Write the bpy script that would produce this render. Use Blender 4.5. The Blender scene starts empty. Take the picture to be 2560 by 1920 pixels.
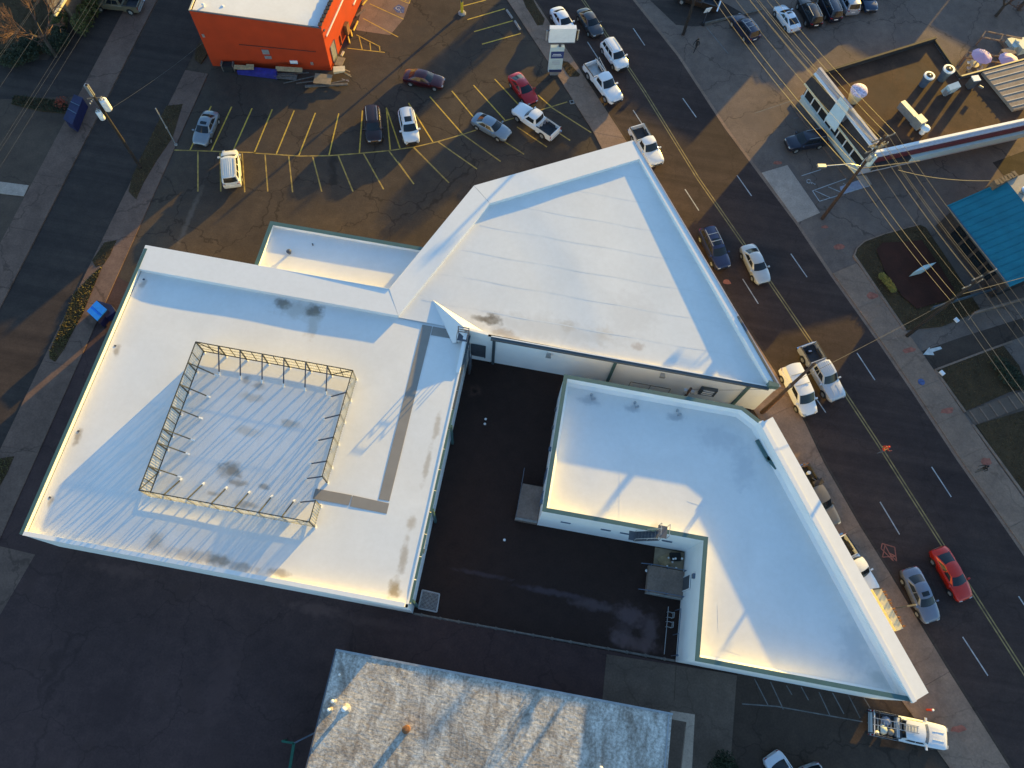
import bpy, math, random
from mathutils import Vector, Matrix
random.seed(7)
sc = bpy.context.scene
COL = sc.collection
PI = math.pi
# ------------------------------------------------------------------ camera
CAM_H = 64.0
FPX = 1800.0
ROWS = ((0.98369982, 0.17851266, -0.02163083), (0.17328788, -0.90896646, 0.37914548), (0.04802057, -0.37671370, -0.92508422))
cam_d = bpy.data.cameras.new('camera')
cam_d.sensor_fit = 'HORIZONTAL'; cam_d.sensor_width = 36.0; cam_d.lens = 36.0 * FPX / 2560.0
cam_d.clip_start = 1.0; cam_d.clip_end = 2000.0
cam = bpy.data.objects.new('camera', cam_d); COL.objects.link(cam)
cam.matrix_world = Matrix([[ROWS[i][0], -ROWS[i][1], -ROWS[i][2], (0, 0, CAM_H)[i]] for i in range(3)] + [[0, 0, 0, 1]])
sc.camera = cam
# ------------------------------------------------------------------ sky, sun, exposure
SUN_EL = math.radians(8.0)
SUN_AZ = math.radians(61.5)          # direction towards the sun, from +X
world = bpy.data.worlds.new('World'); sc.world = world; world.use_nodes = True
wn = world.node_tree.nodes; wl = world.node_tree.links
sky = wn.new('ShaderNodeTexSky'); sky.sky_type = 'NISHITA'; sky.sun_disc = False
sky.sun_elevation = SUN_EL; sky.sun_rotation = PI / 2 - SUN_AZ
sky.altitude = 200.0; sky.air_density = 1.0; sky.dust_density = 0.4; sky.ozone_density = 2.5
wl.new(sky.outputs[0], wn['Background'].inputs[0]); wn['Background'].inputs[1].default_value = 0.15
sun_d = bpy.data.lights.new('sun', 'SUN'); sun_d.energy = 4.1; sun_d.angle = math.radians(0.53); sun_d.color = (1.0, 0.63, 0.08)
sun = bpy.data.objects.new('sun', sun_d); COL.objects.link(sun)
sdir = Vector((math.cos(SUN_EL) * math.cos(SUN_AZ), math.cos(SUN_EL) * math.sin(SUN_AZ), math.sin(SUN_EL)))
sun.rotation_euler = sdir.to_track_quat('Z', 'Y').to_euler(); sun.location = (60, 110, 60)
sc.view_settings.view_transform = 'Standard'; sc.view_settings.look = 'None'; sc.view_settings.gamma = 1.0
sc.view_settings.use_curve_mapping = False; sc.view_settings.exposure = 1.55
sc.cycles.max_bounces = 6; sc.cycles.diffuse_bounces = 4

# ------------------------------------------------------------------ measuring: a photograph point on the level plane z
def G(u, v, z=0.0):
    r = (u - 1280.0, v - 960.0, FPX)
    w = [sum(ROWS[i][k] * r[k] for k in range(3)) for i in range(3)]
    t = (z - CAM_H) / w[2]
    return Vector((w[0] * t, w[1] * t, z))
def GG(z, *pts): return [G(u, v, z) for u, v in pts]
def crop(x0, y0, s): return lambda x, y: (x0 + x / s, y0 + y / s)

# ------------------------------------------------------------------ materials
def new_mat(name):
    m = bpy.data.materials.new(name); m.use_nodes = True
    return m, m.node_tree.nodes, m.node_tree.links, m.node_tree.nodes['Principled BSDF']
def c4(c): return (c[0], c[1], c[2], 1.0)
def plain(name, c, rough=0.6, metal=0.0, coat=0.0, var=0.12, vscale=3.0, spec=0.5, bump=0.0, bscale=40.0):
    m, n, l, b = new_mat(name)
    b.inputs['Roughness'].default_value = rough; b.inputs['Metallic'].default_value = metal
    b.inputs['Specular IOR Level'].default_value = spec
    b.inputs['Coat Weight'].default_value = coat; b.inputs['Coat Roughness'].default_value = 0.08
    tc = n.new('ShaderNodeTexCoord'); no = n.new('ShaderNodeTexNoise')
    no.inputs['Scale'].default_value = vscale; no.inputs['Detail'].default_value = 5.0
    l.new(tc.outputs['Object'], no.inputs['Vector'])
    rp = n.new('ShaderNodeValToRGB'); e = rp.color_ramp.elements
    e[0].position = 0.3; e[1].position = 0.7
    e[0].color = c4([x * (1 - var) for x in c]); e[1].color = c4([min(1, x * (1 + var)) for x in c])
    l.new(no.outputs['Fac'], rp.inputs[0]); l.new(rp.outputs[0], b.inputs['Base Color'])
    if bump:
        n2 = n.new('ShaderNodeTexNoise'); n2.inputs['Scale'].default_value = bscale; n2.inputs['Detail'].default_value = 4
        l.new(tc.outputs['Object'], n2.inputs['Vector'])
        bp = n.new('ShaderNodeBump'); bp.inputs['Strength'].default_value = bump; bp.inputs['Distance'].default_value = 0.02
        l.new(n2.outputs['Fac'], bp.inputs['Height']); l.new(bp.outputs[0], b.inputs['Normal'])
    return m
def mixc(n, l, fac, a, b, mode='MIX'):
    x = n.new('ShaderNodeMix'); x.data_type = 'RGBA'; x.blend_type = mode
    for sock, val in ((x.inputs[0], fac), (x.inputs[6], a), (x.inputs[7], b)):
        if isinstance(val, (int, float)): sock.default_value = val
        elif isinstance(val, tuple): sock.default_value = val
        else: l.new(val, sock)
    return x.outputs[2]
def ramp(n, l, src, p0, p1, a=(0, 0, 0, 1), b=(1, 1, 1, 1)):
    r = n.new('ShaderNodeValToRGB'); e = r.color_ramp.elements
    e[0].position = p0; e[1].position = p1; e[0].color = a; e[1].color = b
    l.new(src, r.inputs[0]); return r.outputs[0]
def noise(n, l, vec, scale, detail=5, rough=0.55, dist=0.0):
    x = n.new('ShaderNodeTexNoise'); x.inputs['Scale'].default_value = scale; x.inputs['Detail'].default_value = detail
    x.inputs['Roughness'].default_value = rough; x.inputs['Distortion'].default_value = dist
    l.new(vec, x.inputs['Vector']); return x.outputs['Fac']
def mapping(n, l, vec, scale=(1, 1, 1), rot=0.0, loc=(0, 0, 0)):
    x = n.new('ShaderNodeMapping'); x.inputs['Scale'].default_value = scale; x.inputs['Rotation'].default_value = (0, 0, rot); x.inputs['Location'].default_value = loc
    l.new(vec, x.inputs['Vector']); return x.outputs[0]
def paving(name, dark, light, patch=None, crack=0.5, streak_rot=None, rough=0.9, big=0.10, fine=6.0, stains=(), contrast=1.0, wm=(1.45, 1.09, 0.85)):
    """asphalt / concrete: large worn patches, fine grain, cracks, tyre streaks; stains = (x, y, radius, colour, strength)"""
    warm = lambda c: (c[0] * wm[0], c[1] * wm[1], c[2] * wm[2])
    dark = warm(dark); light = warm(light); patch = warm(patch) if patch else None
    stains = [(x, y, rx, ry, warm(c), st) for x, y, rx, ry, c, st in stains]
    m, n, l, b = new_mat(name)
    geo = n.new('ShaderNodeNewGeometry'); P = geo.outputs['Position']
    f = ramp(n, l, noise(n, l, P, big, 6, 0.6, 0.4), 0.5 - 0.18 / contrast, 0.5 + 0.18 / contrast)
    col = mixc(n, l, f, c4(dark), c4(light))
    g = ramp(n, l, noise(n, l, P, fine, 4, 0.7), 0.3, 0.75, (0.80, 0.80, 0.80, 1), (1.18, 1.18, 1.18, 1))
    col = mixc(n, l, 1.0, col, g, 'MULTIPLY')
    g2 = ramp(n, l, noise(n, l, P, 0.9, 5, 0.6, 0.3), 0.3, 0.7, (0.84, 0.84, 0.85, 1), (1.13, 1.12, 1.11, 1))
    col = mixc(n, l, 1.0, col, g2, 'MULTIPLY')
    if streak_rot is not None:
        s = ramp(n, l, noise(n, l, mapping(n, l, P, (0.02, 0.75, 1), streak_rot), 1.3, 3), 0.35, 0.7, (0.78, 0.78, 0.80, 1), (1.2, 1.19, 1.16, 1))
        col = mixc(n, l, 1.0, col, s, 'MULTIPLY')
    if patch:
        pf = ramp(n, l, noise(n, l, P, 0.23, 3, 0.5, 1.0), 0.56, 0.64)
        pm = n.new('ShaderNodeMath'); pm.operation = 'MULTIPLY'; pm.inputs[1].default_value = 0.55; l.new(pf, pm.inputs[0])
        col = mixc(n, l, pm.outputs[0], col, c4(patch))
    if crack:
        v = n.new('ShaderNodeTexVoronoi'); v.feature = 'DISTANCE_TO_EDGE'; v.inputs['Scale'].default_value = 0.13
        nz = n.new('ShaderNodeTexNoise'); nz.inputs['Scale'].default_value = 0.8; nz.inputs['Detail'].default_value = 4; l.new(P, nz.inputs['Vector'])
        vm = n.new('ShaderNodeVectorMath'); vm.operation = 'MULTIPLY_ADD'; vm.inputs[1].default_value = (2.2, 2.2, 0); l.new(nz.outputs['Color'], vm.inputs[0]); l.new(P, vm.inputs[2])
        l.new(vm.outputs[0], v.inputs['Vector'])
        cf = ramp(n, l, v.outputs['Distance'], 0.002, 0.011, (crack, crack, crack, 1), (0, 0, 0, 1))
        col = mixc(n, l, cf, col, c4([x * 0.45 for x in dark]))
    col = add_stains(n, l, P, col, stains)
    l.new(col, b.inputs['Base Color']); b.inputs['Roughness'].default_value = rough
    b.inputs['Specular IOR Level'].default_value = 0.25
    bp = n.new('ShaderNodeBump'); bp.inputs['Strength'].default_value = 0.25; bp.inputs['Distance'].default_value = 0.01
    l.new(noise(n, l, P, 30, 3, 0.7), bp.inputs['Height']); l.new(bp.outputs[0], b.inputs['Normal'])
    return m
def add_stains(n, l, P, col, stains):
    if not stains: return col
    nz = n.new('ShaderNodeTexNoise'); nz.inputs['Scale'].default_value = 1.6; nz.inputs['Detail'].default_value = 5; l.new(P, nz.inputs['Vector'])
    for (x, y, rx, ry, c, st) in stains:
        a = n.new('ShaderNodeVectorMath'); a.operation = 'MULTIPLY_ADD'
        a.inputs[1].default_value = (rx * 1.6, ry * 1.6, 0); l.new(nz.outputs['Color'], a.inputs[0]); l.new(P, a.inputs[2])
        s = n.new('ShaderNodeVectorMath'); s.operation = 'SUBTRACT'; s.inputs[1].default_value = (x + rx * 0.8, y + ry * 0.8, 0); l.new(a.outputs[0], s.inputs[0])
        d = n.new('ShaderNodeVectorMath'); d.operation = 'MULTIPLY'; d.inputs[1].default_value = (1 / rx, 1 / ry, 0); l.new(s.outputs[0], d.inputs[0])
        ln = n.new('ShaderNodeVectorMath'); ln.operation = 'LENGTH'; l.new(d.outputs[0], ln.inputs[0])
        mr = n.new('ShaderNodeMapRange'); mr.interpolation_type = 'SMOOTHSTEP'; mr.inputs[1].default_value = 1.15; mr.inputs[2].default_value = 0.25
        mr.inputs[3].default_value = 0.0; mr.inputs[4].default_value = st; l.new(ln.outputs['Value'], mr.inputs[0])
        col = mixc(n, l, mr.outputs[0], col, c4(c))
    return col
def membrane(name, c=(0.785, 0.775, 0.745), stains=(), grime=0.07):
    m, n, l, b = new_mat(name)
    geo = n.new('ShaderNodeNewGeometry'); P = geo.outputs['Position']
    f = ramp(n, l, noise(n, l, P, 0.22, 6, 0.6, 0.5), 0.35, 0.68)
    col = mixc(n, l, f, c4([x * (1 - grime) for x in c]), c4(c))
    g = ramp(n, l, noise(n, l, P, 2.2, 6, 0.65), 0.3, 0.7, (0.965, 0.96, 0.95, 1), (1.01, 1.01, 1.01, 1))
    col = mixc(n, l, 1.0, col, g, 'MULTIPLY')
    col = add_stains(n, l, P, col, stains)
    l.new(col, b.inputs['Base Color']); b.inputs['Roughness'].default_value = 0.75
    b.inputs['Specular IOR Level'].default_value = 0.3
    bp = n.new('ShaderNodeBump'); bp.inputs['Strength'].default_value = 0.10; bp.inputs['Distance'].default_value = 0.03
    l.new(noise(n, l, P, 1.1, 4, 0.6), bp.inputs['Height']); l.new(bp.outputs[0], b.inputs['Normal'])
    return m
def brown_stain(s=1.0): return (0.20 * s, 0.155 * s, 0.10 * s)
M = {}
SR = math.atan2(0.818, 0.576)
M['asphalt_road'] = paving('road_asphalt', (0.029, 0.028, 0.029), (0.046, 0.044, 0.042), streak_rot=SR, crack=0.35, contrast=1.0, wm=(1.5, 1.02, 0.88))
M['asphalt_side'] = paving('side_street_asphalt', (0.032, 0.032, 0.034), (0.042, 0.041, 0.042), crack=0.25, streak_rot=PI / 2, wm=(1.4, 1.05, 0.85))
M['asphalt_lot'] = paving('parking_lot_asphalt', (0.044, 0.038, 0.034), (0.072, 0.061, 0.050), patch=(0.05, 0.045, 0.042), crack=0.75, wm=(1.22, 1.05, 0.92), stains=(
    (-17, 33.6, 1.2, 6, (0.03, 0.027, 0.025), 0.6), (-16.5, 40, 2.2, 1.4, (0.035, 0.03, 0.027), 0.5), (-37.5, 38, .35, 5, (0.16, 0.15, 0.14), 0.35),
    (-19, 66, 2.5, 1.2, (0.035, 0.03, 0.028), 0.5), (-15, 64, 1.2, 1.0, (0.03, 0.028, 0.026), 0.5)))
M['asphalt_black'] = paving('courtyard_asphalt', (0.0165, 0.0165, 0.0165), (0.0205, 0.0205, 0.0205), crack=0.0, wm=(1.95, 1.1, 0.85), stains=(
    (-4.9, 24.9, 0.75, 0.75, (0.06, 0.055, 0.05), 0.6), (-4.9, 24.9, 0.42, 0.42, (0.008, 0.008, 0.008), 1.0), (-2.0, 26.0, .5, .4, (0.028, 0.026, 0.024), 0.35),
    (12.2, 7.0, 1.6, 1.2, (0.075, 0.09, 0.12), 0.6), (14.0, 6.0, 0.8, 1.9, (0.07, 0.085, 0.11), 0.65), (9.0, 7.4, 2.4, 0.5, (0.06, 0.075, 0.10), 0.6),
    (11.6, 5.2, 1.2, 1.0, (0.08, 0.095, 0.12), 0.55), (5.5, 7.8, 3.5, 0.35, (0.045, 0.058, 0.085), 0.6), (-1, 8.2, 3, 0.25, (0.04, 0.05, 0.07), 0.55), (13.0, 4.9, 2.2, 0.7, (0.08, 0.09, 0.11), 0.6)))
M['asphalt_alley'] = paving('alley_asphalt', (0.030, 0.031, 0.036), (0.042, 0.043, 0.049), patch=(0.034, 0.034, 0.037), crack=0.4, wm=(2.05, 1.15, 0.9), stains=(
    (-31, 3.0, 4, .6, (0.07, 0.07, 0.075), 0.4), (-14, 2.9, 3, .6, (0.08, 0.08, 0.085), 0.5), (-20, -4, 1.5, 4, (0.05, 0.05, 0.056), 0.5), (-9, 2.7, 3, .5, (0.07, 0.07, 0.075), 0.4), (-28, -7, 3, 2, (0.022, 0.022, 0.026), 0.5)))
M['asphalt_dark'] = paving('dark_lot_asphalt', (0.040, 0.036, 0.034), (0.056, 0.051, 0.048), crack=0.6)
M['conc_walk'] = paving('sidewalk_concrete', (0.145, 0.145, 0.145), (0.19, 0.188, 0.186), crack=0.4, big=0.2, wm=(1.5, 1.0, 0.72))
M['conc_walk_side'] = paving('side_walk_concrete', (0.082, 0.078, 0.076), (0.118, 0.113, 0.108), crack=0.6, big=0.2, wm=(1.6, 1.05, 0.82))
M['conc_new'] = paving('new_concrete', (0.25, 0.26, 0.27), (0.30, 0.31, 0.32), crack=0.0, big=0.3)
M['conc_east'] = paving('east_lot_concrete', (0.100, 0.097, 0.097), (0.142, 0.137, 0.134), patch=(0.10, 0.10, 0.105), crack=0.7, big=0.15, wm=(1.4, 1.05, 0.85))
M['conc_apron'] = paving('apron_concrete', (0.080, 0.076, 0.073), (0.11, 0.104, 0.10), crack=0.35, big=0.25)
M['conc_slab'] = paving('dock_concrete', (0.14, 0.14, 0.145), (0.18, 0.18, 0.185), crack=0.1, big=0.5)
M['dirt'] = paving('bare_ground', (0.045, 0.042, 0.038), (0.07, 0.064, 0.056), crack=0.3, big=0.06)
M['dirt_brown'] = paving('brown_yard', (0.05, 0.045, 0.042), (0.078, 0.07, 0.064), crack=0.5, big=0.12)
M['soil'] = paving('lawn_soil', (0.038, 0.031, 0.018), (0.056, 0.045, 0.026), crack=0.0, big=0.4, fine=9)
M['mulch'] = paving('red_mulch', (0.030, 0.014, 0.011), (0.046, 0.020, 0.015), crack=0.0, big=0.6, fine=12)
M['yellow'] = plain('yellow_marking_paint', (0.56, 0.36, 0.05), 0.8, var=0.3, vscale=2.5)
M['yellow_old'] = plain('worn_yellow_marking', (0.38, 0.25, 0.06), 0.85, var=0.4, vscale=1.5)
M['yellow_road'] = plain('faded_centre_line', (0.25, 0.18, 0.07), 0.85, var=0.4, vscale=1.5)
M['white_mark'] = plain('white_marking_paint', (0.38, 0.38, 0.38), 0.8, var=0.3, vscale=2.0)
M['arrow_white'] = plain('arrow_paint', (0.52, 0.52, 0.50), 0.8, var=0.2, vscale=2.0)
M['white_old'] = plain('worn_white_marking', (0.15, 0.145, 0.14), 0.85, var=0.35, vscale=1.5)
M['orange_spray'] = plain('orange_spray_paint', (0.30, 0.10, 0.065), 0.9, var=0.3, vscale=3)
M['blue_paint'] = plain('blue_badge_paint', (0.07, 0.10, 0.22), 0.9, var=0.4, vscale=4)
M['roof_w'] = membrane('west_roof_membrane', stains=(
    (-36.0, 27.2, .35, .8, brown_stain(1.3), 0.5), (-35.8, 20.5, .35, .6, brown_stain(1.2), 0.6), (-36.0, 12.4, .35, .8, brown_stain(1.2), 0.65), (-35.9, 6.9, .3, .6, brown_stain(1.2), 0.55),
    (-23.2, 27.8, .9, .6, brown_stain(.7), 0.75), (-20.2, 27.7, 1.1, .7, brown_stain(.6), 0.8), (-21.6, 27.4, 2.4, 1.1, brown_stain(1.9), 0.4), (-19.9, 26.2, .7, 1.6, brown_stain(2.2), 0.4),
    (-22.9, 12.0, 1.3, .9, brown_stain(1.0), 0.75), (-21.9, 11.1, 1.1, .35, brown_stain(1.2), 0.6), (-19.7, 11.2, .6, .3, brown_stain(1.0), 0.6), (-23.5, 9.9, .9, .25, brown_stain(1.3), 0.5), (-20.6, 9.5, 1.0, .35, brown_stain(1.2), 0.5),
    (-24.1, 20.0, .5, .5, brown_stain(1.0), 0.5), (-22.9, 19.7, .7, .5, brown_stain(1.0), 0.5), (-19.2, 16.8, 1.0, .5, brown_stain(1.7), 0.5), (-22.5, 15.5, 1.6, .5, brown_stain(2.3), 0.4), (-23.0, 18.5, 1.5, .5, brown_stain(2.2), 0.4),
    (-26.7, 5.4, 1.0, 1.0, brown_stain(1.6), 0.5), (-21.5, 4.9, 1.2, .5, brown_stain(1.0), 0.6), (-19.5, 4.7, 1.2, .4, brown_stain(1.2), 0.5), (-23, 4.9, 3, .6, brown_stain(1.8), 0.4), (-16.5, 4.8, 1.0, .4, brown_stain(1.0), 0.55),
    (-7.0, 19.0, .35, 1.6, brown_stain(1.7), 0.5), (-7.1, 15.5, .3, 2.0, brown_stain(1.5), 0.5), (-7.3, 10.5, .45, .8, brown_stain(1.8), 0.55), (-7.3, 7.6, .4, 1.8, brown_stain(1.6), 0.6), (-7.4, 5.2, .6, .9, (0.30, 0.22, 0.10), 0.8)))
M['roof_t'] = membrane('triangle_roof_membrane', stains=(
    (-4.2, 29.9, 1.0, .75, brown_stain(.8), 0.95), (-4.2, 29.9, .8, .6, brown_stain(.55), 1.0), (-5.0, 29.75, .6, .4, brown_stain(.6), 0.9), (-5.6, 29.8, .6, .35, brown_stain(.9), 0.7), (-3.2, 28.9, 1.2, .5, (0.42, 0.31, 0.2), 0.6), (2.6, 30.5, .8, .7, brown_stain(2.2), 0.45), (6.0, 30.3, 1.0, 1.0, brown_stain(2.6), 0.35),
    (9.2, 29.8, .7, .5, (0.42, 0.33, 0.26), 0.6), (-2.6, 28.5, 1.6, .3, (0.45, 0.36, 0.26), 0.5), (1, 30, 8, 1.5, (0.60, 0.57, 0.52), 0.5), (8.3, 33, 3, 3, (0.62, 0.60, 0.57), 0.4)))
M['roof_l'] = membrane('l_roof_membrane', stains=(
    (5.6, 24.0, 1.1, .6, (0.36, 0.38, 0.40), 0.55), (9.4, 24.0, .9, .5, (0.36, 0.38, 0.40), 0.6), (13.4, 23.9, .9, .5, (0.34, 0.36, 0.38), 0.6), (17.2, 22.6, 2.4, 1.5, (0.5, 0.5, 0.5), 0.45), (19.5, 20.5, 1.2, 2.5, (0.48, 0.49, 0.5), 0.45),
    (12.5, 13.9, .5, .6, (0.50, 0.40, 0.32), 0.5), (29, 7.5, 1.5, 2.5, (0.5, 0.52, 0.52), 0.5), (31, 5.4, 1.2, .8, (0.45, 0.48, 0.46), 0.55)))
M['seam'] = membrane('seam_membrane', (0.755, 0.745, 0.715), grime=0.05)
M['roof_cap'] = membrane('cap_membrane', (0.80, 0.79, 0.765), grime=0.03)
M['wall_white'] = plain('white_painted_wall', (0.80, 0.80, 0.78), 0.7, var=0.04, vscale=0.6, bump=0.15, bscale=8)
M['trim'] = plain('grey_green_metal_trim', (0.055, 0.120, 0.120), 0.5, var=0.1, vscale=1.0)
M['trim_dark'] = plain('slate_gutter_metal', (0.055, 0.072, 0.082), 0.5, var=0.12, vscale=1.0)
M['pad'] = plain('grey_walkway_pad', (0.255, 0.235, 0.21), 0.85, var=0.05, vscale=1.2)
M['fence_steel'] = plain('olive_galvanised_steel', (0.062, 0.062, 0.050), 0.55, metal=0.3, var=0.25, vscale=2)
M['fence_dark'] = plain('navy_painted_steel', (0.045, 0.055, 0.085), 0.55, metal=0.2, var=0.2, vscale=2)
M['foot_white'] = plain('white_flashing_boot', (0.80, 0.80, 0.78), 0.6, var=0.04)
M['steel_grey'] = plain('grey_painted_steel', (0.11, 0.12, 0.14), 0.5, metal=0.4, var=0.15)
M['steel_blue'] = plain('blue_grey_steel', (0.10, 0.14, 0.20), 0.5, metal=0.3, var=0.15)
M['galv'] = plain('galvanised_steel', (0.40, 0.41, 0.41), 0.45, metal=0.6, var=0.15)
M['pole_wood'] = plain('weathered_pole_wood', (0.024, 0.018, 0.015), 0.9, var=0.35, vscale=6)
M['pole_wood_red'] = plain('red_brown_pole_wood', (0.06, 0.032, 0.02), 0.9, var=0.35, vscale=5)
M['wire'] = plain('aluminium_cable', (0.10, 0.10, 0.098), 0.5, metal=0.5, var=0.2)
M['wire_dark'] = plain('dark_cable', (0.12, 0.11, 0.10), 0.6, var=0.2)
M['white_paint'] = plain('white_paint', (0.78, 0.78, 0.77), 0.5, var=0.05)
M['cream'] = plain('cream_paint', (0.66, 0.58, 0.38), 0.6, var=0.1)
M['black'] = plain('black_rubber', (0.015, 0.015, 0.016), 0.7, var=0.2)
M['void'] = plain('dark_interior', (0.012, 0.012, 0.013), 0.9, var=0.2)
M['rust'] = plain('rusted_steel', (0.22, 0.095, 0.035), 0.85, var=0.45, vscale=8)
M['timber'] = plain('raw_timber', (0.30, 0.22, 0.12), 0.85, var=0.3, vscale=3)
M['ply'] = plain('plywood_sheet', (0.26, 0.20, 0.13), 0.85, var=0.2, vscale=2)
M['timber_grey'] = plain('grey_timber', (0.13, 0.115, 0.10), 0.9, var=0.3, vscale=3)
M['tarp_blue'] = plain('blue_tarpaulin', (0.02, 0.022, 0.20), 0.7, var=0.3, vscale=2)
M['orange_wall'] = plain('orange_painted_wall', (0.41, 0.037, 0.005), 0.6, var=0.10, vscale=0.7, bump=0.1, bscale=10)
M['brown_roof'] = paving('brown_gravel_roof', (0.040, 0.026, 0.020), (0.072, 0.047, 0.034), crack=0.35, big=0.35, fine=5, stains=((33, 67, 3, 3, (0.05, 0.04, 0.035), 0.6), (38, 71, 3.5, 2.5, (0.05, 0.042, 0.038), 0.6), (35.5, 62.5, 1.3, 1.3, (0.12, 0.06, 0.035), 0.6)))
M['grey_roof'] = paving('grey_sheet_roof', (0.20, 0.20, 0.19), (0.27, 0.27, 0.26), crack=0.3, big=0.4)
M['teal'] = plain('teal_standing_seam', (0.006, 0.15, 0.205), 0.45, metal=0.1, var=0.12, vscale=0.8)
M['tan'] = plain('tan_membrane', (0.38, 0.33, 0.27), 0.8, var=0.08)
M['brick'] = plain('brown_brick', (0.15, 0.10, 0.065), 0.85, var=0.3, vscale=4)
M['red_trim'] = plain('dark_red_trim', (0.13, 0.022, 0.026), 0.6, var=0.15)
M['pink_white'] = plain('pale_pink_wall', (0.50, 0.46, 0.47), 0.7, var=0.1)
M['lav'] = plain('lavender_grey_panel', (0.30, 0.31, 0.38), 0.6, var=0.12)
M['dark_canopy'] = plain('dark_brown_canopy', (0.035, 0.028, 0.026), 0.8, var=0.3)
M['pale_panel'] = plain('pale_green_white_panel', (0.50, 0.58, 0.56), 0.6, var=0.05)
M['pink'] = plain('pink_canvas', (0.55, 0.36, 0.50), 0.7, var=0.10, vscale=1)
M['speckle'] = plain('pink_speckled_icing', (0.55, 0.46, 0.58), 0.7, var=0.55, vscale=7)
M['conc_dim'] = plain('cast_concrete', (0.26, 0.25, 0.23), 0.9, var=0.2, vscale=3)
M['dumpster_blue'] = plain('blue_dumpster_steel', (0.012, 0.20, 0.72), 0.45, var=0.10, vscale=2)
M['dumpster_dark'] = plain('dark_blue_dumpster', (0.010, 0.013, 0.06), 0.5, var=0.25, vscale=2)
M['weathered'] = None
def weathered_roof():
    m, n, l, b = new_mat('weathered_white_roof')
    geo = n.new('ShaderNodeNewGeometry'); P = geo.outputs['Position']
    f = ramp(n, l, noise(n, l, mapping(n, l, P, (1.0, 0.45, 1)), 0.8, 8, 0.72, 0.8), 0.38, 0.60)
    col = mixc(n, l, f, (0.32, 0.275, 0.23, 1), (0.68, 0.65, 0.59, 1))
    f2 = ramp(n, l, noise(n, l, P, 4.5, 6, 0.7), 0.38, 0.66)
    col = mixc(n, l, 1.0, col, mixc(n, l, f2, (0.55, 0.53, 0.50, 1), (1.12, 1.11, 1.1, 1)), 'MULTIPLY')
    l.new(col, b.inputs['Base Color']); b.inputs['Roughness'].default_value = 0.85
    bp = n.new('ShaderNodeBump'); bp.inputs['Strength'].default_value = 1.0; bp.inputs['Distance'].default_value = 0.05
    l.new(noise(n, l, mapping(n, l, P, (0.7, 1.6, 1)), 2.2, 6, 0.65, 0.5), bp.inputs['Height']); l.new(bp.outputs[0], b.inputs['Normal'])
    return m
M['weathered'] = weathered_roof()
def translucent_sheet():
    m, n, l, b = new_mat('translucent_fibreglass')
    b.inputs['Base Color'].default_value = (0.66, 0.65, 0.60, 1); b.inputs['Roughness'].default_value = 0.6
    t = n.new('ShaderNodeBsdfTranslucent'); t.inputs[0].default_value = (0.50, 0.50, 0.48, 1)
    tp = n.new('ShaderNodeBsdfTransparent'); tp.inputs[0].default_value = (0.9, 0.88, 0.82, 1)
    mx = n.new('ShaderNodeMixShader'); mx.inputs[0].default_value = 0.5
    mx2 = n.new('ShaderNodeMixShader'); mx2.inputs[0].default_value = 0.42
    l.new(b.outputs[0], mx.inputs[1]); l.new(t.outputs[0], mx.inputs[2])
    l.new(mx.outputs[0], mx2.inputs[1]); l.new(tp.outputs[0], mx2.inputs[2])
    l.new(mx2.outputs[0], n['Material Output'].inputs[0])
    return m
M['fibreglass'] = translucent_sheet()
def glass_mat(name, c):
    m, n, l, b = new_mat(name)
    b.inputs['Base Color'].default_value = c4(c); b.inputs['Roughness'].default_value = 0.12
    b.inputs['Specular IOR Level'].default_value = 0.45
    return m
M['car_glass'] = glass_mat('tinted_car_glass', (0.012, 0.016, 0.02))
M['lamp_glass'] = glass_mat('clear_lamp_glass', (0.45, 0.45, 0.43))
M['red_lamp'] = glass_mat('red_lamp_glass', (0.30, 0.012, 0.012))
M['chrome'] = plain('chrome', (0.6, 0.6, 0.6), 0.15, metal=1.0, var=0.02)
M['plastic'] = plain('black_plastic', (0.02, 0.02, 0.022), 0.5, var=0.1)
M['bed_liner'] = plain('bed_liner', (0.035, 0.036, 0.042), 0.8, var=0.3, vscale=3)
def leaf_mat(name, c1, c2):
    m, n, l, b = new_mat(name)
    oi = n.new('ShaderNodeNewGeometry')
    f = ramp(n, l, noise(n, l, oi.outputs['Position'], 1.7, 4), 0.35, 0.65)
    l.new(mixc(n, l, f, c4(c1), c4(c2)), b.inputs['Base Color']); b.inputs['Roughness'].default_value = 0.7
    return m
M['leaf_dark'] = leaf_mat('dark_evergreen_leaf', (0.012, 0.020, 0.008), (0.030, 0.042, 0.014))
M['leaf_olive'] = leaf_mat('olive_leaf', (0.045, 0.055, 0.012), (0.10, 0.10, 0.02))
M['leaf_yellow'] = leaf_mat('yellow_green_leaf', (0.13, 0.13, 0.025), (0.26, 0.23, 0.05))
M['grass_dry'] = leaf_mat('dry_grass_blade', (0.085, 0.075, 0.02), (0.17, 0.125, 0.035))
M['grass_green'] = leaf_mat('dull_grass_blade', (0.075, 0.052, 0.020), (0.115, 0.082, 0.030))
M['twig'] = plain('red_brown_twig', (0.12, 0.062, 0.04), 0.9, var=0.3)
M['bark'] = plain('grey_bark', (0.06, 0.045, 0.035), 0.9, var=0.3)

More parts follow.
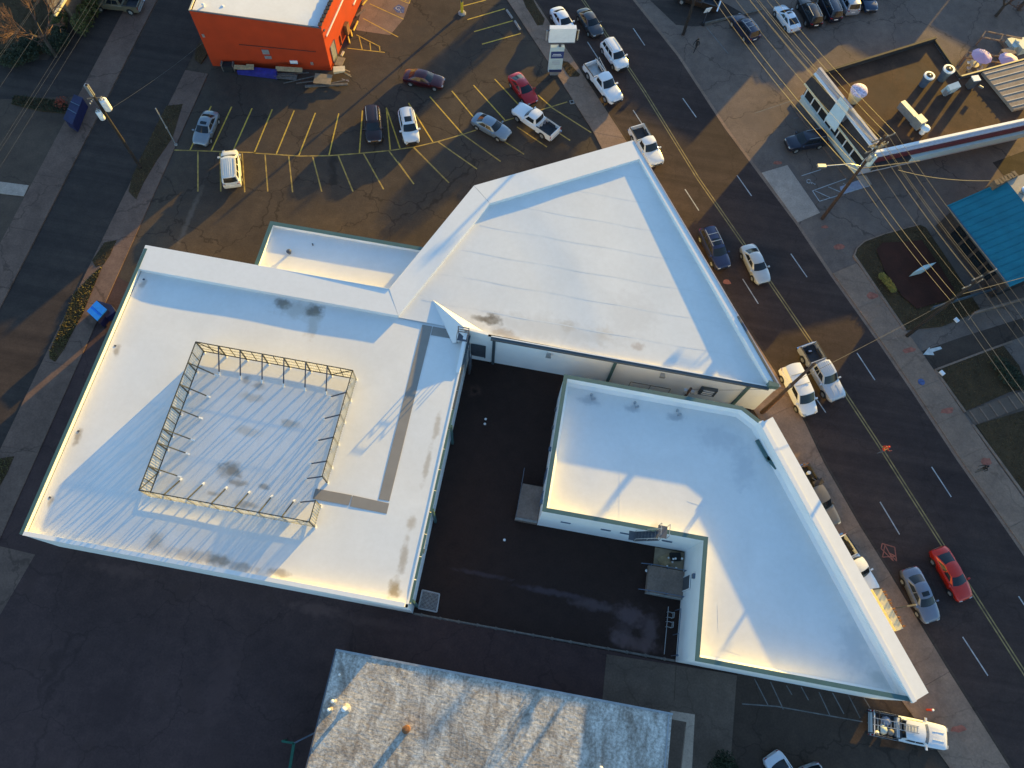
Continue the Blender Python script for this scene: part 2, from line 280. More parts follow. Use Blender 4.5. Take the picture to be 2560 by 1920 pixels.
# ------------------------------------------------------------------ objects
ORG = {}
def prop(o, label=None, cat=None, group=None, kind=None):
    if label: o['label'] = label
    if cat: o['category'] = cat
    if group: o['group'] = group
    if kind: o['kind'] = kind
    return o
def thing(name, loc, label, cat, group=None, rz=0.0):
    o = bpy.data.objects.new(name, None); COL.objects.link(o); o.empty_display_size = 0.3
    o.location = loc; o.rotation_euler = (0, 0, rz)
    ORG[o.name] = Vector(loc) if rz == 0.0 else Vector((0, 0, 0))
    return prop(o, label, cat, group)
class MB:
    def __init__(s): s.v = []; s.f = []
    def add(s, vs, fs):
        k = len(s.v); s.v += [tuple(x) for x in vs]; s.f += [tuple(i + k for i in f) for f in fs]; return s
    def box(s, c, d, rz=0.0, rx=0.0):
        a, b, h = d[0] / 2, d[1] / 2, d[2] / 2
        Rm = Matrix.Rotation(rz, 3, 'Z') @ Matrix.Rotation(rx, 3, 'X'); C = Vector(c)
        vs = [C + Rm @ Vector((x, y, z)) for z in (-h, h) for x, y in ((-a, -b), (a, -b), (a, b), (-a, b))]
        return s.add(vs, [(3, 2, 1, 0), (4, 5, 6, 7), (0, 1, 5, 4), (1, 2, 6, 5), (2, 3, 7, 6), (3, 0, 4, 7)])
    def prism(s, poly, z0, z1):
        n = len(poly); z0 = z0 if isinstance(z0, (list, tuple)) else [z0] * n; z1 = z1 if isinstance(z1, (list, tuple)) else [z1] * n
        vs = [(p[0], p[1], z0[i]) for i, p in enumerate(poly)] + [(p[0], p[1], z1[i]) for i, p in enumerate(poly)]
        return s.add(vs, [tuple(range(n - 1, -1, -1)), tuple(range(n, 2 * n))] + [(i, (i + 1) % n, n + (i + 1) % n, n + i) for i in range(n)])
    def sheet(s, poly, z):
        return s.add([(p[0], p[1], z) for p in poly], [tuple(range(len(poly)))])
    def tube(s, p, q, r, n=6, r2=None):
        p = Vector(p); q = Vector(q); d = q - p; r2 = r if r2 is None else r2
        if d.length < 1e-6: return s
        d.normalize(); a = d.orthogonal().normalized(); b = d.cross(a)
        vs = [p + (a * math.cos(2 * PI * i / n) + b * math.sin(2 * PI * i / n)) * r for i in range(n)] + [q + (a * math.cos(2 * PI * i / n) + b * math.sin(2 * PI * i / n)) * r2 for i in range(n)]
        return s.add(vs, [tuple(range(n - 1, -1, -1)), tuple(range(n, 2 * n))] + [(i, (i + 1) % n, n + (i + 1) % n, n + i) for i in range(n)])
    def path(s, pts, r, n=5):
        for a, b in zip(pts, pts[1:]): s.tube(a, b, r, n)
        return s
    def bar(s, p, q, w, h):
        """square bar from p to q"""
        p = Vector(p); q = Vector(q); d = (q - p).normalized(); u = Vector((0, 0, 1))
        if abs(d.z) > 0.95: u = Vector((0, 1, 0))
        a = d.cross(u).normalized(); b = a.cross(d)
        vs = [P_ + a * x * w / 2 + b * y * h / 2 for P_ in (p, q) for x, y in ((-1, -1), (1, -1), (1, 1), (-1, 1))]
        return s.add(vs, [(3, 2, 1, 0), (4, 5, 6, 7), (0, 1, 5, 4), (1, 2, 6, 5), (2, 3, 7, 6), (3, 0, 4, 7)])
    def lathe(s, c, prof, n=12):
        k = len(prof); vs = []
        for r, z in prof: vs += [(c[0] + r * math.cos(2 * PI * i / n), c[1] + r * math.sin(2 * PI * i / n), c[2] + z) for i in range(n)]
        fs = [(j * n + i, j * n + (i + 1) % n, (j + 1) * n + (i + 1) % n, (j + 1) * n + i) for j in range(k - 1) for i in range(n)]
        return s.add(vs, fs + [tuple(range(n - 1, -1, -1)), tuple(range((k - 1) * n, k * n))])
    def stripe(s, p, q, w, z):
        p = Vector((p[0], p[1])); q = Vector((q[0], q[1])); d = (q - p).normalized(); o = Vector((-d.y, d.x)) * w / 2
        return s.add([(x.x, x.y, z) for x in (p + o, p - o, q - o, q + o)], [(0, 1, 2, 3)])
    def build(s, name, mat, parent=None, smooth=None, origin=None):
        o0 = Vector((0, 0, 0))
        if parent is not None: o0 = ORG.get(parent.name, Vector((0, 0, 0)))
        elif origin is not None: o0 = Vector(origin)
        me = bpy.data.meshes.new(name)
        me.from_pydata([(x - o0.x, y - o0.y, z - o0.z) for x, y, z in s.v], [], s.f); me.update()
        me.materials.append(M[mat] if isinstance(mat, str) else mat)
        if smooth:
            me.polygons.foreach_set('use_smooth', [True] * len(me.polygons)); me.set_sharp_from_angle(angle=math.radians(smooth))
        o = bpy.data.objects.new(name, me); COL.objects.link(o)
        if parent is not None: o.parent = parent
        elif origin is not None: o.location = origin
        ORG[o.name] = o0
        return o
def fix_normals(o):
    import bmesh
    bm = bmesh.new(); bm.from_mesh(o.data); bmesh.ops.recalc_face_normals(bm, faces=bm.faces); bm.to_mesh(o.data); bm.free(); return o
def struct(name, mb, mat): return prop(mb.build(name, mat), kind='structure')
def offset_poly(poly, d):
    """inset a CCW polygon by d"""
    n = len(poly); out = []
    for i in range(n):
        a = Vector(poly[i - 1][:2]); b = Vector(poly[i][:2]); c = Vector(poly[(i + 1) % n][:2])
        d1 = (b - a).normalized(); d2 = (c - b).normalized(); n1 = Vector((-d1.y, d1.x)); n2 = Vector((-d2.y, d2.x))
        k = 1 + n1.dot(n2); out.append(tuple(b + (n1 + n2) * d / max(k, 0.2)))
    return out
def ring(mb, outer, inner, z0, z1):
    n = len(outer); z1 = z1 if isinstance(z1, (list, tuple)) else [z1] * n; z0 = z0 if isinstance(z0, (list, tuple)) else [z0] * n
    vs = [(p[0], p[1], z0[i]) for i, p in enumerate(outer)] + [(p[0], p[1], z1[i]) for i, p in enumerate(outer)] + [(p[0], p[1], z0[i]) for i, p in enumerate(inner)] + [(p[0], p[1], z1[i]) for i, p in enumerate(inner)]
    fs = []
    for i in range(n):
        j = (i + 1) % n
        fs += [(i, j, n + j, n + i), (n + i, n + j, 3 * n + j, 3 * n + i), (2 * n + j, 2 * n + i, 3 * n + i, 3 * n + j), (j, i, 2 * n + i, 2 * n + j)]
    mb.add(vs, fs); return mb
# ================================================================== GROUND
struct('ground', MB().sheet([(-450, -450), (450, -450), (450, 450), (-450, 450)], -0.06), 'dirt')
K1000 = crop(1000, 0, 3.456); K0 = crop(0, 0, 3.456); K400 = crop(0, 400, 3.456); K840 = crop(0, 840, 3.456)
K460 = crop(460, 0, 3.456); KE = crop(1920, 380, 3.456); KR = crop(1920, 840, 3.456); K16 = crop(1600, 0, 4.424)
KSE = crop(1880, 1440, 3.253); KAP = crop(1300, 1500, 3.687); KL = crop(2300, 860, 4.365); K780 = crop(780, 0, 6.9125); K1080 = crop(1080, 0, 6.9125)
# main road
W_PX = [(1336, 0), (1485, 230), (1561, 347), (1720, 590), (1860, 810), (1989, 1011), (2059, 1158), (2148, 1314), (2227, 1440), (2372, 1680), (2519, 1913)]
E_PX = [(1590, 0), (1699, 136), (1758, 226), (1817, 316), (1920, 455), (1998, 559), (2082, 684), (2209, 862), (2287, 976), (2400, 1147), (2522, 1320), (2640, 1490)]
def extend(pts, a=120, b=120):
    p = [Vector((q.x, q.y)) for q in pts]
    return [p[0] + (p[0] - p[2]).normalized() * a] + p + [p[-1] + (p[-1] - p[-3]).normalized() * b]
RW = extend(GG(0, *W_PX)); RE = extend(GG(0, *E_PX))
main_road = struct('main_road', MB().sheet(RW + RE[::-1], -0.03), 'asphalt_road')
def offset_line(pts, d):
    out = []
    for i, p in enumerate(pts):
        t = (pts[min(i + 1, len(pts) - 1)] - pts[max(i - 1, 0)]).normalized(); out.append(p + Vector((-t.y, t.x)) * d)
    return out
def band(mb, a, b, z):
    for i in range(len(a) - 1): mb.add([(a[i].x, a[i].y, z), (b[i].x, b[i].y, z), (b[i + 1].x, b[i + 1].y, z), (a[i + 1].x, a[i + 1].y, z)], [(0, 1, 2, 3)])
    return mb
Y_PX = [(1458, 0), (1612, 230), (1745, 445), (1900, 668), (2045, 880), (2190, 1100), (2330, 1320), (2480, 1555), (2560, 1680)]
YL = extend(GG(0, *Y_PX), 60, 40)
for d in (-0.14, 0.14):
    band(MB(), offset_line(YL, d - 0.06), offset_line(YL, d + 0.06), -0.026).build('centre_line', 'yellow_road', main_road)
K7 = crop(1500, 380, 3.456); KW = crop(1960, 1140, 3.3175)
dash_px = [(K1000(1620, 360), K1000(1710, 500)), (K1000(2015, 950), K1000(2145, 1150)), ((1712.7, 472.6), (1747.4, 526)), ((1857, 697), (1896, 759)), (KR(370, 470), KR(500, 660)),
           (KW(798, 380), KW(960, 650)), (KSE(1715, 495), KSE(1920, 810)), ((1583, 70), (1612, 113)), ((1707, 245), (1741, 293)), (K7(1185, 200), K7(1310, 378)), (K7(1650, 878), K7(1790, 1080)),
           (KR(770, 145), KR(925, 380)), (KR(1415, 1130), KR(1585, 1390)), (KSE(2170, 165), KSE(2300, 360))]
for a, b in dash_px: MB().stripe(G(*a), G(*b), 0.11, -0.026).build('lane_dash', 'white_mark', main_road)
def blob(name, mat, u, v, rx, ry, parent, z, rot=0.0, n=11, rag=0.35):
    c = G(u, v); rng = random.Random(int(u * 7 + v))
    pts = []
    for i in range(n):
        a = 2 * PI * i / n; k = 1 - rag * rng.random()
        x = math.cos(a) * rx * k; y = math.sin(a) * ry * k
        pts.append((c.x + x * math.cos(rot) - y * math.sin(rot), c.y + x * math.sin(rot) + y * math.cos(rot)))
    return MB().sheet(pts, z).build(name, mat, parent)
def scribble(name, mat, u, v, size, parent, z, n=5, w=0.07):
    c = G(u, v); rng = random.Random(int(u + v)); mb = MB(); p = Vector((c.x, c.y))
    for i in range(n):
        q = Vector((c.x + rng.uniform(-size, size), c.y + rng.uniform(-size, size)))
        mb.stripe(p, q, w, z + i * 0.0006); p = q
    return mb.build(name, mat, parent)
scribble('paint_mark', 'orange_spray', 2222, 1382, 0.75, main_road, -0.025, 9, 0.09)
# side street (left)
side_street = struct('side_street', MB().sheet([(-51.6, -60), (-45.4, -60), (-44.6, 60), (-43.8, 160), (-51.0, 160), (-51.4, 40)], -0.028), 'asphalt_side')
# sidewalks: raised slabs one by one
def walk(name, la, lb, step, mat, z=0.0, th=0.14, gap=0.02):
    """slabs between polylines la and lb (same point count)"""
    root = prop(MB().sheet([la[0], la[1], lb[1], lb[0]], z - 0.05).build(name, mat), kind='structure')
    for i in range(len(la) - 1):
        n = max(1, round((la[i + 1] - la[i]).length / step))
        for k in range(n):
            q = [la[i].lerp(la[i + 1], k / n), lb[i].lerp(lb[i + 1], k / n), lb[i].lerp(lb[i + 1], (k + 1) / n), la[i].lerp(la[i + 1], (k + 1) / n)]
            d = (q[3] - q[0]).normalized() * gap
            dz = random.uniform(-0.006, 0.006)
            o = MB().prism([q[0], q[1], q[2] - d, q[3] - d], z - th, z + dz).build('slab', mat, root); fix_normals(o)
    return root
V2 = lambda *p: [Vector((q.x, q.y)) for q in p]
LW = [RW[0] + Vector((-3.3, -2.3)), Vector(G(1268, 0)[:2]), Vector(G(1398, 196)[:2]), Vector(G(1484, 332)[:2]), RW[4] + Vector((-3.4, -2.4)), RW[5] + Vector((-3.4, -2.4)), RW[6] + Vector((-3.3, -2.4)), RW[7] + Vector((-3.3, -2.4)), RW[8] + Vector((-3.3, -2.4)), RW[9] + Vector((-3.4, -2.4)), RW[10] + Vector((-4.2, -2.9)), RW[11] + Vector((-3.6, -2.4)), RW[12] + Vector((-3.4, -2.3))]
walk_w = walk('west_sidewalk', LW, RW, 6.0, 'conc_walk', 0.08)
# kerb strip of the west side: gutter
band(MB(), offset_line(RW, 0.0), offset_line(RW, 0.32), -0.024).build('gutter', 'asphalt_dark', main_road)
# west side of side street
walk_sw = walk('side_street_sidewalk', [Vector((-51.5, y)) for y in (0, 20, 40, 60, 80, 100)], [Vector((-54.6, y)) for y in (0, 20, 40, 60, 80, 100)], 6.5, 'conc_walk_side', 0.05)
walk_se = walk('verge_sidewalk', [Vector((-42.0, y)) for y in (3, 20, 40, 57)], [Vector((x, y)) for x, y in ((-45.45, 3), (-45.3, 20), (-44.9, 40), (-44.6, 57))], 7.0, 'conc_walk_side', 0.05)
# lots
parking_lot = struct('parking_lot', MB().sheet([(-42.0, 30), (-41.9, 58), (-28.6, 60.4), (-27.4, 97), tuple(LW[1] + (LW[1] - LW[2]).normalized() * 24)] + [tuple(p) for p in LW[1:6]] + [(20, 28), (-36, 28)], -0.01), 'asphalt_lot')
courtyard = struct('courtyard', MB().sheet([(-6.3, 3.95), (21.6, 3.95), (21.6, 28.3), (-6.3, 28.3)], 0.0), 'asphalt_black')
alley = struct('back_alley', MB().sheet([(-42.1, -70), (40, -70), (40, 3.9), (16, 3.95), (-6, 3.95), (-36, 4.2), (-36.9, 31), (-42.0, 30)], -0.015), 'asphalt_alley')
MB().sheet([(-45.5, 3.3), (-38.6, 3.0), (-39.4, -2.5), (-45.6, -2.5)], -0.008).build('pavement_patch', 'conc_walk_side', alley)
apron_poly = GG(0, KAP(800, 500), KAP(2000, 690), KAP(1950, 1370), (1824, 1990), (1640, 1990), KAP(760, 910))
apron = struct('concrete_apron', MB().sheet(apron_poly, -0.006), 'conc_apron')
MB().stripe(G(*KAP(1440, 590)), G(*KAP(1420, 930)), 0.05, -0.002).build('joint', 'asphalt_dark', apron)
se_lot = struct('south_east_lot', MB().sheet(GG(0, KAP(2000, 680), (2300, 1752), (2335, 1790), (2480, 1930), (2560, 2080), (1820, 2080), KAP(1950, 1370)), -0.005), 'asphalt_dark')
for a, b in (((20, 835), (130, 1050)), ((150, 860), (255, 1085)), ((280, 890), (325, 965)), ((400, 900), (460, 1010)), ((545, 945), (632, 1130)), ((655, 950), (748, 1122)), ((785, 970), (880, 1155)), ((910, 990), (960, 1072))):
    MB().stripe(G(*KSE(*a)), G(*KSE(*b)), 0.09, -0.001).build('stall_line', 'white_old', se_lot)
pl = GG(0, KSE(-80, 1040), KSE(200, 1060), KSE(480, 1110), KSE(900, 1185)); 
for a, b in zip(pl, pl[1:]): MB().stripe(a, b, 0.09, -0.0005).build('stall_line', 'white_old', se_lot)
# parking lot markings
spine = GG(0, K0(1505, 1296), K0(2212, 1318), K460(600, 1322), K460(1000, 1348), K460(1250, 1345), K460(1515, 1325), K460(1780, 1300), K460(2000, 1268), K1000(330, 1222), K1000(545, 1160), K1000(850, 1060), K1000(1200, 955), K1000(1445, 880))
for a, b in zip(spine, spine[1:]): MB().stripe(a, b, 0.14, -0.003).build('stall_line', 'yellow_old', parking_lot)
up_lines = [((50, 1300), (235, 915)), ((235, 1305), (412, 922)), ((425, 1300), (588, 935)), ((608, 1318), (762, 945)), ((798, 1330), (952, 955)), ((993, 1342), (1135, 975)), ((1252, 1342), (1337, 980)), ((1515, 1322), (1542, 955)), ((1782, 1292), (1748, 930)), ((1866, 1280), (1752, 940)), ((2150, 1225), (1940, 890))]
for a, b in up_lines: MB().stripe(G(*K460(*a)), G(*K460(*b)), 0.14, -0.0035).build('stall_line', 'yellow', parking_lot)
for a, b in (((540, 1158), (258, 835)), ((700, 1090), (448, 785)), ((905, 1035), (635, 735)), ((1100, 985), (818, 682)), ((1305, 920), (1190, 820))):
    MB().stripe(G(*K1000(*a)), G(*K1000(*b)), 0.14, -0.0035).build('stall_line', 'yellow', parking_lot)
dn = [((120, 1308), (120, 1655)), ((312, 1318), (318, 1655)), ((503, 1325), (525, 1660)), ((700, 1335), (724, 1655)), ((905, 1348), (938, 1660)), ((1112, 1355), (1190, 1655)), ((1333, 1345), (1460, 1655)), ((1552, 1328), (1725, 1635)), ((1772, 1305), (1985, 1588)), ((1985, 1275), (2290, 1580))]
for a, b in dn: MB().stripe(G(*K460(*a)), G(*K460(*b)), 0.14, -0.0035).build('stall_line', 'yellow_old', parking_lot)
for a, b in (((-20, 1395), (120, 1590)), ((118, 1270), (378, 1535)), ((325, 1222), (665, 1460)), ((545, 1162), (870, 1395)), ((905, 1225), (1072, 1332)), ((1010, 1095), (1270, 1270)), ((1375, 1150), (1470, 1213)), ((1305, 925), (1652, 1145))):
    MB().stripe(G(*K1000(*a)), G(*K1000(*b)), 0.14, -0.004).build('stall_line', 'yellow_old', parking_lot)
for a, b in (((545, 100), (930, 0)), ((612, 338), (1258, 150)), ((728, 546), (1392, 358)), ((865, 762), (1535, 576))):
    MB().stripe(G(*K1080(*a)), G(*K1080(*b)), 0.14, -0.0035).build('stall_line', 'yellow', parking_lot)
for a, b in (((1000, 65), (1580, 330)), ((880, 315), (1490, 640)), ((1530, 0), (1680, 60)), ((1600, 20), (1650, -20)), ((1680, 60), (1700, -10)), ((765, 600), (1175, 805)), ((815, 640), (870, 860)), ((1000, 735), (1015, 870)), ((1165, 800), (1175, 880)), ((612, 832), (1260, 905))):
    MB().stripe(G(*K780(*a)), G(*K780(*b)), 0.11, -0.003).build('stall_line', 'yellow', parking_lot)
lightpad = MB().sheet(GG(0, K780(760, 520), K780(1350, 605), K780(1580, 330), K780(1700, 0), K780(1760, -160), K780(900, -160), K780(830, 250)), -0.006).build('concrete_panel', 'conc_walk', parking_lot)
MB().sheet(GG(0, K780(1400, 140), K780(1500, 75), K780(1600, 130), K780(1590, 225), K780(1470, 215)), -0.002).build('badge', 'blue_paint', parking_lot)
def wheelchair(c, s, rot, mat, parent, z):
    mb = MB(); R2 = Matrix.Rotation(rot, 2)
    def P2(x, y): w = R2 @ Vector((x * s, y * s)); return (c.x + w.x, c.y + w.y)
    for i in range(9):
        a0, a1 = math.radians(150 + i * 30), math.radians(180 + i * 30)
        mb.stripe(P2(.5 * math.cos(a0), .5 * math.sin(a0) - .3), P2(.5 * math.cos(a1), .5 * math.sin(a1) - .3), .14 * s, z + i * 0.0002)
    for a, b in (((-.1, .9), (-.05, 0)), ((-.08, .4), (.35, .4)), ((-.05, 0), (.45, 0)), ((.45, 0), (.65, -.6))): mb.stripe(P2(*a), P2(*b), .14 * s, z + 0.003)
    mb.sheet([P2(-.1 + .16 * math.cos(2 * PI * i / 8), 1.12 + .16 * math.sin(2 * PI * i / 8)) for i in range(8)], z)
    return mb.build('wheelchair_symbol', mat, parent)
wheelchair(G(*K780(1500, 155)), 0.55, -2.6, 'white_mark', parking_lot, 0.001)
# east side
east_lot = struct('east_lot', MB().sheet([tuple(p) for p in RE] + [(170, -150), (170, 220), (30, 240)], -0.02), 'conc_east')
band(MB(), offset_line(RE, -0.35), offset_line(RE, 0.0), -0.023).build('gutter', 'conc_walk', main_road)
walk_e = walk('east_sidewalk', RE[7:14], offset_line(RE[7:14], 3.1), 5.0, 'conc_walk', 0.07)
MB().prism(GG(0, (1904, 432), (1968, 413), (2050, 532), (1994, 556)), -0.02, 0.02).build('concrete_panel', 'conc_new', east_lot)
MB().sheet(GG(0, (1625, 0), (1800, 0), (1870, 40), (1740, 66), (1690, 62)), -0.012).build('asphalt_panel', 'asphalt_side', east_lot)
MB().sheet(GG(0, KE(1940, 90), KE(2300, -40), KE(2300, 260), KE(2060, 230)), -0.012).build('asphalt_panel', 'asphalt_side', east_lot)
MB().sheet(GG(0, KE(1600, 620), KE(1530, 560), KE(2000, 1180), KE(1880, 1150)), -0.012).build('asphalt_panel', 'asphalt_dark', east_lot)
MB().sheet(GG(0, KR(1330, 130), KR(1700, 0), KR(2212, -160), KR(2212, 0), KR(1430, 290)), -0.012).build('asphalt_panel', 'asphalt_dark', east_lot)
for a, b in ((K16(735, 300), K16(975, 590)), (K16(1385, 130), K16(1640, 430)), (K16(1270, 1250), K16(1720, 1100)), (K16(1510, 945), K16(1595, 920)), (K16(1590, 920), K16(1690, 1045)), (K16(1700, 1310), K16(1850, 1262)), (K16(1930, 1640), K16(2110, 1605))):
    MB().stripe(G(*a), G(*b), 0.10, -0.012).build('stall_line', 'white_old', east_lot)
for a, b in ((KE(385, 335), KE(690, 225)), (KE(385, 335), KE(445, 425)), (KE(410, 335), KE(540, 395)), (KE(520, 300), KE(640, 350)), (KE(445, 425), KE(880, 290)), (KE(290, 205), KE(460, 150)), (KE(650, 270), KE(760, 330))):
    MB().stripe(G(*a), G(*b), 0.09, -0.011).build('stall_line', 'white_mark', east_lot)
MB().sheet(GG(0, KE(620, 300), KE(830, 225), KE(860, 300), KE(640, 365)), -0.014).build('concrete_panel', 'lav', east_lot)
MB().sheet(GG(0, KE(760, 205), KE(850, 200), KE(900, 280), KE(840, 300)), -0.013).build('concrete_panel', 'conc_new', east_lot)
wheelchair(G(*KE(365, 258)), 0.5, -2.0, 'white_mark', east_lot, -0.010)
# painted arrow
ar = [KR(1340, 160), KR(1395, 95), KR(1400, 110), KR(1490, 90), KR(1505, 110), KR(1425, 138), KR(1437, 165)]
MB().sheet(GG(0, *ar), -0.006).build('painted_arrow', 'arrow_white', east_lot)
# orange spray marks
for u, v, rx, ry, rot, par, z in ((2272, 876, .9, .35, .4, east_lot, 0.085), (2368, 1027, .85, .35, .4, east_lot, 0.085), (2465, 1155, .6, .45, .4, east_lot, 0.085), (2098, 617, .7, .4, .3, east_lot, -0.004), (2180, 740, .7, .5, .4, east_lot, 0.085), (2062, 567, .5, .25, .3, east_lot, -0.004), (1944, 407, .6, .3, .2, east_lot, -0.004), (2395, 1822, .8, .3, .3, walk_w, 0.09), (1818, 705, .5, .35, .2, main_road, -0.025)):
    blob('paint_mark', 'orange_spray', u, v, rx, ry, par, z, rot)
# kerb helper
def kerb(name, pts, w=0.16, z0=-0.05, z1=0.12, mat='conc_walk', parent=None):
    mb = MB()
    for a, b in zip(pts, pts[1:]): mb.bar((a[0], a[1], (z0 + z1) / 2), (b[0], b[1], (z0 + z1) / 2), w, z1 - z0)
    return mb.build(name, mat, parent)
def grass_field(name, poly, dens, h, mat, label, z=0.0, seed=1):
    rng = random.Random(seed); xs = [p[0] for p in poly]; ys = [p[1] for p in poly]; mb = MB()
    area = abs(sum(poly[i - 1][0] * poly[i][1] - poly[i][0] * poly[i - 1][1] for i in range(len(poly)))) / 2
    def inside(x, y):
        c = False
        for i in range(len(poly)):
            a, b = poly[i - 1], poly[i]
            if (a[1] > y) != (b[1] > y) and x < (b[0] - a[0]) * (y - a[1]) / (b[1] - a[1]) + a[0]: c = not c
        return c
    n = min(16000, int(area * dens)); k = 0; tries = 0
    while k < n and tries < n * 6:
        tries += 1
        x = rng.uniform(min(xs), max(xs)); y = rng.uniform(min(ys), max(ys))
        if not inside(x, y): continue
        k += 1; a = rng.uniform(0, 2 * PI); hh = h * rng.uniform(0.5, 1.4); w = 0.035 * rng.uniform(.7, 1.6); t = rng.uniform(-.9, .9) * hh; t2 = rng.uniform(-.9, .9) * hh
        mb.add([(x - w * math.cos(a), y - w * math.sin(a), z), (x + w * math.cos(a), y + w * math.sin(a), z), (x + t, y + t2, z + hh)], [(0, 1, 2)])
    return prop(mb.build(name, mat), label, 'grass', kind='stuff')
def lawn(pts, z, dens, h, mat, label, seed, soil='soil'):
    poly = [(p.x, p.y) for p in pts]
    struct('lawn', MB().prism(poly, -0.05, z), soil)
    return grass_field('grass', poly, dens, h, mat, label, z, seed)
# verge islands along the side street
isl2 = GG(0, (417, 266), (457, 261), (432, 345), (392, 402), (357, 462), (341, 499), (322, 480), (332, 440), (384, 330))
lawn(isl2, 0.075, 60, 0.09, 'grass_green', 'dull grass strip around the leaning utility pole beside the side street', 1)
isl3 = GG(0, (292, 601), (262, 607), (231, 652), (240, 668), (260, 662), (275, 640))
lawn(isl3, 0.075, 60, 0.09, 'grass_green', 'small dark green grass wedge between two slabs of verge', 2)
isl4 = GG(0, (258, 664), (228, 690), (185, 736), (160, 800), (124, 880), (125, 897), (139, 905), (162, 872), (180, 835), (208, 785), (235, 718))
lawn(isl4, 0.075, 110, 0.16, 'grass_dry', 'long strip of dry golden grass beside the blue dumpster', 3)
isl5 = GG(0, (-40, 1160), (0, 1147), (36, 1141), (20, 1180), (0, 1216), (-60, 1330))
lawn(isl5, 0.075, 80, 0.12, 'grass_dry', 'dark dry grass patch at the left edge of the photo', 4)
isl1 = GG(0, (505, 105), (492, 118), (486, 146), (502, 160), (516, 140), (530, 100))
lawn(isl1, 0.075, 60, 0.10, 'grass_green', 'little grass patch at the foot of the orange building corner', 5)
isl6 = GG(0, K1000(1060, 0), K1000(1090, 70), K1000(1130, 130), K1000(1185, 225), K1000(1235, 220), K1000(1250, 170), K1000(1180, 60), K1000(1150, 0))
lawn(isl6, 0.10, 60, 0.08, 'grass_green', 'narrow grass strip in the pavement at the top of the photo', 6)
isl7 = GG(0, K1000(1385, 545), K1000(1400, 530), K1000(1450, 540), K1000(1500, 590), K1000(1555, 650), K1000(1540, 665), K1000(1465, 668), K1000(1430, 620))
lawn(isl7, 0.10, 60, 0.08, 'grass_green', 'grass corner beside the tall blank sign', 7)
# left yards
yard = struct('left_yard', MB().sheet([(-54.6, -40), (-54.6, 160), (-170, 160), (-170, -40)], -0.02), 'dirt_brown')
MB().sheet(GG(0, (345, 0), (240, 188), (205, 240), (-60, 250), (-80, 150), (120, 150), (190, 20), (215, -80), (380, -80)), -0.012).build('driveway', 'asphalt_side', yard)
MB().prism(GG(0, (-20, 452), (72, 464), (60, 491), (-20, 482)), -0.02, 0.05).build('concrete_strip', 'conc_new', yard)
hedge_poly = GG(0, (36, 238), (28, 260), (100, 278), (170, 285), (170, 262), (140, 250))
lawn(hedge_poly, 0.03, 90, 0.22, 'leaf_dark', 'dark strip of ground cover behind the dark blue recycling bin', 8)
lawn(GG(0, (-80, 60), (40, -60), (220, -60), (180, 40), (130, 120), (60, 160), (-80, 165)), 0.02, 25, 0.12, 'grass_green', 'shaded yard grass under the bare tree at the top left', 9)
# planter on the east side
pp = GG(0, KE(742, 900), KE(765, 835), KE(830, 775), KE(1000, 712), KE(1190, 660), KE(1305, 630), KE(1360, 655), KE(1600, 1010), KE(1835, 1370), KE(1500, 1510), KE(1180, 1540), KE(850, 1060))
lawn(pp, 0.08, 55, 0.09, 'grass_green', 'dark green grass border of the kerbed planting bed', 10)
struct('planting_bed', MB().sheet(GG(0, KE(930, 850), KE(985, 790), KE(1180, 782), KE(1320, 770), KE(1450, 950), KE(1600, 1190), KE(1560, 1280), KE(1280, 1360), KE(1150, 1250), KE(1000, 1030)), 0.17), 'mulch')
kr = prop(kerb('planter_kerb', [pp[i] for i in (0, 1, 2, 3, 4, 5)] , 0.13), 'thin concrete kerb curving round the top of the planting bed', 'kerb')
kr = prop(kerb('planter_kerb', [pp[10], pp[11], pp[0]], 0.28, mat='conc_walk'), 'pale concrete kerb along the street side of the planting bed', 'kerb')
l1 = GG(0, KL(175, 290), KL(640, 110), KL(900, 10), KL(1080, 240), KL(1180, 480), KL(990, 520), KL(490, 735)); lawn(l1, 0.06, 40, 0.08, 'grass_green', 'shaded lawn between the driveway arrow and the stepped walk', 11)
l2 = GG(0, KL(610, 885), KL(1135, 725), KL(1700, 600), KL(1700, 2400), KL(1135, 1640)); lawn(l2, 0.06, 40, 0.08, 'grass_green', 'shaded lawn below the stepped walk on the right', 12)
kerb_l = prop(kerb('lawn_kerb', GG(0, KL(1000, -25), KL(900, 10), KL(640, 105), KL(160, 285)), 0.20, z1=0.10), 'straight kerb between the driveway and the lawn', 'kerb')
prop(kerb('lawn_kerb', GG(0, KL(165, 290), KL(490, 745)), 0.25, z1=0.10, mat='conc_walk'), 'tan kerb between the east pavement and the upper lawn', 'kerb')
prop(kerb('lawn_kerb', GG(0, KL(570, 880), KL(800, 1190), KL(1135, 1650)), 0.25, z1=0.10, mat='conc_walk'), 'tan kerb between the east pavement and the lower lawn', 'kerb')
path_root = prop(MB().sheet(GG(0, KL(490, 740), KL(1700, 330), KL(1700, 560), KL(600, 885)), 0.03).build('stepped_walk', 'conc_apron'), kind='structure')
for i in range(8):
    a = KL(535 + 103 * i, 728 - 38 * i); b = KL(638 + 103 * i, 872 - 38 * i)
    p, q = G(*a), G(*b); p2, q2 = G(*KL(535 + 103 * (i + 1), 728 - 38 * (i + 1))), G(*KL(638 + 103 * (i + 1), 872 - 38 * (i + 1)))
    fix_normals(MB().prism([p, q, q2, p2], 0.02, 0.07 + 0.03 * i).build('step', 'conc_apron', path_root))
    MB().bar((p.x, p.y, 0.075 + 0.03 * i), (q.x, q.y, 0.075 + 0.03 * i), 0.13, 0.02).build('nosing', 'conc_walk', path_root)
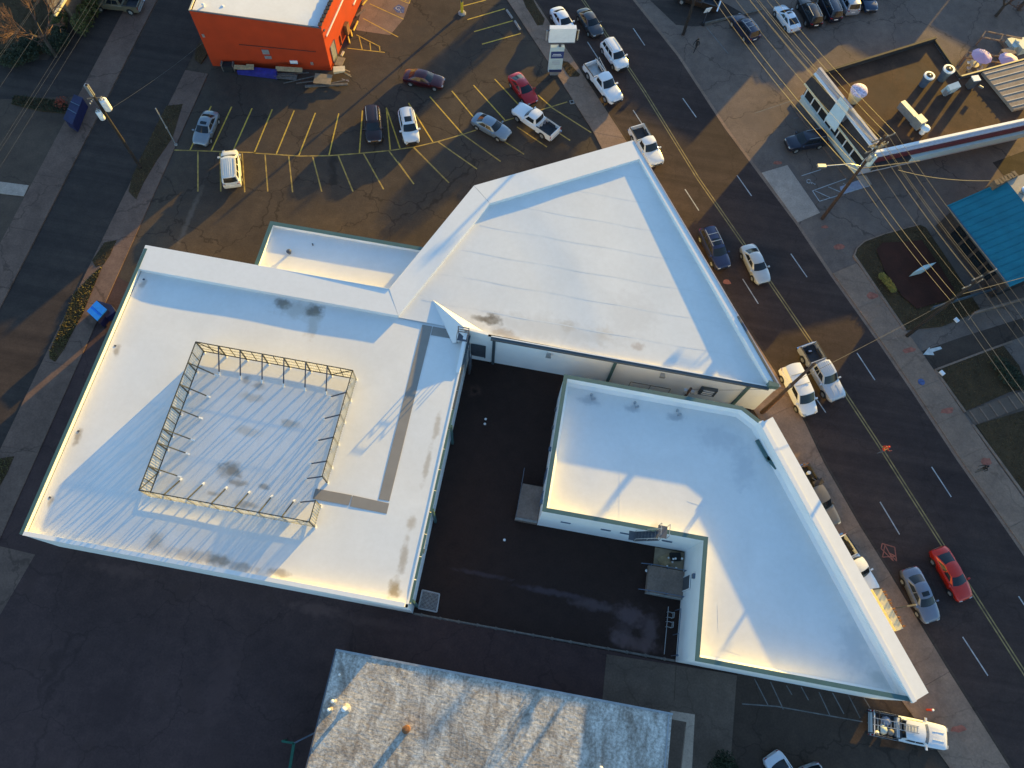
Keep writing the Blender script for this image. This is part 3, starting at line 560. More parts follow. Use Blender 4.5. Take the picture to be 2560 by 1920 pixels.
# ================================================================== MAIN WHITE BUILDING (west wing, triangle wing, annex)
ZW, ZR = 5.80, 5.30
bld = thing('flat_roofed_building', (-15, 20, 0), 'large white flat roofed building with a triangular wing pointing at the main road', 'building')
outline = [(-36.9, 4.0), (-6.1, 4.0), (-6.1, 28.1), (21.9, 28.1), (6.1, 52.5), (-8.6, 43.6), (-14.0, 30.9), (-36.9, 30.9)]
# walls (outer shell, open top)
wm = MB()
tops = [5.72, 5.30, 5.30, 5.72, 5.9, 5.9, 5.9, 5.72]
n = len(outline)
for i in range(n):
    j = (i + 1) % n; a, b = outline[i], outline[j]
    za, zb = tops[i], tops[j]
    if i == 1: za = zb = 5.22
    if i == 2: za = zb = 5.55
    w = MB().add([(a[0], a[1], -0.4), (b[0], b[1], -0.4), (b[0], b[1], zb), (a[0], a[1], za)], [(0, 1, 2, 3)])
    w.build('wall', 'wall_white', bld)
# roofs: triangle roof falls from north to south
def zt(x, y): return 5.40 + 0.33 * max(0, min(1, (y - 28.4) / 22.0))
tri = [(-12.6, 28.45), (21.5, 28.2), (6.05, 52.2), (-8.4, 43.4)]
tm = MB(); N = 14
def lerp2(a, b, t): return (a[0] + (b[0] - a[0]) * t, a[1] + (b[1] - a[1]) * t)
tv = []; tf = []
for i in range(N + 1):
    for j in range(N + 1):
        a = lerp2(tri[0], tri[3], i / N); b = lerp2(tri[1], tri[2], i / N); p = lerp2(a, b, j / N)
        tv.append((p[0], p[1], zt(*p) + 0.012 * math.sin(p[0] * 0.7 + p[1] * 0.31)))
for i in range(N):
    for j in range(N):
        k = i * (N + 1) + j; tf.append((k, k + 1, k + N + 2, k + N + 1))
tri_roof = MB().add(tv, tf).build('roof', 'roof_t', bld, smooth=60)
# membrane lap seams on the triangle roof
for k in range(7):
    y0 = 30.6 + k * 2.95
    xl = max(-11.9 + (y0 - 28.4) * 0.42, -6.6 + (y0 - 42) * 1.64); xr = 21.0 - (y0 - 28.2) * 0.635
    if xr - xl < 1.5: break
    s_ = MB(); zz = lambda x, y: zt(x, y) + 0.012 * math.sin(x * 0.7 + y * 0.31) + .004
    wob = lambda x: 0.05 * math.sin(x * 0.9 + k) + (0.06 if k % 2 else -0.04)
    for t in range(24):
        xa = xl + (xr - xl) * t / 24; xb = xl + (xr - xl) * (t + 1) / 24; ya, yb_ = y0 + wob(xa), y0 + wob(xb)
        s_.add([(xa, ya, zz(xa, ya)), (xb, yb_, zz(xb, yb_)), (xb, yb_ + .09, zz(xb, yb_ + .09)), (xa, ya + .09, zz(xa, ya + .09))], [(0, 1, 2, 3)])
    s_.build('seam', 'seam', tri_roof)
wr = [(-36.6, 4.25), (-6.1, 4.25), (-6.1, 28.45), (-12.6, 28.45), (-36.6, 28.5)]
NX, NY = 30, 24; wv = []; wf = []
for j in range(NY + 1):
    for i in range(NX + 1):
        x = -36.6 + 30.5 * i / NX; y = 4.25 + 24.25 * j / NY
        ed = min(1, (x + 36.6) / 1.2, (y - 4.25) / 1.2)
        wv.append((x, y, ZR + (1 - ed) * 0.05 + 0.014 * math.sin(x * .53) * math.sin(y * .61 + 1)))
for j in range(NY):
    for i in range(NX):
        k = j * (NX + 1) + i; wf.append((k, k + 1, k + NX + 2, k + NX + 1))
west_roof = MB().add(wv, wf).build('roof', 'roof_w', bld, smooth=60)
# west and south parapets of the west wing with white metal coping
def parapet(p, q, z0, z1, t, inward, mat='roof_cap', name='parapet', cap='wall_white', capw=0.04, parent=None):
    p = Vector(p); q = Vector(q); d = (q - p).normalized(); nrm = Vector(inward).normalized(); o = MB()
    a = [p, q, q + nrm * t, p + nrm * t]
    o.prism([tuple(x) for x in a], z0, z1); po = o.build(name, mat, parent or bld); fix_normals(po)
    c = [p - nrm * capw, q - nrm * capw, q + nrm * (t + capw), p + nrm * (t + capw)]
    co = MB().prism([tuple(x) for x in c], z1 + 0.002, z1 + 0.05).build('coping', cap, parent or bld); fix_normals(co)
parapet((-36.9, 4.0), (-36.9, 30.6), ZR - 0.3, ZW - .02, 0.24, (1, 0), cap='trim', capw=0.02)
parapet((-36.66, 4.0), (-6.3, 4.0), ZR - 0.3, ZW - .02, 0.24, (0, 1), cap='roof_cap', capw=0.05)
# raised membrane covered cap bands on the north sides
def band_cap(poly, z0, z1, mat='roof_cap'):
    o = MB().prism(poly, z0, z1).build('cap_band', mat, bld); return fix_normals(o)
band_cap([(-36.95, 28.45), (-12.62, 28.45), (-14.05, 30.95), (-36.95, 30.95)], 5.0, [5.78, 5.78, 5.82, 5.82])
band_cap([(-12.6, 28.45), (-6.75, 41.95), (-8.65, 43.65), (-14.03, 30.93)], 5.0, [5.78, 6.0, 6.02, 5.84])
band_cap([(-6.73, 41.98), (7.0, 50.35), (6.12, 52.55), (-8.63, 43.68)], 5.0, [6.0, 6.05, 6.07, 6.02])
band_cap([(7.02, 50.33), (6.15, 52.52), (22.0, 28.15), (21.15, 28.15)], 4.8, [6.05, 6.07, 6.0, 5.98])
MB().bar((6.25, 52.5, 6.06), (22.05, 28.1, 6.0), 0.12, 0.10).build('coping', 'lav', bld)
# dark trim on the south end of the street parapet
MB().bar((21.85, 28.02, 5.98), (17.9, 34.4, 6.0), 0.2, 0.14).build('coping', 'trim_dark', bld)
# south eave gutter, fascia, pilasters of the triangle wing
MB().box((8.6, 27.93, 5.52), (25.2, 0.28, 0.2)).build('gutter', 'trim_dark', bld)
MB().box((8.6, 28.14, 5.58), (25.2, 0.10, 0.16)).build('eave_edge', 'roof_cap', bld)
MB().prism([(21.0, 27.98), (21.95, 28.02), (21.95, 28.34), (21.0, 28.5)], 5.45, 6.06).build('corner_block', 'trim', bld)
for x in (-3.7, 7.45, 19.6): MB().box((x, 27.99, 2.7), (0.26, 0.2, 5.5)).build('pilaster', 'trim_dark' if x < 0 else 'trim', bld)
for x, z in ((1.4, 4.3), (11.9, 4.4)):
    o = MB().prism([(x - .25, 27.70), (x + .25, 27.70), (x + .17, 28.09), (x - .17, 28.09)], z - .22, z + .16).build('wall_light', 'galv', bld); fix_normals(o)
MB().box((16.6, 27.93, 2.6), (1.5, .28, 1.4)).build('grille_box', 'trim_dark', bld)
for k in range(3): MB().box((16.6, 27.77, 2.2 + .4 * k), (1.0, .06, .16)).build('louvre', 'white_paint', bld)
# vent grille doors etc in the courtyard walls
MB().box((-5.15, 28.04, 2.2), (1.25, 0.08, 2.4)).build('door', 'steel_grey', bld)
fr = MB()
for a, b in (((-4.5, 28, 1), (-4.5, 28, 3.45)), ((-5.8, 28, 3.45), (-4.5, 28, 3.45)), ((-5.8, 28, 1), (-5.8, 28, 3.45))): fr.bar(a, b, .09, .12)
fr.build('door_frame', 'trim_dark', bld)
# east edge of west wing: gutter and brackets
for k in range(13):
    y0 = 4.4 + k * 1.82
    MB().box((-5.98, y0 + .88, 5.22), (0.22, 1.74, 0.16)).build('gutter', 'trim_dark' if k > 8 else 'trim', bld)
MB().box((-6.14, 16.2, 5.31), (0.14, 23.8, 0.10)).build('eave_edge', 'roof_cap', bld)
for y in (4.6, 11.9, 19.3): MB().box((-5.86, y, 2.6), (0.2, 0.22, 5.0)).build('downpipe', 'trim', bld)
MB().box((-5.99, 8.6, 4.3), (0.3, 0.35, 0.3)).build('wall_light', 'steel_blue', bld)
MB().box((-6.0, 13.9, 4.72), (0.12, 3.4, 0.10)).build('wall_ledge', 'white_paint', bld)
MB().box((-6.0, 9.9, 4.72), (0.12, 2.6, 0.10)).build('wall_ledge', 'white_paint', bld)
# walkway pads
for poly in ([(-10.35, 11.9), (-9.45, 11.9), (-9.45, 28.2), (-10.35, 28.2)], [(-9.38, 27.35), (-7.3, 27.35), (-7.0, 28.2), (-9.38, 28.2)], [(-15.6, 10.95), (-12.62, 10.95), (-12.55, 11.82), (-15.6, 11.82)], [(-12.5, 10.9), (-9.42, 10.85), (-9.42, 11.72), (-12.5, 11.82)]):
    fix_normals(MB().prism(poly, ZR + .012, ZR + .032).build('walkway_pad', 'pad', west_roof))
# pyramid saddle at the inner corner
py = [(-9.98, 30.8, zt(-9, 30.8) + .02), (-4.7, 28.5, 5.46), (-7.3, 26.9, ZR + .02), (-6.5, 28.2, 6.35), (-6.2, 27.2, 5.9)]
MB().add(py, [(0, 2, 3), (0, 3, 1), (2, 4, 3)]).build('saddle', 'roof_cap', bld)
MB().add([(-6.5, 28.05, 6.35), (-6.5, 28.05, 4.9), (-4.3, 28.05, 4.9), (-4.3, 28.05, 5.95)], [(0, 1, 2, 3)]).build('parapet', 'wall_white', bld)
MB().bar((-6.5, 28.12, 6.36), (-4.25, 28.12, 5.98), .26, .06).build('coping', 'roof_cap', bld)
fix_normals(MB().prism([(-6.42, 24.2), (-6.12, 24.2), (-6.12, 27.9), (-6.42, 27.9)], ZR - .2, [5.45, 5.45, 6.1, 6.1]).build('parapet', 'wall_white', bld))
# annex
ann = [(-27.0, 30.9), (-14.0, 30.9), (-12.0, 36.4), (-27.0, 36.3)]
fix_normals(ring(MB(), ann, offset_poly(ann, 0.22), -0.2, 4.75).build('annex_wall', 'wall_white', bld))
fix_normals(ring(MB(), offset_poly(ann, -0.14), offset_poly(ann, 0.24), 4.752, 4.80).build('coping', 'trim', bld))
annex_roof = MB().sheet(offset_poly(ann, 0.2), 4.35).build('annex_roof', 'roof_l', bld)
# ------------------------------------------------ things on the roof
v = thing('roof_vent', (-24.5, 33.6, 4.35), 'dark round vent cap on the small annex roof', 'vent')
MB().lathe((-24.5, 33.6, 4.35), [(.14, 0), (.14, .25), (.24, .27), (.24, .36), (.05, .46)], 12).build('cap', 'steel_grey', v, smooth=40)
v = thing('roof_vent', (-22.6, 34.9, 4.35), 'tiny dark pipe stub on the small annex roof', 'vent')
MB().tube((-22.6, 34.9, 4.35), (-22.6, 34.9, 4.6), .07, 8).build('pipe', 'steel_grey', v)
for x, y, lab in ((-36.1, 27.7, 'top'), (-36.1, 20.9, 'second'), (-36.1, 12.9, 'third'), (-36.1, 7.2, 'lowest')):
    v = thing('scupper_drain', (x, y, ZR), 'small scupper drain by the west parapet, %s of four' % lab, 'drain', 'scupper drains along the west parapet')
    MB().box((x, y, ZR + .03), (.18, .16, .05)).build('grate', 'steel_grey', v)
# ------------------------------------------------ screen fence of translucent panels
FX0, FX1, FY0, FY1, FT = -28.4, -14.8, 8.75, 21.8, ZR + 2.15
fence = thing('screen_fence', (-21.6, 15.3, ZR), 'square screen of steel posts and cream panels standing on the white west roof', 'screen fence')
xs = [-28.4, -26.45, -24.57, -22.65, -20.75, -18.86, -17.0, -14.8]
ysW = [8.75, 10.72, 12.69, 13.9, 15.87, 17.85, 19.86, 21.8]
ysE = [8.75, 10.45, 12.45, 13.74, 15.79, 17.78, 19.8, 21.8]
def panel(a, b, outn):
    """corrugated sheet between posts"""
    a = Vector(a); b = Vector(b); L = (b - a).length; d = (b - a) / L; o = Vector(outn) * 0.06
    k = max(4, int(L / 0.10)); vs = []; fs = []
    for i in range(k + 1):
        w = o + Vector(outn) * (0.022 if i % 2 else -0.022)
        p = a + d * (L * i / k) + w
        vs += [(p.x, p.y, ZR + 0.20), (p.x, p.y, FT - 0.02)]
    for i in range(k): fs.append((2 * i, 2 * i + 2, 2 * i + 3, 2 * i + 1))
    MB().add(vs, fs).build('panel', 'fibreglass', fence)
def post(x, y): MB().box((x, y, ZR + 1.08), (.09, .09, 2.14)).build('post', 'fence_steel', fence); MB().box((x, y, ZR + .06), (.2, .2, .12)).build('post_boot', 'foot_white', fence)
def brace(x, y, ix, iy, mat):
    top = Vector((x, y, FT - .08)); ft = Vector((x + ix * 1.85, y + iy * 1.85, ZR + .02)); k = ft.lerp(top, .13)
    MB().bar(k, top, .085, .085).build('brace', mat, fence)
    MB().bar(ft, k, .13, .13).build('brace_boot', 'foot_white', fence)
def rail(a, b, z, w=.07): MB().bar((a[0], a[1], z), (b[0], b[1], z), w, w).build('rail', 'fence_steel', fence)
gate = (10.45, 12.45)
for i, x in enumerate(xs):
    post(x, FY1); post(x, FY0)
    if 0 < i < len(xs) - 1: brace(x, FY1, 0, -1, 'fence_dark'); brace(x, FY0, 0, 1, 'fence_steel')
    if i: panel((xs[i - 1], FY1), (x, FY1), (0, 1)); panel((xs[i - 1], FY0), (x, FY0), (0, -1))
    if i:
        xm = (xs[i - 1] + x) / 2
        for y_, z0_ in ((FY1, ZR + .2), (FY0, ZR + .2)): MB().bar((xm, y_, z0_), (xm, y_, FT), .05, .05).build('stud', 'fence_steel', fence)
for i, y in enumerate(ysW):
    if 0 < i < len(ysW) - 1: post(FX0, y); brace(FX0, y, 1, 0, 'fence_steel')
    if i: panel((FX0, ysW[i - 1]), (FX0, y), (-1, 0)); ym = (ysW[i - 1] + y) / 2; MB().bar((FX0, ym, ZR + .2), (FX0, ym, FT), .05, .05).build('stud', 'fence_steel', fence)
for i, y in enumerate(ysE):
    if 0 < i < len(ysE) - 1: post(FX1, y); brace(FX1, y, -1, 0, 'fence_dark')
    if i and not (ysE[i - 1] == gate[0]): panel((FX1, ysE[i - 1]), (FX1, y), (1, 0)); ym = (ysE[i - 1] + y) / 2; MB().bar((FX1, ym, ZR + .2), (FX1, ym, FT), .05, .05).build('stud', 'fence_steel', fence)
for z in (FT, ZR + .24):
    rail((FX0, FY0), (FX1, FY0), z); rail((FX0, FY1), (FX1, FY1), z); rail((FX0, FY0), (FX0, FY1), z)
    rail((FX1, FY0), (FX1, gate[0]), z); rail((FX1, gate[1]), (FX1, FY1), z)
for z in (ZR + .85, ZR + 1.5):
    rail((FX0, FY1), (FX1, FY1), z, .025)
for a, b in (((FX0, FY1, FT), (xs[1], FY1, ZR + .2)), ((FX1, FY1, FT), (xs[-2], FY1, ZR + .2)), ((FX0, FY0, FT), (FX0, ysW[1], ZR + .2)), ((FX0, FY0, FT), (xs[1], FY0, ZR + .2)), ((FX1, FY0, FT), (xs[-2], FY0, ZR + .2))):
    MB().bar(a, b, .06, .06).build('diagonal', 'fence_steel', fence)
# pallet lying south of the screen
# ------------------------------------------------ roof ladder with landing at the inner corner
lad = thing('roof_ladder', (-6.1, 27.2, 0), 'dark steel access ladder with caged landing at the inner corner of the white building', 'ladder')
for x in (-6.9, -5.95): MB().bar((x, 27.7, 4.0), (x, 27.7, 7.3), .07, .07).build('stile', 'steel_grey', lad)
for z in (5.9, 6.35, 6.8, 7.25): MB().bar((-6.9, 27.7, z), (-5.95, 27.7, z), .06, .06).build('rung', 'steel_grey', lad)
MB().box((-6.42, 27.35, 5.95), (.95, .7, .05)).build('landing', 'steel_grey', lad)
for x in (-6.9, -5.95):
    for y in (26.95, 27.7): MB().bar((x, y, 5.4), (x, y, 6.9), .05, .05).build('railing_post', 'steel_grey', lad)
    MB().bar((x, 26.95, 6.9), (x, 27.7, 6.9), .05, .05).build('handrail', 'steel_grey', lad)
for k in range(13): MB().bar((-5.72, 26.3, .5 + .36 * k), (-5.72, 26.8, .5 + .36 * k), .04, .04).build('rung', 'steel_grey', lad)
for y in (26.3, 26.8): MB().bar((-5.72, y, .3), (-5.72, y, 6.3), .06, .06).build('stile', 'steel_grey', lad)
MB().box((-5.6, 26.55, 2.2), (.06, .9, 2.6)).build('cage_panel', 'steel_grey', lad)
# ================================================================== L SHAPED BUILDING
ZL, ZLR = 6.0, 4.85
lb = thing('l_shaped_building', (14, 15, 0), 'white l-shaped flat roofed building between the black courtyard and the main road', 'building')
Lp = [(3.05, 13.3), (16.35, 13.35), (16.35, 4.1), (33.0, 4.1), (20.45, 24.5), (18.8, 25.5), (3.05, 25.5)]
Li = offset_poly(Lp, 0.26)
for i in range(len(Lp)):
    j = (i + 1) % len(Lp); a, b, c, d = Lp[i], Lp[j], Li[j], Li[i]
    o = MB().prism([a, b, c, d], -0.3, ZL - .04); w_ = o.build('wall', 'wall_white', lb); fix_normals(w_)
Lc = offset_poly(Lp, -0.07); Lci = offset_poly(Lp, 0.28)
for i in range(len(Lp)):
    j = (i + 1) % len(Lp)
    if i == 3: continue
    fix_normals(MB().prism([Lc[i], Lc[j], Lci[j], Lci[i]], ZL - .037, ZL + .02).build('coping', 'trim', lb))
Lrf = offset_poly(Lp, 0.2)
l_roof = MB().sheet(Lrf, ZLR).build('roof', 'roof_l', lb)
# cant strip round the inside of the parapet
Lcs = offset_poly(Lp, 0.262); Lcs2 = offset_poly(Lp, 0.55)
for i in range(len(Lp)):
    j = (i + 1) % len(Lp)
    MB().add([(Lcs[i][0], Lcs[i][1], ZLR + .22), (Lcs[j][0], Lcs[j][1], ZLR + .22), (Lcs2[j][0], Lcs2[j][1], ZLR + .006), (Lcs2[i][0], Lcs2[i][1], ZLR + .006)], [(0, 1, 2, 3)]).build('cant_strip', 'roof_cap', lb)
# street side canopy strip
st = GG(6.12, (1932, 1042), (2322, 1732), (2288, 1752), (1905, 1057))
fix_normals(MB().prism([(p.x, p.y) for p in st], 5.75, [6.10, 6.10, 6.16, 6.16]).build('street_canopy', 'roof_cap', lb))
fix_normals(MB().prism([(20.25, 24.35), (32.85, 3.95), (33.15, 4.15), (20.6, 24.55)], 5.9, 6.2).build('canopy_kerb', 'roof_cap', lb))
# low ridge wrinkles in the membrane
for (xa, ya, xb, yb) in ((18.3, 6.6, 18.1, 8.6), (18.5, 5.4, 20.2, 5.2), (15.0, 16.6, 16.3, 16.4), (9.5, 14.0, 9.0, 18.4)):
    MB().bar((xa, ya, ZLR + .004), (xb, yb, ZLR + .004), .07, .014).build('wrinkle', 'roof_l', l_roof)
# wall vents facing the courtyard
for px in ((1413, 1313), (1513.5, 1331), (1562, 1340), (1667, 1358)):
    p = G(px[0], px[1], 3.2); MB().box((p.x, 13.27, 3.2), (.85, .08, .16)).build('wall_vent', 'steel_blue', lb)
for y in (19.4, 14.6): MB().box((2.95, y, 3.4), (.25, .32, .4)).build('wall_light', 'steel_blue', lb)
for y in (24.0, 22.2): MB().box((2.98, y, 1.2), (.15, .25, .5)).build('wall_meter', 'steel_grey', lb)
MB().box((16.25, 10.7, 3.9), (.2, .4, .35)).build('wall_light', 'steel_blue', lb)
MB().box((16.30, 10.4, 1.7), (.08, 1.15, 2.2)).build('door', 'steel_grey', lb)
for a, b in (((16.26, 9.8, 2.85), (16.26, 11.0, 2.85)), ((16.26, 9.8, .6), (16.26, 9.8, 2.85)), ((16.26, 11.0, .6), (16.26, 11.0, 2.85))): MB().bar(a, b, .07, .07).build('door_frame', 'white_paint', lb)
MB().box((3.0, 17.4, 1.6), (.08, 1.0, 2.1)).build('door', 'steel_blue', lb)
MB().box((3.0, 15.3, 1.6), (.08, 1.0, 2.1)).build('door', 'steel_blue', lb)
# roof vents in the shade along the north parapet
for x, lab in ((5.7, 'westernmost'), (9.6, 'middle'), (13.4, 'eastern')):
    v = thing('roof_vent', (x, 24.5, ZLR), 'small grey roof outlet by the north parapet of the l-shaped roof, %s of three' % lab, 'vent', 'roof outlets along the north parapet')
    MB().lathe((x, 24.5, ZLR), [(.09, 0), (.09, .2), (.14, .22), (.14, .27), (.05, .32)], 10).build('cap', 'galv', v, smooth=40)
    MB().box((x + .25, 24.2, ZLR + .08), (.35, .16, .14), .5).build('flange', 'galv', v)
for a, b, lab in (((1892, 1100), (1922, 1152), 'longer dark green timber lying on the blue shaded roof by the street parapet'), ((1918, 1143), (1941, 1172), 'shorter dark green timber lying at the end of the longer one')):
    p, q = G(a[0], a[1], ZLR + .1), G(b[0], b[1], ZLR + .1)
    t = thing('timber', p, lab, 'timber'); MB().bar(p, q, .3, .16).build('beam', 'trim', t); MB().bar(p + Vector((.26, .1, -.03)), q + Vector((.26, .1, -.03)), .12, .1).build('batten', 'trim_dark', t)
# roof access stair over the parapet
stx = G(1632, 1318, 6.0).x
rs = thing('roof_stair', (stx, 13.2, 0), 'grey steel stair with handrails climbing over the parapet of the l-shaped roof', 'stair')
for k in range(7):
    MB().box((stx - .95 + .22 * k, 12.95, 4.5 + .26 * k), (.26, .75, .04)).build('tread', 'steel_grey', rs)
MB().box((stx + .75, 13.3, 6.28), (.75, 1.0, .05)).build('platform', 'steel_grey', rs)
for y in (12.58, 13.34):
    MB().bar((stx - 1.1, y, 4.3), (stx + .5, y, 6.25), .06, .2).build('stringer', 'steel_grey', rs)
    MB().bar((stx - 1.1, y, 5.2), (stx + .5, y, 7.15), .045, .045).build('handrail', 'galv', rs)
    for k in (0, .5, 1): MB().bar((stx - 1.1 + 1.6 * k, y, 4.3 + 1.95 * k), (stx - 1.1 + 1.6 * k, y, 5.2 + 1.95 * k), .045, .045).build('railing_post', 'galv', rs)
for x in (stx + .45, stx + 1.12):
    for y in (12.85, 13.8): MB().bar((x, y, 6.28), (x, y, 7.2), .045, .045).build('railing_post', 'galv', rs)
    MB().bar((x, 12.85, 7.2), (x, 13.8, 7.2), .045, .045).build('handrail', 'galv', rs)
MB().box((stx - 1.2, 12.98, 4.4), (.75, .8, .06)).build('landing', 'steel_grey', rs)
# loading landings in the courtyard
d1 = thing('dock_landing', (2.0, 15.0, 0), 'raised concrete landing with a rail against the west wall of the l-shaped building', 'loading dock')
fix_normals(MB().prism([(1.0, 13.3), (3.0, 13.3), (3.0, 16.6), (1.15, 16.6)], 0, .75).build('slab', 'conc_slab', d1)); MB().box((2.0, 13.38, .78), (2.0, .2, .06)).build('edge_strip', 'conc_dim', d1)
for y in (13.4, 14.9, 16.5, 17.9): MB().bar((1.05, y, .0 if y > 16.6 else .75), (1.05, y, 1.75 if y < 17 else 1.2), .05, .05).build('railing_post', 'steel_grey', d1)
MB().bar((1.05, 13.4, 1.75), (1.05, 16.5, 1.75), .05, .05).build('handrail', 'steel_grey', d1); MB().bar((1.05, 16.5, 1.75), (1.05, 17.9, 1.2), .05, .05).build('handrail', 'steel_grey', d1)
d2 = thing('dock_landing', (15, 10.4, 0), 'raised concrete landing with two rails in front of the grey courtyard door', 'loading dock')
MB().box((14.75, 10.35, .35), (3.1, 2.3, .7)).build('slab', 'conc_slab', d2); MB().box((14.75, 9.17, .36), (3.1, .1, .74)).build('edge_strip', 'conc_dim', d2)
for y in (9.25, 11.45):
    for x in (13.3, 14.8, 16.2): MB().bar((x, y, .7), (x, y, 1.65), .05, .05).build('railing_post', 'steel_blue', d2)
    MB().bar((12.4, y, 1.2), (13.3, y, 1.65), .06, .06).build('handrail', 'steel_blue', d2); MB().bar((13.3, y, 1.65), (16.2, y, 1.65), .06, .06).build('handrail', 'steel_blue', d2)
pit = thing('rubble_corner', (15.2, 12.5, 0), 'brown corner slab strewn with cardboard and scraps beside the courtyard landing', 'debris')
MB().box((15.0, 12.45, .06), (2.6, 1.6, .12)).build('base_slab', 'ply', pit); MB().box((14.6, 12.2, .2), (1.1, .9, .05), .5).build('cardboard', 'timber', pit)
MB().box((15.5, 12.7, .3), (.9, .7, .4), .2).build('crate', 'void', pit)
for k in range(9): MB().box((15.4 + random.uniform(-.6, .7), 12.4 + random.uniform(-.7, .6), .55 if k < 3 else .18), (.16, .14, .1), k).build('scrap', 'white_paint', pit)
# steel grate
gr = thing('steel_grate', (-4.2, 6.0, 0), 'square galvanised drain grate in the corner of the black courtyard', 'grate')
gc = GG(0, (1056, 1475), (1099, 1485), (1092, 1530), (1046, 1521)); u_ = gc[1] - gc[0]; w_ = gc[3] - gc[0]
for k in range(15): MB().bar(gc[0] + w_ * (k / 14) + Vector((0, 0, .04)), gc[1] + w_ * (k / 14) + Vector((0, 0, .04)), .025, .04).build('bar', 'galv', gr); MB().bar(gc[0] + u_ * (k / 14) + Vector((0, 0, .05)), gc[3] + u_ * (k / 14) + Vector((0, 0, .05)), .025, .03).build('bar', 'galv', gr)
for a, b in ((0, 1), (1, 2), (2, 3), (3, 0)): MB().bar(gc[a] + Vector((0, 0, .05)), gc[b] + Vector((0, 0, .05)), .10, .10).build('frame', 'galv', gr)
# pipe barrier along the south side of the courtyard
pb = thing('pipe_barrier', (5, 3.95, 0), 'low weathered pipe barrier across the open south side of the courtyard', 'barrier')
ba, bb = G(1034, 1534, .9), G(1688, 1652, .9)
MB().tube(ba, bb, .085, 8).build('pipe', 'timber_grey', pb)
for k in range(14):
    p = ba.lerp(bb, (k + .4) / 14); MB().tube((p.x, p.y, 0), (p.x, p.y, .9), .06, 6).build('post', 'timber_grey', pb); MB().tube((p.x - .05, p.y + .02, .9), (p.x + .14, p.y - .02, .9), .13, 8).build('collar', 'timber_grey', pb)
# mop, litter dots in courtyard
for i, (u, v_) in enumerate(((1214, 1048), (1212, 1060), (1261, 1350), (1616, 1427))):
    t = thing('litter', G(u, v_), ('pale crumpled litter on the black courtyard, %s' % ('upper of the close pair', 'lower of the close pair', 'alone in the middle', 'beside the right landing')[i]), 'litter')
    p = G(u, v_); MB().lathe((p.x, p.y, 0), [(.05, 0), (.13, .05), (.10, .1), (.03, .13)], 7).build('scrap', 'white_paint', t)
# rail frame and chairs by the L wing
gf = thing('guard_rail', (15.8, 6, 0), 'thin blue steel guard rail standing against the inner wall of the l-shaped building', 'guard rail')
for y in (4.5, 6.2, 8.2): MB().bar((15.95, y, 0), (15.95, y, 1.9), .05, .05).build('post', 'steel_blue', gf)
for z in (1.9,): MB().bar((15.95, 4.5, z), (15.95, 8.2, z), .05, .05).build('rail', 'steel_blue', gf)
MB().bar((15.3, 4.5, .2), (15.3, 8.4, .2), .05, .05).build('rail', 'galv', gf); MB().lathe((15.95, 4.5, 1.9), [(.05, 0), (.11, .06), (.05, .14)], 8).build('knob', 'steel_blue', gf)
for k, (px, lab) in enumerate((((1676, 1537), 'pale metal chair frame nearer the courtyard landing'), ((1674, 1561), 'pale metal chair frame nearer the courtyard barrier'))):
    p = G(px[0], px[1], .5); t = thing('chair_frame', (p.x, p.y, 0), lab, 'chair')
    for dx in (-.22, .22):
        for dy in (-.22, .22): MB().bar((p.x + dx, p.y + dy, 0), (p.x + dx, p.y + dy, .9 if dx > 0 else .46), .045, .045).build('leg', 'galv', t)
    for a, b in (((-.22, -.22), (.22, -.22)), ((-.22, .22), (.22, .22)), ((-.22, -.22), (-.22, .22)), ((.22, -.22), (.22, .22))): MB().bar((p.x + a[0], p.y + a[1], .46), (p.x + b[0], p.y + b[1], .46), .045, .045).build('seat_rail', 'galv', t)
    MB().bar((p.x + .22, p.y - .22, .9), (p.x + .22, p.y + .22, .9), .045, .045).build('back_rail', 'galv', t)
# meter post and rack between the buildings
mp = thing('meter_post', (12.2, 27.3, 0), 'brown service post with meters and looped cable in the gap between the white buildings', 'utility post')
pm = G(1730, 965, 5.0)
MB().tube((pm.x - .1, 26.8, 0), (pm.x - .1, 26.8, 5.1), .13, 8).build('post', 'pole_wood_red', mp)
for dx, dz in ((-.35, 4.6), (.3, 4.5), (-.3, 4.2)): MB().box((pm.x - .1 + dx, 26.75, dz), (.3, .25, .3)).build('meter', 'galv', mp)
MB().path([(pm.x + .25 + .22 * math.cos(a * .5), 26.7, 4.4 + .3 * math.sin(a * .5)) for a in range(13)], .02, 4).build('cable_loop', 'wire_dark', mp)
rk = thing('wall_rail', (5, 27.4, 0), 'thin pipe rail on the south wall of the triangular wing', 'rail')
r0, r1 = G(1578, 945, 2.6), G(1677, 968, 2.6)
MB().bar((r0.x, 27.5, 2.6), (r1.x, 27.5, 2.6), .05, .05).build('rail', 'trim_dark', rk)
for k in range(3): x = r0.x + (r1.x - r0.x) * k / 2; MB().bar((x, 27.5, 0), (x, 27.5, 2.6), .05, .05).build('post', 'trim_dark', rk)
bin_ = thing('waste_sack', (19.6, 26.6, 0), 'black waste sacks heaped at the foot of the pole between the white buildings', 'sack')
for x, y, s in ((19.9, 26.5, .55), (20.6, 26.0, .45)): MB().lathe((x, y, 0), [(s * .8, 0), (s, .3), (s * .7, .6), (s * .2, .75)], 9).build('sack', 'void', bin_, smooth=60)
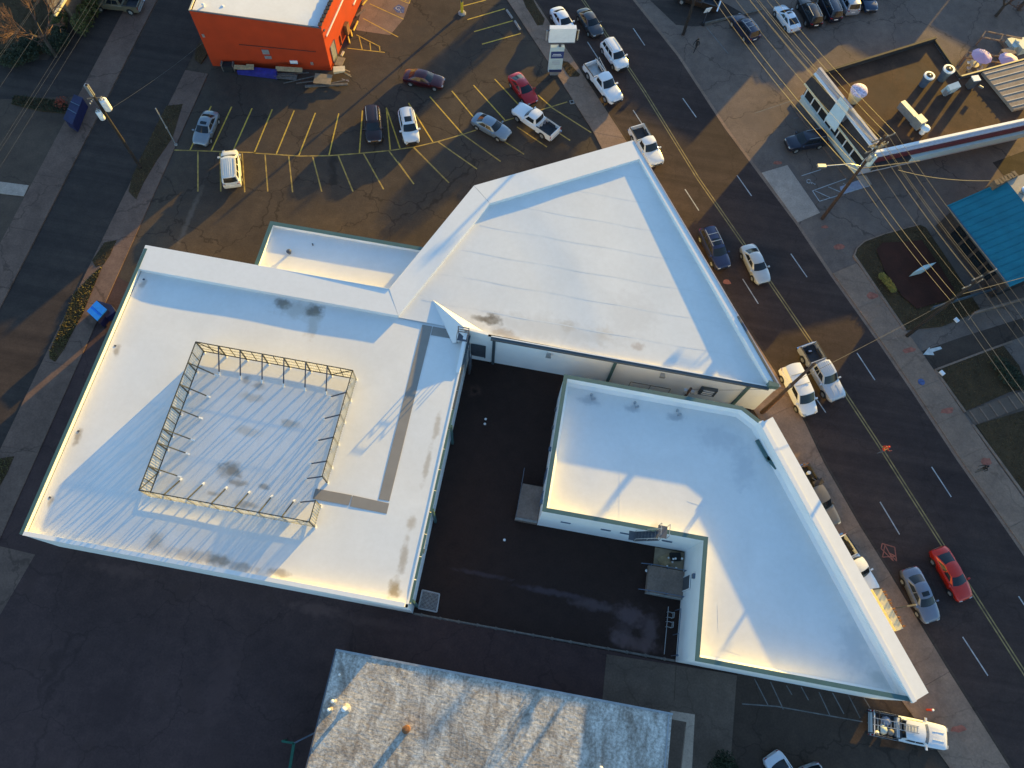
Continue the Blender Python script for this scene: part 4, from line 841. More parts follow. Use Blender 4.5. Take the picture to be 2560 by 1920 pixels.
# sign cabinet over the street pavement
KWp = KW
sg = thing('sign_cabinet', G(*KWp(860, 1280), 3.6), 'long cream sign cabinet with rust coloured raised letters above the pavement', 'sign')
sa = GG(3.6, KWp(735, 1105), KWp(805, 1098), KWp(990, 1430), KWp(935, 1452))
fix_normals(MB().prism([(p.x, p.y) for p in sa], 2.7, 3.6).build('cabinet', 'cream', sg))
e0, e1 = sa[1], sa[2]; dd = (e1 - e0); nn = Vector((dd.y, -dd.x, 0)).normalized() * -1
if nn.x < 0: nn = -nn
for k in range(14):
    a = e0 + dd * ((k + .15) / 14) + nn * .12; b = e0 + dd * ((k + .15 + .3 + .35 * ((k * 7) % 3) / 2) / 14) + nn * .12
    MB().bar((a.x, a.y, 3.25 + .12 * ((k * 5) % 3)), (b.x, b.y, 3.25 + .12 * ((k * 5) % 3)), .16, .6).build('letter', 'rust', sg)
MB().bar(sa[0] + Vector((0, 0, .06)), sa[1] + Vector((0, 0, .06)), .1, .08).build('trim', 'fence_steel', sg)
ps = thing('parking_meter', G(*KWp(910, 1262)), 'white topped post standing in the pavement beside the cream sign cabinet', 'post')
pb_ = G(*KWp(890, 1268)); MB().tube((pb_.x, pb_.y, .08), (pb_.x, pb_.y, 2.6), .05, 6).build('pole', 'steel_grey', ps); MB().tube((pb_.x, pb_.y, 2.6), (pb_.x, pb_.y, 3.9), .07, 6).build('pole_sleeve', 'galv', ps)
# orange marker post and cover near the south tip
mk = thing('marker_post', G(2316, 1774), 'short orange red marker post at the south tip of the white building', 'marker post')
pk = G(2316, 1774); MB().tube((pk.x, pk.y, 0), (pk.x, pk.y, .9), .09, 8).build('tube', plain('orange_red_plastic', (.75, .06, .02), .5), mk); MB().lathe((pk.x, pk.y, .9), [(.09, 0), (.1, .06), (.04, .1)], 8).build('cap', 'white_paint', mk)
# ================================================================== WEATHERED SOUTH BUILDING
ZB = 3.8
sb = thing('weathered_roof_building', (2, -8, 0), 'low building with a patchy weathered white roof at the bottom of the photo', 'building')
Bp = [(-10.95, -28), (15.45, -28), (15.45, .08), (-10.95, .08)]
for i in range(4):
    a, b = Bp[i], Bp[(i + 1) % 4]; MB().add([(a[0], a[1], -.2), (b[0], b[1], -.2), (b[0], b[1], ZB - .05), (a[0], a[1], ZB - .05)], [(0, 1, 2, 3)]).build('wall', 'conc_dim', sb)
rv = []; rf = []; NXb, NYb = 88, 94; rng = random.Random(5)
for j in range(NYb + 1):
    for i in range(NXb + 1):
        x = -10.95 + 26.4 * i / NXb; y = -28 + 28.08 * j / NYb
        rv.append((x, y, ZB + (rng.uniform(-.012, .012) if 0 < i < NXb and 0 < j < NYb else 0)))
for j in range(NYb):
    for i in range(NXb): k = j * (NXb + 1) + i; rf.append((k, k + 1, k + NXb + 2, k + NXb + 1))
b_roof = MB().add(rv, rf).build('roof', 'weathered', sb, smooth=70)
MB().box((2.25, .06, ZB + .01), (26.5, .16, .09)).build('edge_flashing', 'galv', sb); MB().box((-10.97, -14, ZB), (.1, 28, .09)).build('edge_flashing', 'steel_grey', sb); MB().box((15.2, -14, ZB + .03), (.12, 27.8, .1)).build('edge_flashing', 'galv', sb)
fix_normals(MB().prism(GG(3.5, KAP(1390, 1020), KAP(1612, 1055), (1728, 1960), (1700, 1960), KAP(1535, 1125), KAP(1380, 1095)), 3.2, 3.5).build('side_canopy', 'grey_roof', sb))
ch = thing('rusty_flue', (-4.3, -4.4, ZB), 'rusty orange flue pipe standing on the weathered roof', 'chimney')
MB().tube((-4.3, -4.4, ZB), (-4.3, -4.4, ZB + 1.0), .27, 14).build('pipe', 'rust', ch, smooth=40); MB().lathe((-4.3, -4.4, ZB + 1.0), [(.3, 0), (.3, .06), (.1, .1)], 14).build('cap', 'rust', ch)
for x, y, h, r, lab in ((-9.15, -3.85, .85, .2, 'tall white pipe vent with a collar near the left edge of the weathered roof'), (-10.3, -4.1, .55, .12, 'short white pipe vent next to the taller one on the weathered roof'), (-10.2, -3.5, .35, .14, 'lowest white pipe vent beside the tall one on the weathered roof'), (-10.2, -1.6, .25, .09, 'tiny white vent in the shaded corner of the weathered roof'), (10.4, -4.5, .5, .16, 'white cowled vent in the shaded right part of the weathered roof')):
    v = thing('pipe_vent', (x, y, ZB), lab, 'vent', 'vents on the weathered roof')
    MB().tube((x, y, ZB), (x, y, ZB + h), r * .7, 10).build('pipe', 'white_paint', v); MB().lathe((x, y, ZB + h), [(r, 0), (r, .12), (r * .4, .2)], 10).build('cowl', 'white_paint', v, smooth=40); MB().lathe((x, y, ZB), [(r * 2, .01), (r * 1.6, .05), (r * .8, .12)], 12).build('collar', 'weathered', v)
# green frame beside it
gfm = thing('green_frame', (-12.0, -5.6, 0), 'dark green steel frame leaning in the alley beside the weathered building', 'frame')
gA = GG(1.6, (705, 1853), (735, 1858), (724, 1925)); gm = plain('green_steel', (.01, .10, .06), .5)
MB().bar(gA[0], gA[1], .16, .1).build('bar', gm, gfm); MB().bar(gA[1], gA[2], .22, .1).build('bar', gm, gfm); MB().bar(gA[1], G(795, 1828, 1.7), .12, .08).build('bar', 'steel_grey', gfm)
for q in gA[:2]: MB().bar((q.x, q.y, 0), q, .1, .1).build('post', gm, gfm)
# ================================================================== ORANGE BUILDING
ob = thing('orange_building', (-35, 65, 0), 'orange painted block with a white flat roof at the top of the photo', 'building')
OB = [(-41.9, 58.3), (-28.7, 60.6), (-27.3, 88), (-43.5, 88)]; OZ = [7.35, 5.75, 5.75, 7.35]
for i in range(4):
    j = (i + 1) % 4; a, b = OB[i], OB[j]
    MB().add([(a[0], a[1], -.3), (b[0], b[1], -.3), (b[0], b[1], OZ[j]), (a[0], a[1], OZ[i])], [(0, 1, 2, 3)]).build('wall', 'orange_wall', ob)
OI = offset_poly(OB, .18)
MB().add([(p[0], p[1], z - .16) for p, z in zip(OI, OZ)], [(0, 1, 2, 3)]).build('roof', 'roof_w', ob)
MB().bar((OB[0][0], OB[0][1] + .05, OZ[0]), (OB[1][0], OB[1][1] + .05, OZ[1]), .14, .1).build('edge_trim', 'steel_grey', ob)
MB().bar((OB[0][0] + .05, OB[0][1], OZ[0]), (OB[3][0] + .05, OB[3][1], OZ[3]), .16, .12).build('edge_trim', 'cream', ob)
# tiled parapet on the east side casts its shade on the roof
fix_normals(MB().prism([(-28.95, 60.62), (-28.7, 60.62), (-27.3, 88), (-27.55, 88)], 5.6, 6.05).build('parapet', 'orange_wall', ob))
for k in range(44):
    y = 60.8 + .62 * k; x = -28.82 + (y - 60.62) * .0511
    MB().box((x, y, 6.1 + .03 * (k % 2)), (.42, .5, .1), .05).build('coping_tile', 'dark_canopy', ob)
# white conduit, band, window sheet, door on the sunny east wall
ex = lambda y: -28.70 + (y - 60.6) * .0511
MB().bar((ex(61.2) + .09, 61.2, 4.25), (ex(80) + .09, 80, 4.25), .12, .14).build('conduit', 'white_paint', ob)
MB().bar((ex(69.5) + .08, 69.5, 1.5), (ex(80) + .08, 80, 1.5), .10, .16).build('window_sill', 'white_paint', ob)
MB().add([(ex(72) + .03, 72.0, 1.6), (ex(74) + .03, 74.2, 1.6), (ex(74) + .03, 74.2, 3.9), (ex(72) + .03, 72.4, 3.6)], [(0, 1, 2, 3)]).build('window_panel', 'cream', ob)
MB().box((ex(62.2) + .06, 62.1, 1.25), (.08, 1.15, 2.3), -.05).build('door', 'galv', ob)
MB().bar((ex(62.8) + .1, 62.75, .1), (ex(62.8) + .1, 62.75, 2.45), .08, .1).build('door_frame', 'steel_grey', ob)
MB().box((ex(66) + .25, 66.2, 1.0), (.4, .8, 1.3), -.05).build('gas_meter', 'rust', ob)
MB().bar((ex(64.4) + .08, 64.4, .2), (ex(64.4) + .08, 64.4, 1.5), .1, .1).build('downpipe', 'dark_canopy', ob)
for y, z in ((69.8, 4.9), (61.0, 5.2)): MB().box((ex(y) + .08, y, z), (.14, .2, .2)).build('wall_light', 'steel_grey', ob)
# things on the south wall
def on_wall(u, v, z):   # point on the south wall at height z
    p = G(u, v, z); t = (p.x - OB[0][0]) / (OB[1][0] - OB[0][0]); return Vector((p.x, OB[0][1] + t * (OB[1][1] - OB[0][1]) - .05, z))
ra = math.atan2(2.3, 13.2)
for (u, v, z, w, h) in ((666, 125, 2.3, .75, .62), (671, 142, 1.55, .75, .4), (509, 88, 4.2, .25, .4), (781, 156, .9, .3, .4)):
    p = on_wall(u, v, z); MB().box(p, (w, .05, h), ra).build('notice_panel', 'galv', ob)
p = on_wall(734, 157, 1.0); MB().box(p, (.85, .06, .42), ra).build('notice_panel', 'white_paint', ob)
MB().bar(on_wall(600, 105, 3.2), on_wall(790, 130, 2.6), .05, .05).build('wall_cable', 'dark_canopy', ob)
for (u, v, lab) in ((511, 20, 'left white pipe vent on the orange building roof'), (560, 25, 'right white pipe vent on the orange building roof')):
    p = G(u, v, 6.9 if u < 540 else 6.4); t = thing('pipe_vent', p, lab, 'vent', 'vents on the orange building')
    MB().tube(p - Vector((0, 0, .3)), p + Vector((0, 0, .4)), .1, 8).build('pipe', 'white_paint', t); MB().lathe(p + Vector((0, 0, .4)), [(.17, 0), (.17, .1), (.05, .16)], 10).build('cowl', 'white_paint', t)
# debris along the wall
def stick(name, a, b, w, h, mat, label, cat, group=None, z=.1):
    p, q = G(a[0], a[1], z), G(b[0], b[1], z + random.uniform(0, .05)); t = thing(name, p, label, cat, group)
    MB().bar(p, q, w, h).build('beam', mat, t); return t
def sheetboard(u, v, w, d, z, rot, mat, label, cat='board', group=None, tilt=0.0):
    p = G(u, v, z); t = thing('board', p, label, cat, group); MB().box(p, (w, d, .05), rot, tilt).build('sheet', mat, t); return t
K5 = crop(460, 60, 5.027)
tp = thing('blue_tarpaulin', G(*K5(930, 610), .5), 'dark blue tarpaulin over stacked things along the orange wall', 'tarpaulin')
p = G(*K5(930, 590), .5); MB().prism([(p.x - 2.3, p.y - .55), (p.x + 2.2, p.y - .25), (p.x + 2.1, p.y + .4), (p.x - 2.3, p.y + .25)], 0, [.5, .7, .8, .55]).build('sheet', 'tarp_blue', tp)
sheetboard(*K5(1745, 690), 1.95, 1.45, .55, .1, 'ply', 'large square plywood sheet lying on the scrap pile by the orange wall')
sheetboard(*K5(1320, 570), 3.0, .5, .8, .15, 'timber', 'tan board leaning on the orange wall beside the tarpaulin', tilt=.6)
sheetboard(*K5(1290, 660), 2.3, .8, .25, .1, 'timber_grey', 'dull plywood offcut in the dark scrap pile')
sheetboard(*K5(720, 545), 1.6, .5, .8, .15, 'timber', 'tan box board left of the tarpaulin by the orange wall', tilt=.4)
sheetboard(*K5(830, 540), .85, .6, .9, .15, 'timber', 'short tan board against the orange wall above the tarpaulin', tilt=.4)
sheetboard(*K5(1960, 470), .9, 1.3, .4, -.05, 'ply', 'brown pallet board in the sun by the grey door')
sheetboard(*K5(1950, 565), 1.3, .8, .7, .3, 'cream', 'bright sunlit wooden box lid at the corner of the orange building')
db = thing('dark_crate', G(*K5(560, 540), .5), 'dark open crate at the left end of the orange wall', 'crate'); p = G(*K5(560, 540), .4)
MB().box(p, (1.1, .8, .8), ra).build('box', 'void', db)
for dx in (-.62, .62): MB().box(p + Vector((dx, dx * .17, .1)), (.14, .6, 1.0), ra).build('side_board', 'timber_grey', db)
i = 0
for a, b, w, m, lab in (((1250, 745), (1640, 655), .10, 'timber_grey', 'long thin grey pole slanting across the scrap pile'), ((1410, 745), (1650, 715), .10, 'timber_grey', 'second thin pole below the long slanting pole'), ((1130, 625), (1570, 612), .09, 'timber_grey', 'thin rail lying right of the tarpaulin'), ((1130, 655), (1400, 640), .09, 'timber_grey', 'thin rail lying just below the upper one'),
                       ((1520, 785), (2060, 755), .25, 'timber_grey', 'wide grey plank along the front of the scrap pile'), ((1840, 745), (2070, 700), .12, 'timber_grey', 'narrow plank behind the wide front plank'), ((2020, 620), (2100, 660), .1, 'timber', 'short sunlit stick poking out of the pile, lowest'), ((2005, 565), (2085, 600), .1, 'timber', 'short sunlit stick poking out of the pile, topmost'), ((2000, 600), (2090, 640), .08, 'timber', 'short sunlit stick poking out of the pile, middle'),
                       ((1985, 690), (2075, 720), .06, 'galv', 'bent pale metal rod at the right end of the pile'), ((1980, 400), (2005, 345), .22, 'cream', 'small cream block beside the grey door'), ((1880, 610), (2010, 585), .3, 'cream', 'short cream beam at the sunny corner of the orange wall')):
    stick('scrap_beam', K5(*a), K5(*b), w, w * .7, m, lab, 'beam', 'scrap pieces piled by the orange wall', .25 + .06 * (i % 4)); i += 1
# wheel stops
def wheel_stop(a, b, mat, label, w=.2, h=.15):
    p, q = G(*a), G(*b); t = thing('wheel_stop', p, label, 'wheel stop', 'concrete wheel stops')
    d = (q - p).normalized(); s = Vector((-d.y, d.x, 0)); vs = []
    for P_ in (p, q):
        for k, (y, z) in enumerate(((-.5, 0), (.5, 0), (.35, .75), (.2, 1), (-.2, 1), (-.35, .75))): vs.append(P_ + s * y * w + Vector((0, 0, z * h)))
    o = MB().add(vs, [(0, 1, 2, 3, 4, 5), (11, 10, 9, 8, 7, 6)] + [(i, 6 + i, 6 + (i + 1) % 6, (i + 1) % 6) for i in range(6)]).build('block', mat, t); fix_normals(o)
wheel_stop(K780(870, 95), K780(950, -5), 'yellow', 'yellow wheel stop by the orange wall at the top edge of the photo')
wheel_stop(K780(765, 285), K780(910, 150), 'conc_walk', 'worn tan wheel stop slanting away from the orange wall')
wheel_stop(K780(715, 535), K780(790, 370), 'yellow', 'bright yellow wheel stop nearest the orange wall')
wheel_stop(K780(690, 640), K780(668, 530), 'yellow', 'upper of two small yellow wheel stops by the meter')
wheel_stop(K780(650, 755), K780(625, 645), 'yellow', 'lower of two small yellow wheel stops by the meter')
wheel_stop(K1080(1290, 175), K1080(1390, 320), 'conc_dim', 'upper concrete wheel stop in front of the three stalls', .28)
wheel_stop(K1080(1430, 365), K1080(1525, 520), 'conc_dim', 'lower concrete wheel stop in front of the three stalls', .28)
yb = thing('bollard', G(*K1080(518, 230)), 'tall yellow bollard at the corner of the stall row', 'bollard'); p = G(*K1080(518, 230))
MB().tube(p, p + Vector((0, 0, 1.6)), .16, 12).build('sleeve', plain('yellow_plastic', (.62, .47, .03), .5), yb); MB().tube(p + Vector((0, 0, 1.6)), p + Vector((0, 0, 5.5)), .12, 10).build('pole', 'steel_grey', yb); MB().lathe(p, [(.5, 0), (.45, .12), (.2, .16)], 12).build('footing', 'conc_dim', yb)
lot_drain = thing('drain_box', G(*K1000(1485, 885)), 'small square drain box at the right end of the yellow spine line', 'drain'); p = G(*K1000(1485, 885)); MB().box(p + Vector((0, 0, .03)), (.5, .5, .1), .4).build('frame', 'conc_dim', lot_drain); MB().box(p + Vector((0, 0, .085)), (.3, .3, .02), .4).build('lid', 'void', lot_drain)
# ================================================================== PYLON SIGN
ps_ = thing('pylon_sign', (-3.0, 65.5, 0), 'tall pylon sign with a blank white panel over a blue and white board', 'sign')
KS = crop(1340, 80, 13.825)
base = G(*KS(620, 1470)); axis = Vector((.97, .24, 0)); back = Vector((-.24, .97, 0))
def quad_board(name, mat, w, z0, z1, cx, dy=0.0, th=.25, bld_=ps_):
    c = base + axis * cx + back * dy; MB().box((c.x, c.y, (z0 + z1) / 2), (w, th, z1 - z0), math.atan2(axis.y, axis.x)).build(name, mat, bld_)
quad_board('pedestal', 'conc_dim', 1.0, 0, .55, 0)
quad_board('lower_board', 'pale_panel', 1.55, .6, 4.1, 0, 0, .42)
quad_board('blue_field', plain('blue_sign_paint', (.03, .05, .16), .5), 1.45, 2.6, 3.55, .05, -.24, .03)
quad_board('blue_strip', plain('navy_sign_paint', (.02, .03, .09), .5), 1.45, .62, .95, .05, -.24, .03)
for z, w in ((3.15, .9), (2.95, 1.1)): quad_board('text_line', 'white_paint', w, z, z + .07, 0, -.27, .02)
for z in (2.2, 1.95, 1.75): quad_board('text_line', 'lav', .9, z, z + .05, 0, -.24, .02)
quad_board('post', 'steel_grey', .25, 4.0, 5.0, .25)
quad_board('upper_cabinet', 'white_paint', 2.9, 4.75, 6.6, .35, .05, .55)
quad_board('cabinet_frame', 'steel_grey', 3.0, 4.68, 4.78, .35, .05, .6)
for s_ in (-1, 1):
    quad_board('flood_light', 'galv', .12, 5.0, 6.3, .35 + s_ * 1.75, -.1, .15)
    quad_board('light_arm', 'steel_grey', .3, 6.2, 6.3, .35 + s_ * 1.6, -.05, .08)
# ================================================================== BROWN ROOFED CAFE
cb = thing('brown_roof_building', (34, 62, 0), 'shop with a brown gravel roof and a white front at the top right', 'building')
KB = crop(1960, 0, 3.687); KF = crop(2000, 150, 5.53)
ZC, ZF = 3.7, 5.0      # low roof behind a tall street front
C_sw, C_nw = G(*KB(890, 1330), ZF), G(*KB(330, 620), ZF)           # street corners of the roof
C_ne, C_se = G(*KB(1390, 365), ZC), G(2600, 292, ZC)
front = (C_sw - C_nw).normalized(); back_ = Vector((-front.y, front.x, 0))
if back_.x < 0: back_ = -back_
C_e1, C_e2, C_e3 = G(2640, 128, ZC), G(2452, 178, ZC), G(2402, 192, ZC)
cp = [(C_nw.x, C_nw.y), (C_sw.x, C_sw.y), (C_se.x, C_se.y), (C_e1.x, C_e1.y), (C_e3.x, C_e3.y), (C_ne.x, C_ne.y)]
MB().prism(cp, -.2, ZC - .25).build('wall', 'pink_white', cb)
MB().sheet(offset_poly(cp, .1), ZC - .24).build('roof', 'brown_roof', cb)
def edge(a, b, w, h, z, mat, name='parapet'): MB().bar((a[0], a[1], z), (b[0], b[1], z), w, h).build(name, mat, cb)
edge(cp[0], cp[5], .25, .75, ZC - .05, 'dark_canopy'); edge(cp[0], cp[1], .3, 2.4, 3.8, 'lav'); 
# red striped south parapet
sd = Vector((cp[2][0] - cp[1][0], cp[2][1] - cp[1][1], 0)).normalized(); sn = Vector((sd.y, -sd.x, 0))
def srun(off, w, z0, z1, mat, name, t0=0.0, t1=1.0):
    a = Vector((cp[1][0], cp[1][1], 0)); b = Vector((cp[2][0], cp[2][1], 0)); p = a.lerp(b, t0) + sn * off; q = a.lerp(b, t1) + sn * off
    MB().bar((p.x, p.y, (z0 + z1) / 2), (q.x, q.y, (z0 + z1) / 2), w, z1 - z0).build(name, mat, cb)
srun(0, .3, 3.0, 3.85, 'white_paint', 'parapet'); srun(.35, .4, 2.95, 3.65, 'pink_white', 'parapet'); srun(.62, .14, 2.8, 3.5, 'red_trim', 'red_band'); srun(.85, .35, 1.9, 2.7, 'pale_panel', 'lower_canopy'); srun(.80, .5, 1.95, 2.75, 'dark_canopy', 'canopy_shade', 0, .22)
edge(cp[4], cp[3], .18, .4, ZC - .05, 'steel_grey'); edge(cp[5], cp[4], .15, .3, ZC - .1, 'dark_canopy')
gp = GG(ZC + .12, KB(1830, 660), KB(2230, 555), KB(2230, 985), KB(2120, 1010))
fix_normals(MB().prism([(q.x, q.y) for q in gp], ZC - .24, ZC + .1).build('raised_roof', 'grey_roof', cb))
for k in range(7):
    a_ = gp[0].lerp(gp[3], (k + .5) / 7); b_ = gp[1].lerp(gp[2], (k + .5) / 7); MB().bar(a_ + Vector((0, 0, .01)), b_ + Vector((0, 0, .01)), .08, .05).build('sheet_lap', 'lav', cb)
# street front: dark fascia, canopy, ledge and white piers
def frun(t0, t1, off0, off1, z0, z1, mat, name):
    p, q = C_nw.lerp(C_sw, t0), C_nw.lerp(C_sw, t1); o0, o1 = -back_ * off0, -back_ * off1
    vs = [p + o0, q + o0, q + o1, p + o1]
    MB().add([(vs[0].x, vs[0].y, z0), (vs[1].x, vs[1].y, z0), (vs[2].x, vs[2].y, z1), (vs[3].x, vs[3].y, z1), (vs[0].x, vs[0].y, z0 - .12), (vs[1].x, vs[1].y, z0 - .12), (vs[2].x, vs[2].y, z1 - .12), (vs[3].x, vs[3].y, z1 - .12)],
             [(0, 1, 2, 3), (7, 6, 5, 4), (0, 4, 5, 1), (1, 5, 6, 2), (2, 6, 7, 3), (3, 7, 4, 0)]).build(name, mat, cb)
frun(0, 1, .17, .19, 4.95, 4.35, 'lav', 'front_fascia'); frun(0, 1, .19, .42, 4.35, 4.28, 'white_paint', 'front_trim')
frun(0.0, .43, .30, 1.0, 4.2, 3.1, 'dark_canopy', 'canopy_panel'); frun(.58, 1, .30, 1.0, 4.2, 3.1, 'dark_canopy', 'canopy_panel')
frun(0, 1, 1.0, 1.12, 3.12, 3.06, 'cream', 'canopy_rail'); frun(0, 1, .18, .2, 3.0, 1.0, 'void', 'shop_window'); frun(0, 1, .22, .5, 1.05, .95, 'pale_panel', 'front_ledge'); frun(0, 1, .20, .24, .95, .0, 'pale_panel', 'front_wainscot'); frun(0, 1, .5, 1.5, .12, .1, 'conc_east', 'porch_floor')
for t in (.02, .14, .26, .38, .48, .58, .7, .82, .98):
    p = C_nw.lerp(C_sw, t) - back_ * .27; MB().bar((p.x, p.y, 1.0), (p.x, p.y, 3.0), .12, .12).build('mullion', 'white_paint', cb)
sp = [G(*KF(560, 500), 5.4), G(*KF(685, 650), 5.4), G(*KF(640, 740), 4.9), G(*KF(490, 980), 3.6), G(*KF(350, 800), 3.6)]
MB().add([tuple(q) for q in sp] + [tuple(q - Vector((0, 0, .2))) for q in sp], [(0, 1, 2, 3, 4), (9, 8, 7, 6, 5)] + [(i, 5 + i, 5 + (i + 1) % 5, (i + 1) % 5) for i in range(5)]).build('sign_panel', 'pale_panel', cb)
# rooftop things
ic = thing('cupcake_ornament', G(*KF(730, 560), ZC), 'big cupcake shaped ornament with pink speckled top on the brown roof', 'ornament')
p = G(*KF(725, 565), ZC - .2); MB().lathe(p, [(.55, 0), (.78, 1.0), (.85, 1.3), (.8, 1.4)], 20).build('cup', 'cream', ic, smooth=40); MB().lathe(p + Vector((0, 0, 1.4)), [(.92, 0), (.95, .15), (.8, .38), (.5, .52), (.12, .58)], 20).build('icing', 'speckle', ic, smooth=50)
def fan(u, v, r, h, lab):
    p = G(u, v, ZC - .2); t = thing('exhaust_fan', p, lab, 'exhaust fan', 'exhaust fans on the brown roof')
    MB().lathe(p, [(r * .75, 0), (r * .8, h * .5), (r, h * .8), (r, h)], 16).build('housing', 'steel_blue', t, smooth=40); MB().lathe(p + Vector((0, 0, h)), [(r * 1.12, -.06), (r * 1.1, .08), (r * .7, .1)], 16).build('rim', 'white_paint', t, smooth=40)
    MB().lathe(p + Vector((0, 0, h + .1)), [(r * .7, 0), (r * .66, .015)], 16).build('opening', 'void', t); MB().lathe(p + Vector((0, 0, h + .12)), [(r * .2, 0), (r * .15, .08)], 10).build('hub', 'galv', t)
fan(*KF(1690, 350), .55, 1.4, 'left of the two grey exhaust fans on the brown roof'); fan(*KF(1950, 270), .6, 1.5, 'right of the two grey exhaust fans on the brown roof')
hv = thing('air_handler', G(*KF(2050, 430), ZC), 'pale tilted box unit beside the exhaust fans', 'roof unit'); p = G(*KF(2060, 430), ZC); MB().box(p + Vector((0, 0, .35)), (1.5, .7, 1.1), .6, .2).build('housing', 'pale_panel', hv); MB().box(p + Vector((-.5, -.6, .3)), (.35, .5, .6), .6).build('duct', 'galv', hv)
hv = thing('air_handler', G(*KB(1705, 790), ZC), 'white topped box unit with a long shadow near the back of the brown roof', 'roof unit'); p = G(*KB(1705, 800), ZC - .2); MB().box(p + Vector((0, 0, .6)), (.7, .7, 1.2), .4).build('housing', 'steel_grey', hv); MB().box(p + Vector((0, 0, 1.25)), (.85, .75, .12), .4).build('lid', 'white_paint', hv)
for a, b in ((KB(1745, 780), KB(1800, 735)), (KB(1800, 790), KB(1835, 810))): q, r_ = G(*a, ZC + .3), G(*b, ZC + .3); MB().bar(q, r_, .1, .2).build('pipe', 'galv', hv)
dc = thing('roof_duct', G(*KF(1560, 780), ZC), 'long grey sheet metal duct with a square end box on the brown roof', 'duct')
q0, q1 = G(*KF(1420, 570), ZC + .9), G(*KF(1650, 820), ZC + .9); MB().bar(q0 - Vector((0, 0, .4)), q1 - Vector((0, 0, .4)), .6, .9).build('duct_run', 'galv', dc); MB().box(q1 + Vector((.1, -.1, -.3)), (1.1, .9, 1.1), math.atan2((q1 - q0).y, (q1 - q0).x)).build('end_box', 'galv', dc)
mv = thing('roof_vent', G(*KF(1690, 1000), ZC), 'white mushroom vent below the grey duct on the brown roof', 'vent'); p = G(*KF(1680, 1010), ZC - .2); MB().lathe(p, [(.3, 0), (.3, .6), (.5, .65), (.5, .85), (.3, 1.0), (.06, 1.02)], 12).build('cowl', 'white_paint', mv, smooth=40)
# patio behind the cafe
def umbrella(u, v, r, mat, lab):
    p = G(u, v, 2.4); t = thing('patio_umbrella', (p.x, p.y, 0), lab, 'umbrella', 'pink patio umbrellas')
    n_ = 20; vs = [(p.x, p.y, 2.75)] + [(p.x + r * (1 - .05 * (i % 2)) * math.cos(2 * PI * i / n_), p.y + r * (1 - .05 * (i % 2)) * math.sin(2 * PI * i / n_), 2.3) for i in range(n_)]
    MB().add(vs, [(0, 1 + i, 1 + (i + 1) % n_) for i in range(n_)]).build('canopy', mat, t); MB().tube((p.x, p.y, 0), (p.x, p.y, 2.7), .04, 6).build('pole', 'steel_grey', t); MB().lathe((p.x, p.y, 0), [(.35, 0), (.3, .1), (.05, .15)], 10).build('base', 'conc_dim', t)
umbrella(2456, 139, 1.25, 'pink', 'left pink scalloped patio umbrella'); umbrella(2524, 149, 1.25, 'pink', 'right pink patio umbrella half behind the grey roof')
pg = thing('pergola', G(2480, 110), 'pale timber pergola frame of long bars beside the patio umbrellas', 'pergola')
KP = crop(2360, 0, 8.295)
for a, b in (((870, 650), (1620, 800)), ((790, 770), (1240, 860)), ((870, 650), (790, 770)), ((1220, 740), (1170, 850)), ((490, 1085), (1200, 1175)), ((430, 1190), (1230, 1310)), ((490, 1085), (430, 1190))):
    MB().bar(G(*KP(*a), 1.2), G(*KP(*b), 1.2), .18, .12).build('beam', 'conc_walk', pg)
for a in ((870, 650), (790, 770), (490, 1085), (430, 1190), (1200, 1175)): q = G(*KP(*a), 1.2); MB().bar((q.x, q.y, 0), q, .14, .14).build('post', 'conc_walk', pg)
ct = thing('patio_table', G(*KP(630, 1340)), 'small round cream patio table with chairs behind the brown roof', 'table'); p = G(*KP(630, 1330), .75); MB().lathe(p, [(.55, 0), (.55, .05), (.1, .06)], 16).build('top', 'cream', ct); MB().tube((p.x, p.y, 0), p, .05, 6).build('leg', 'steel_grey', ct)
for k, (a, lab) in enumerate((((520, 1300), 'white patio chair left of the round cream table'), ((740, 1330), 'grey patio chair right of the round cream table'), ((510, 1410), 'pinkish patio chair below left of the round cream table'), ((720, 1450), 'pinkish patio chair below the round cream table'))):
    p = G(*KP(*a), .45); t = thing('patio_chair', (p.x, p.y, 0), lab, 'chair', 'patio chairs'); MB().box(p, (.42, .42, .05)).build('seat', 'white_paint' if k == 0 else 'pink_white', t); MB().box(p + Vector((.2, .1, .25)), (.05, .42, .45)).build('back', 'white_paint' if k == 0 else 'pink_white', t)
    for dx in (-.18, .18):
        for dy in (-.18, .18): MB().bar((p.x + dx, p.y + dy, 0), (p.x + dx, p.y + dy, .45), .035, .035).build('leg', 'galv', t)
for k, (a, s_, m, lab) in enumerate((((1470, 880), (1.2, 1.5, .8), 'pale_panel', 'pale blue storage tub among the clutter at the right edge'), ((1260, 900), (.5, 1.6, .3), 'conc_walk', 'tan plank stack leaning on the pergola frame'), ((1340, 1070), (1.5, 1.0, .9), 'grey_roof', 'grey covered box above the right pink umbrella'), ((1640, 900), (1.2, 1.6, 1.0), 'pale_panel', 'white box at the far right edge of the clutter'))):
    p = G(*KP(*a), s_[2]); t = thing('storage_box', (p.x, p.y, 0), lab, 'box', 'clutter behind the shop'); MB().box((p.x, p.y, s_[2] / 2), s_, .5).build('box', m, t); MB().box((p.x, p.y, s_[2] + .03), (s_[0] * 1.05, s_[1] * 1.05, .06), .5).build('lid', m, t)
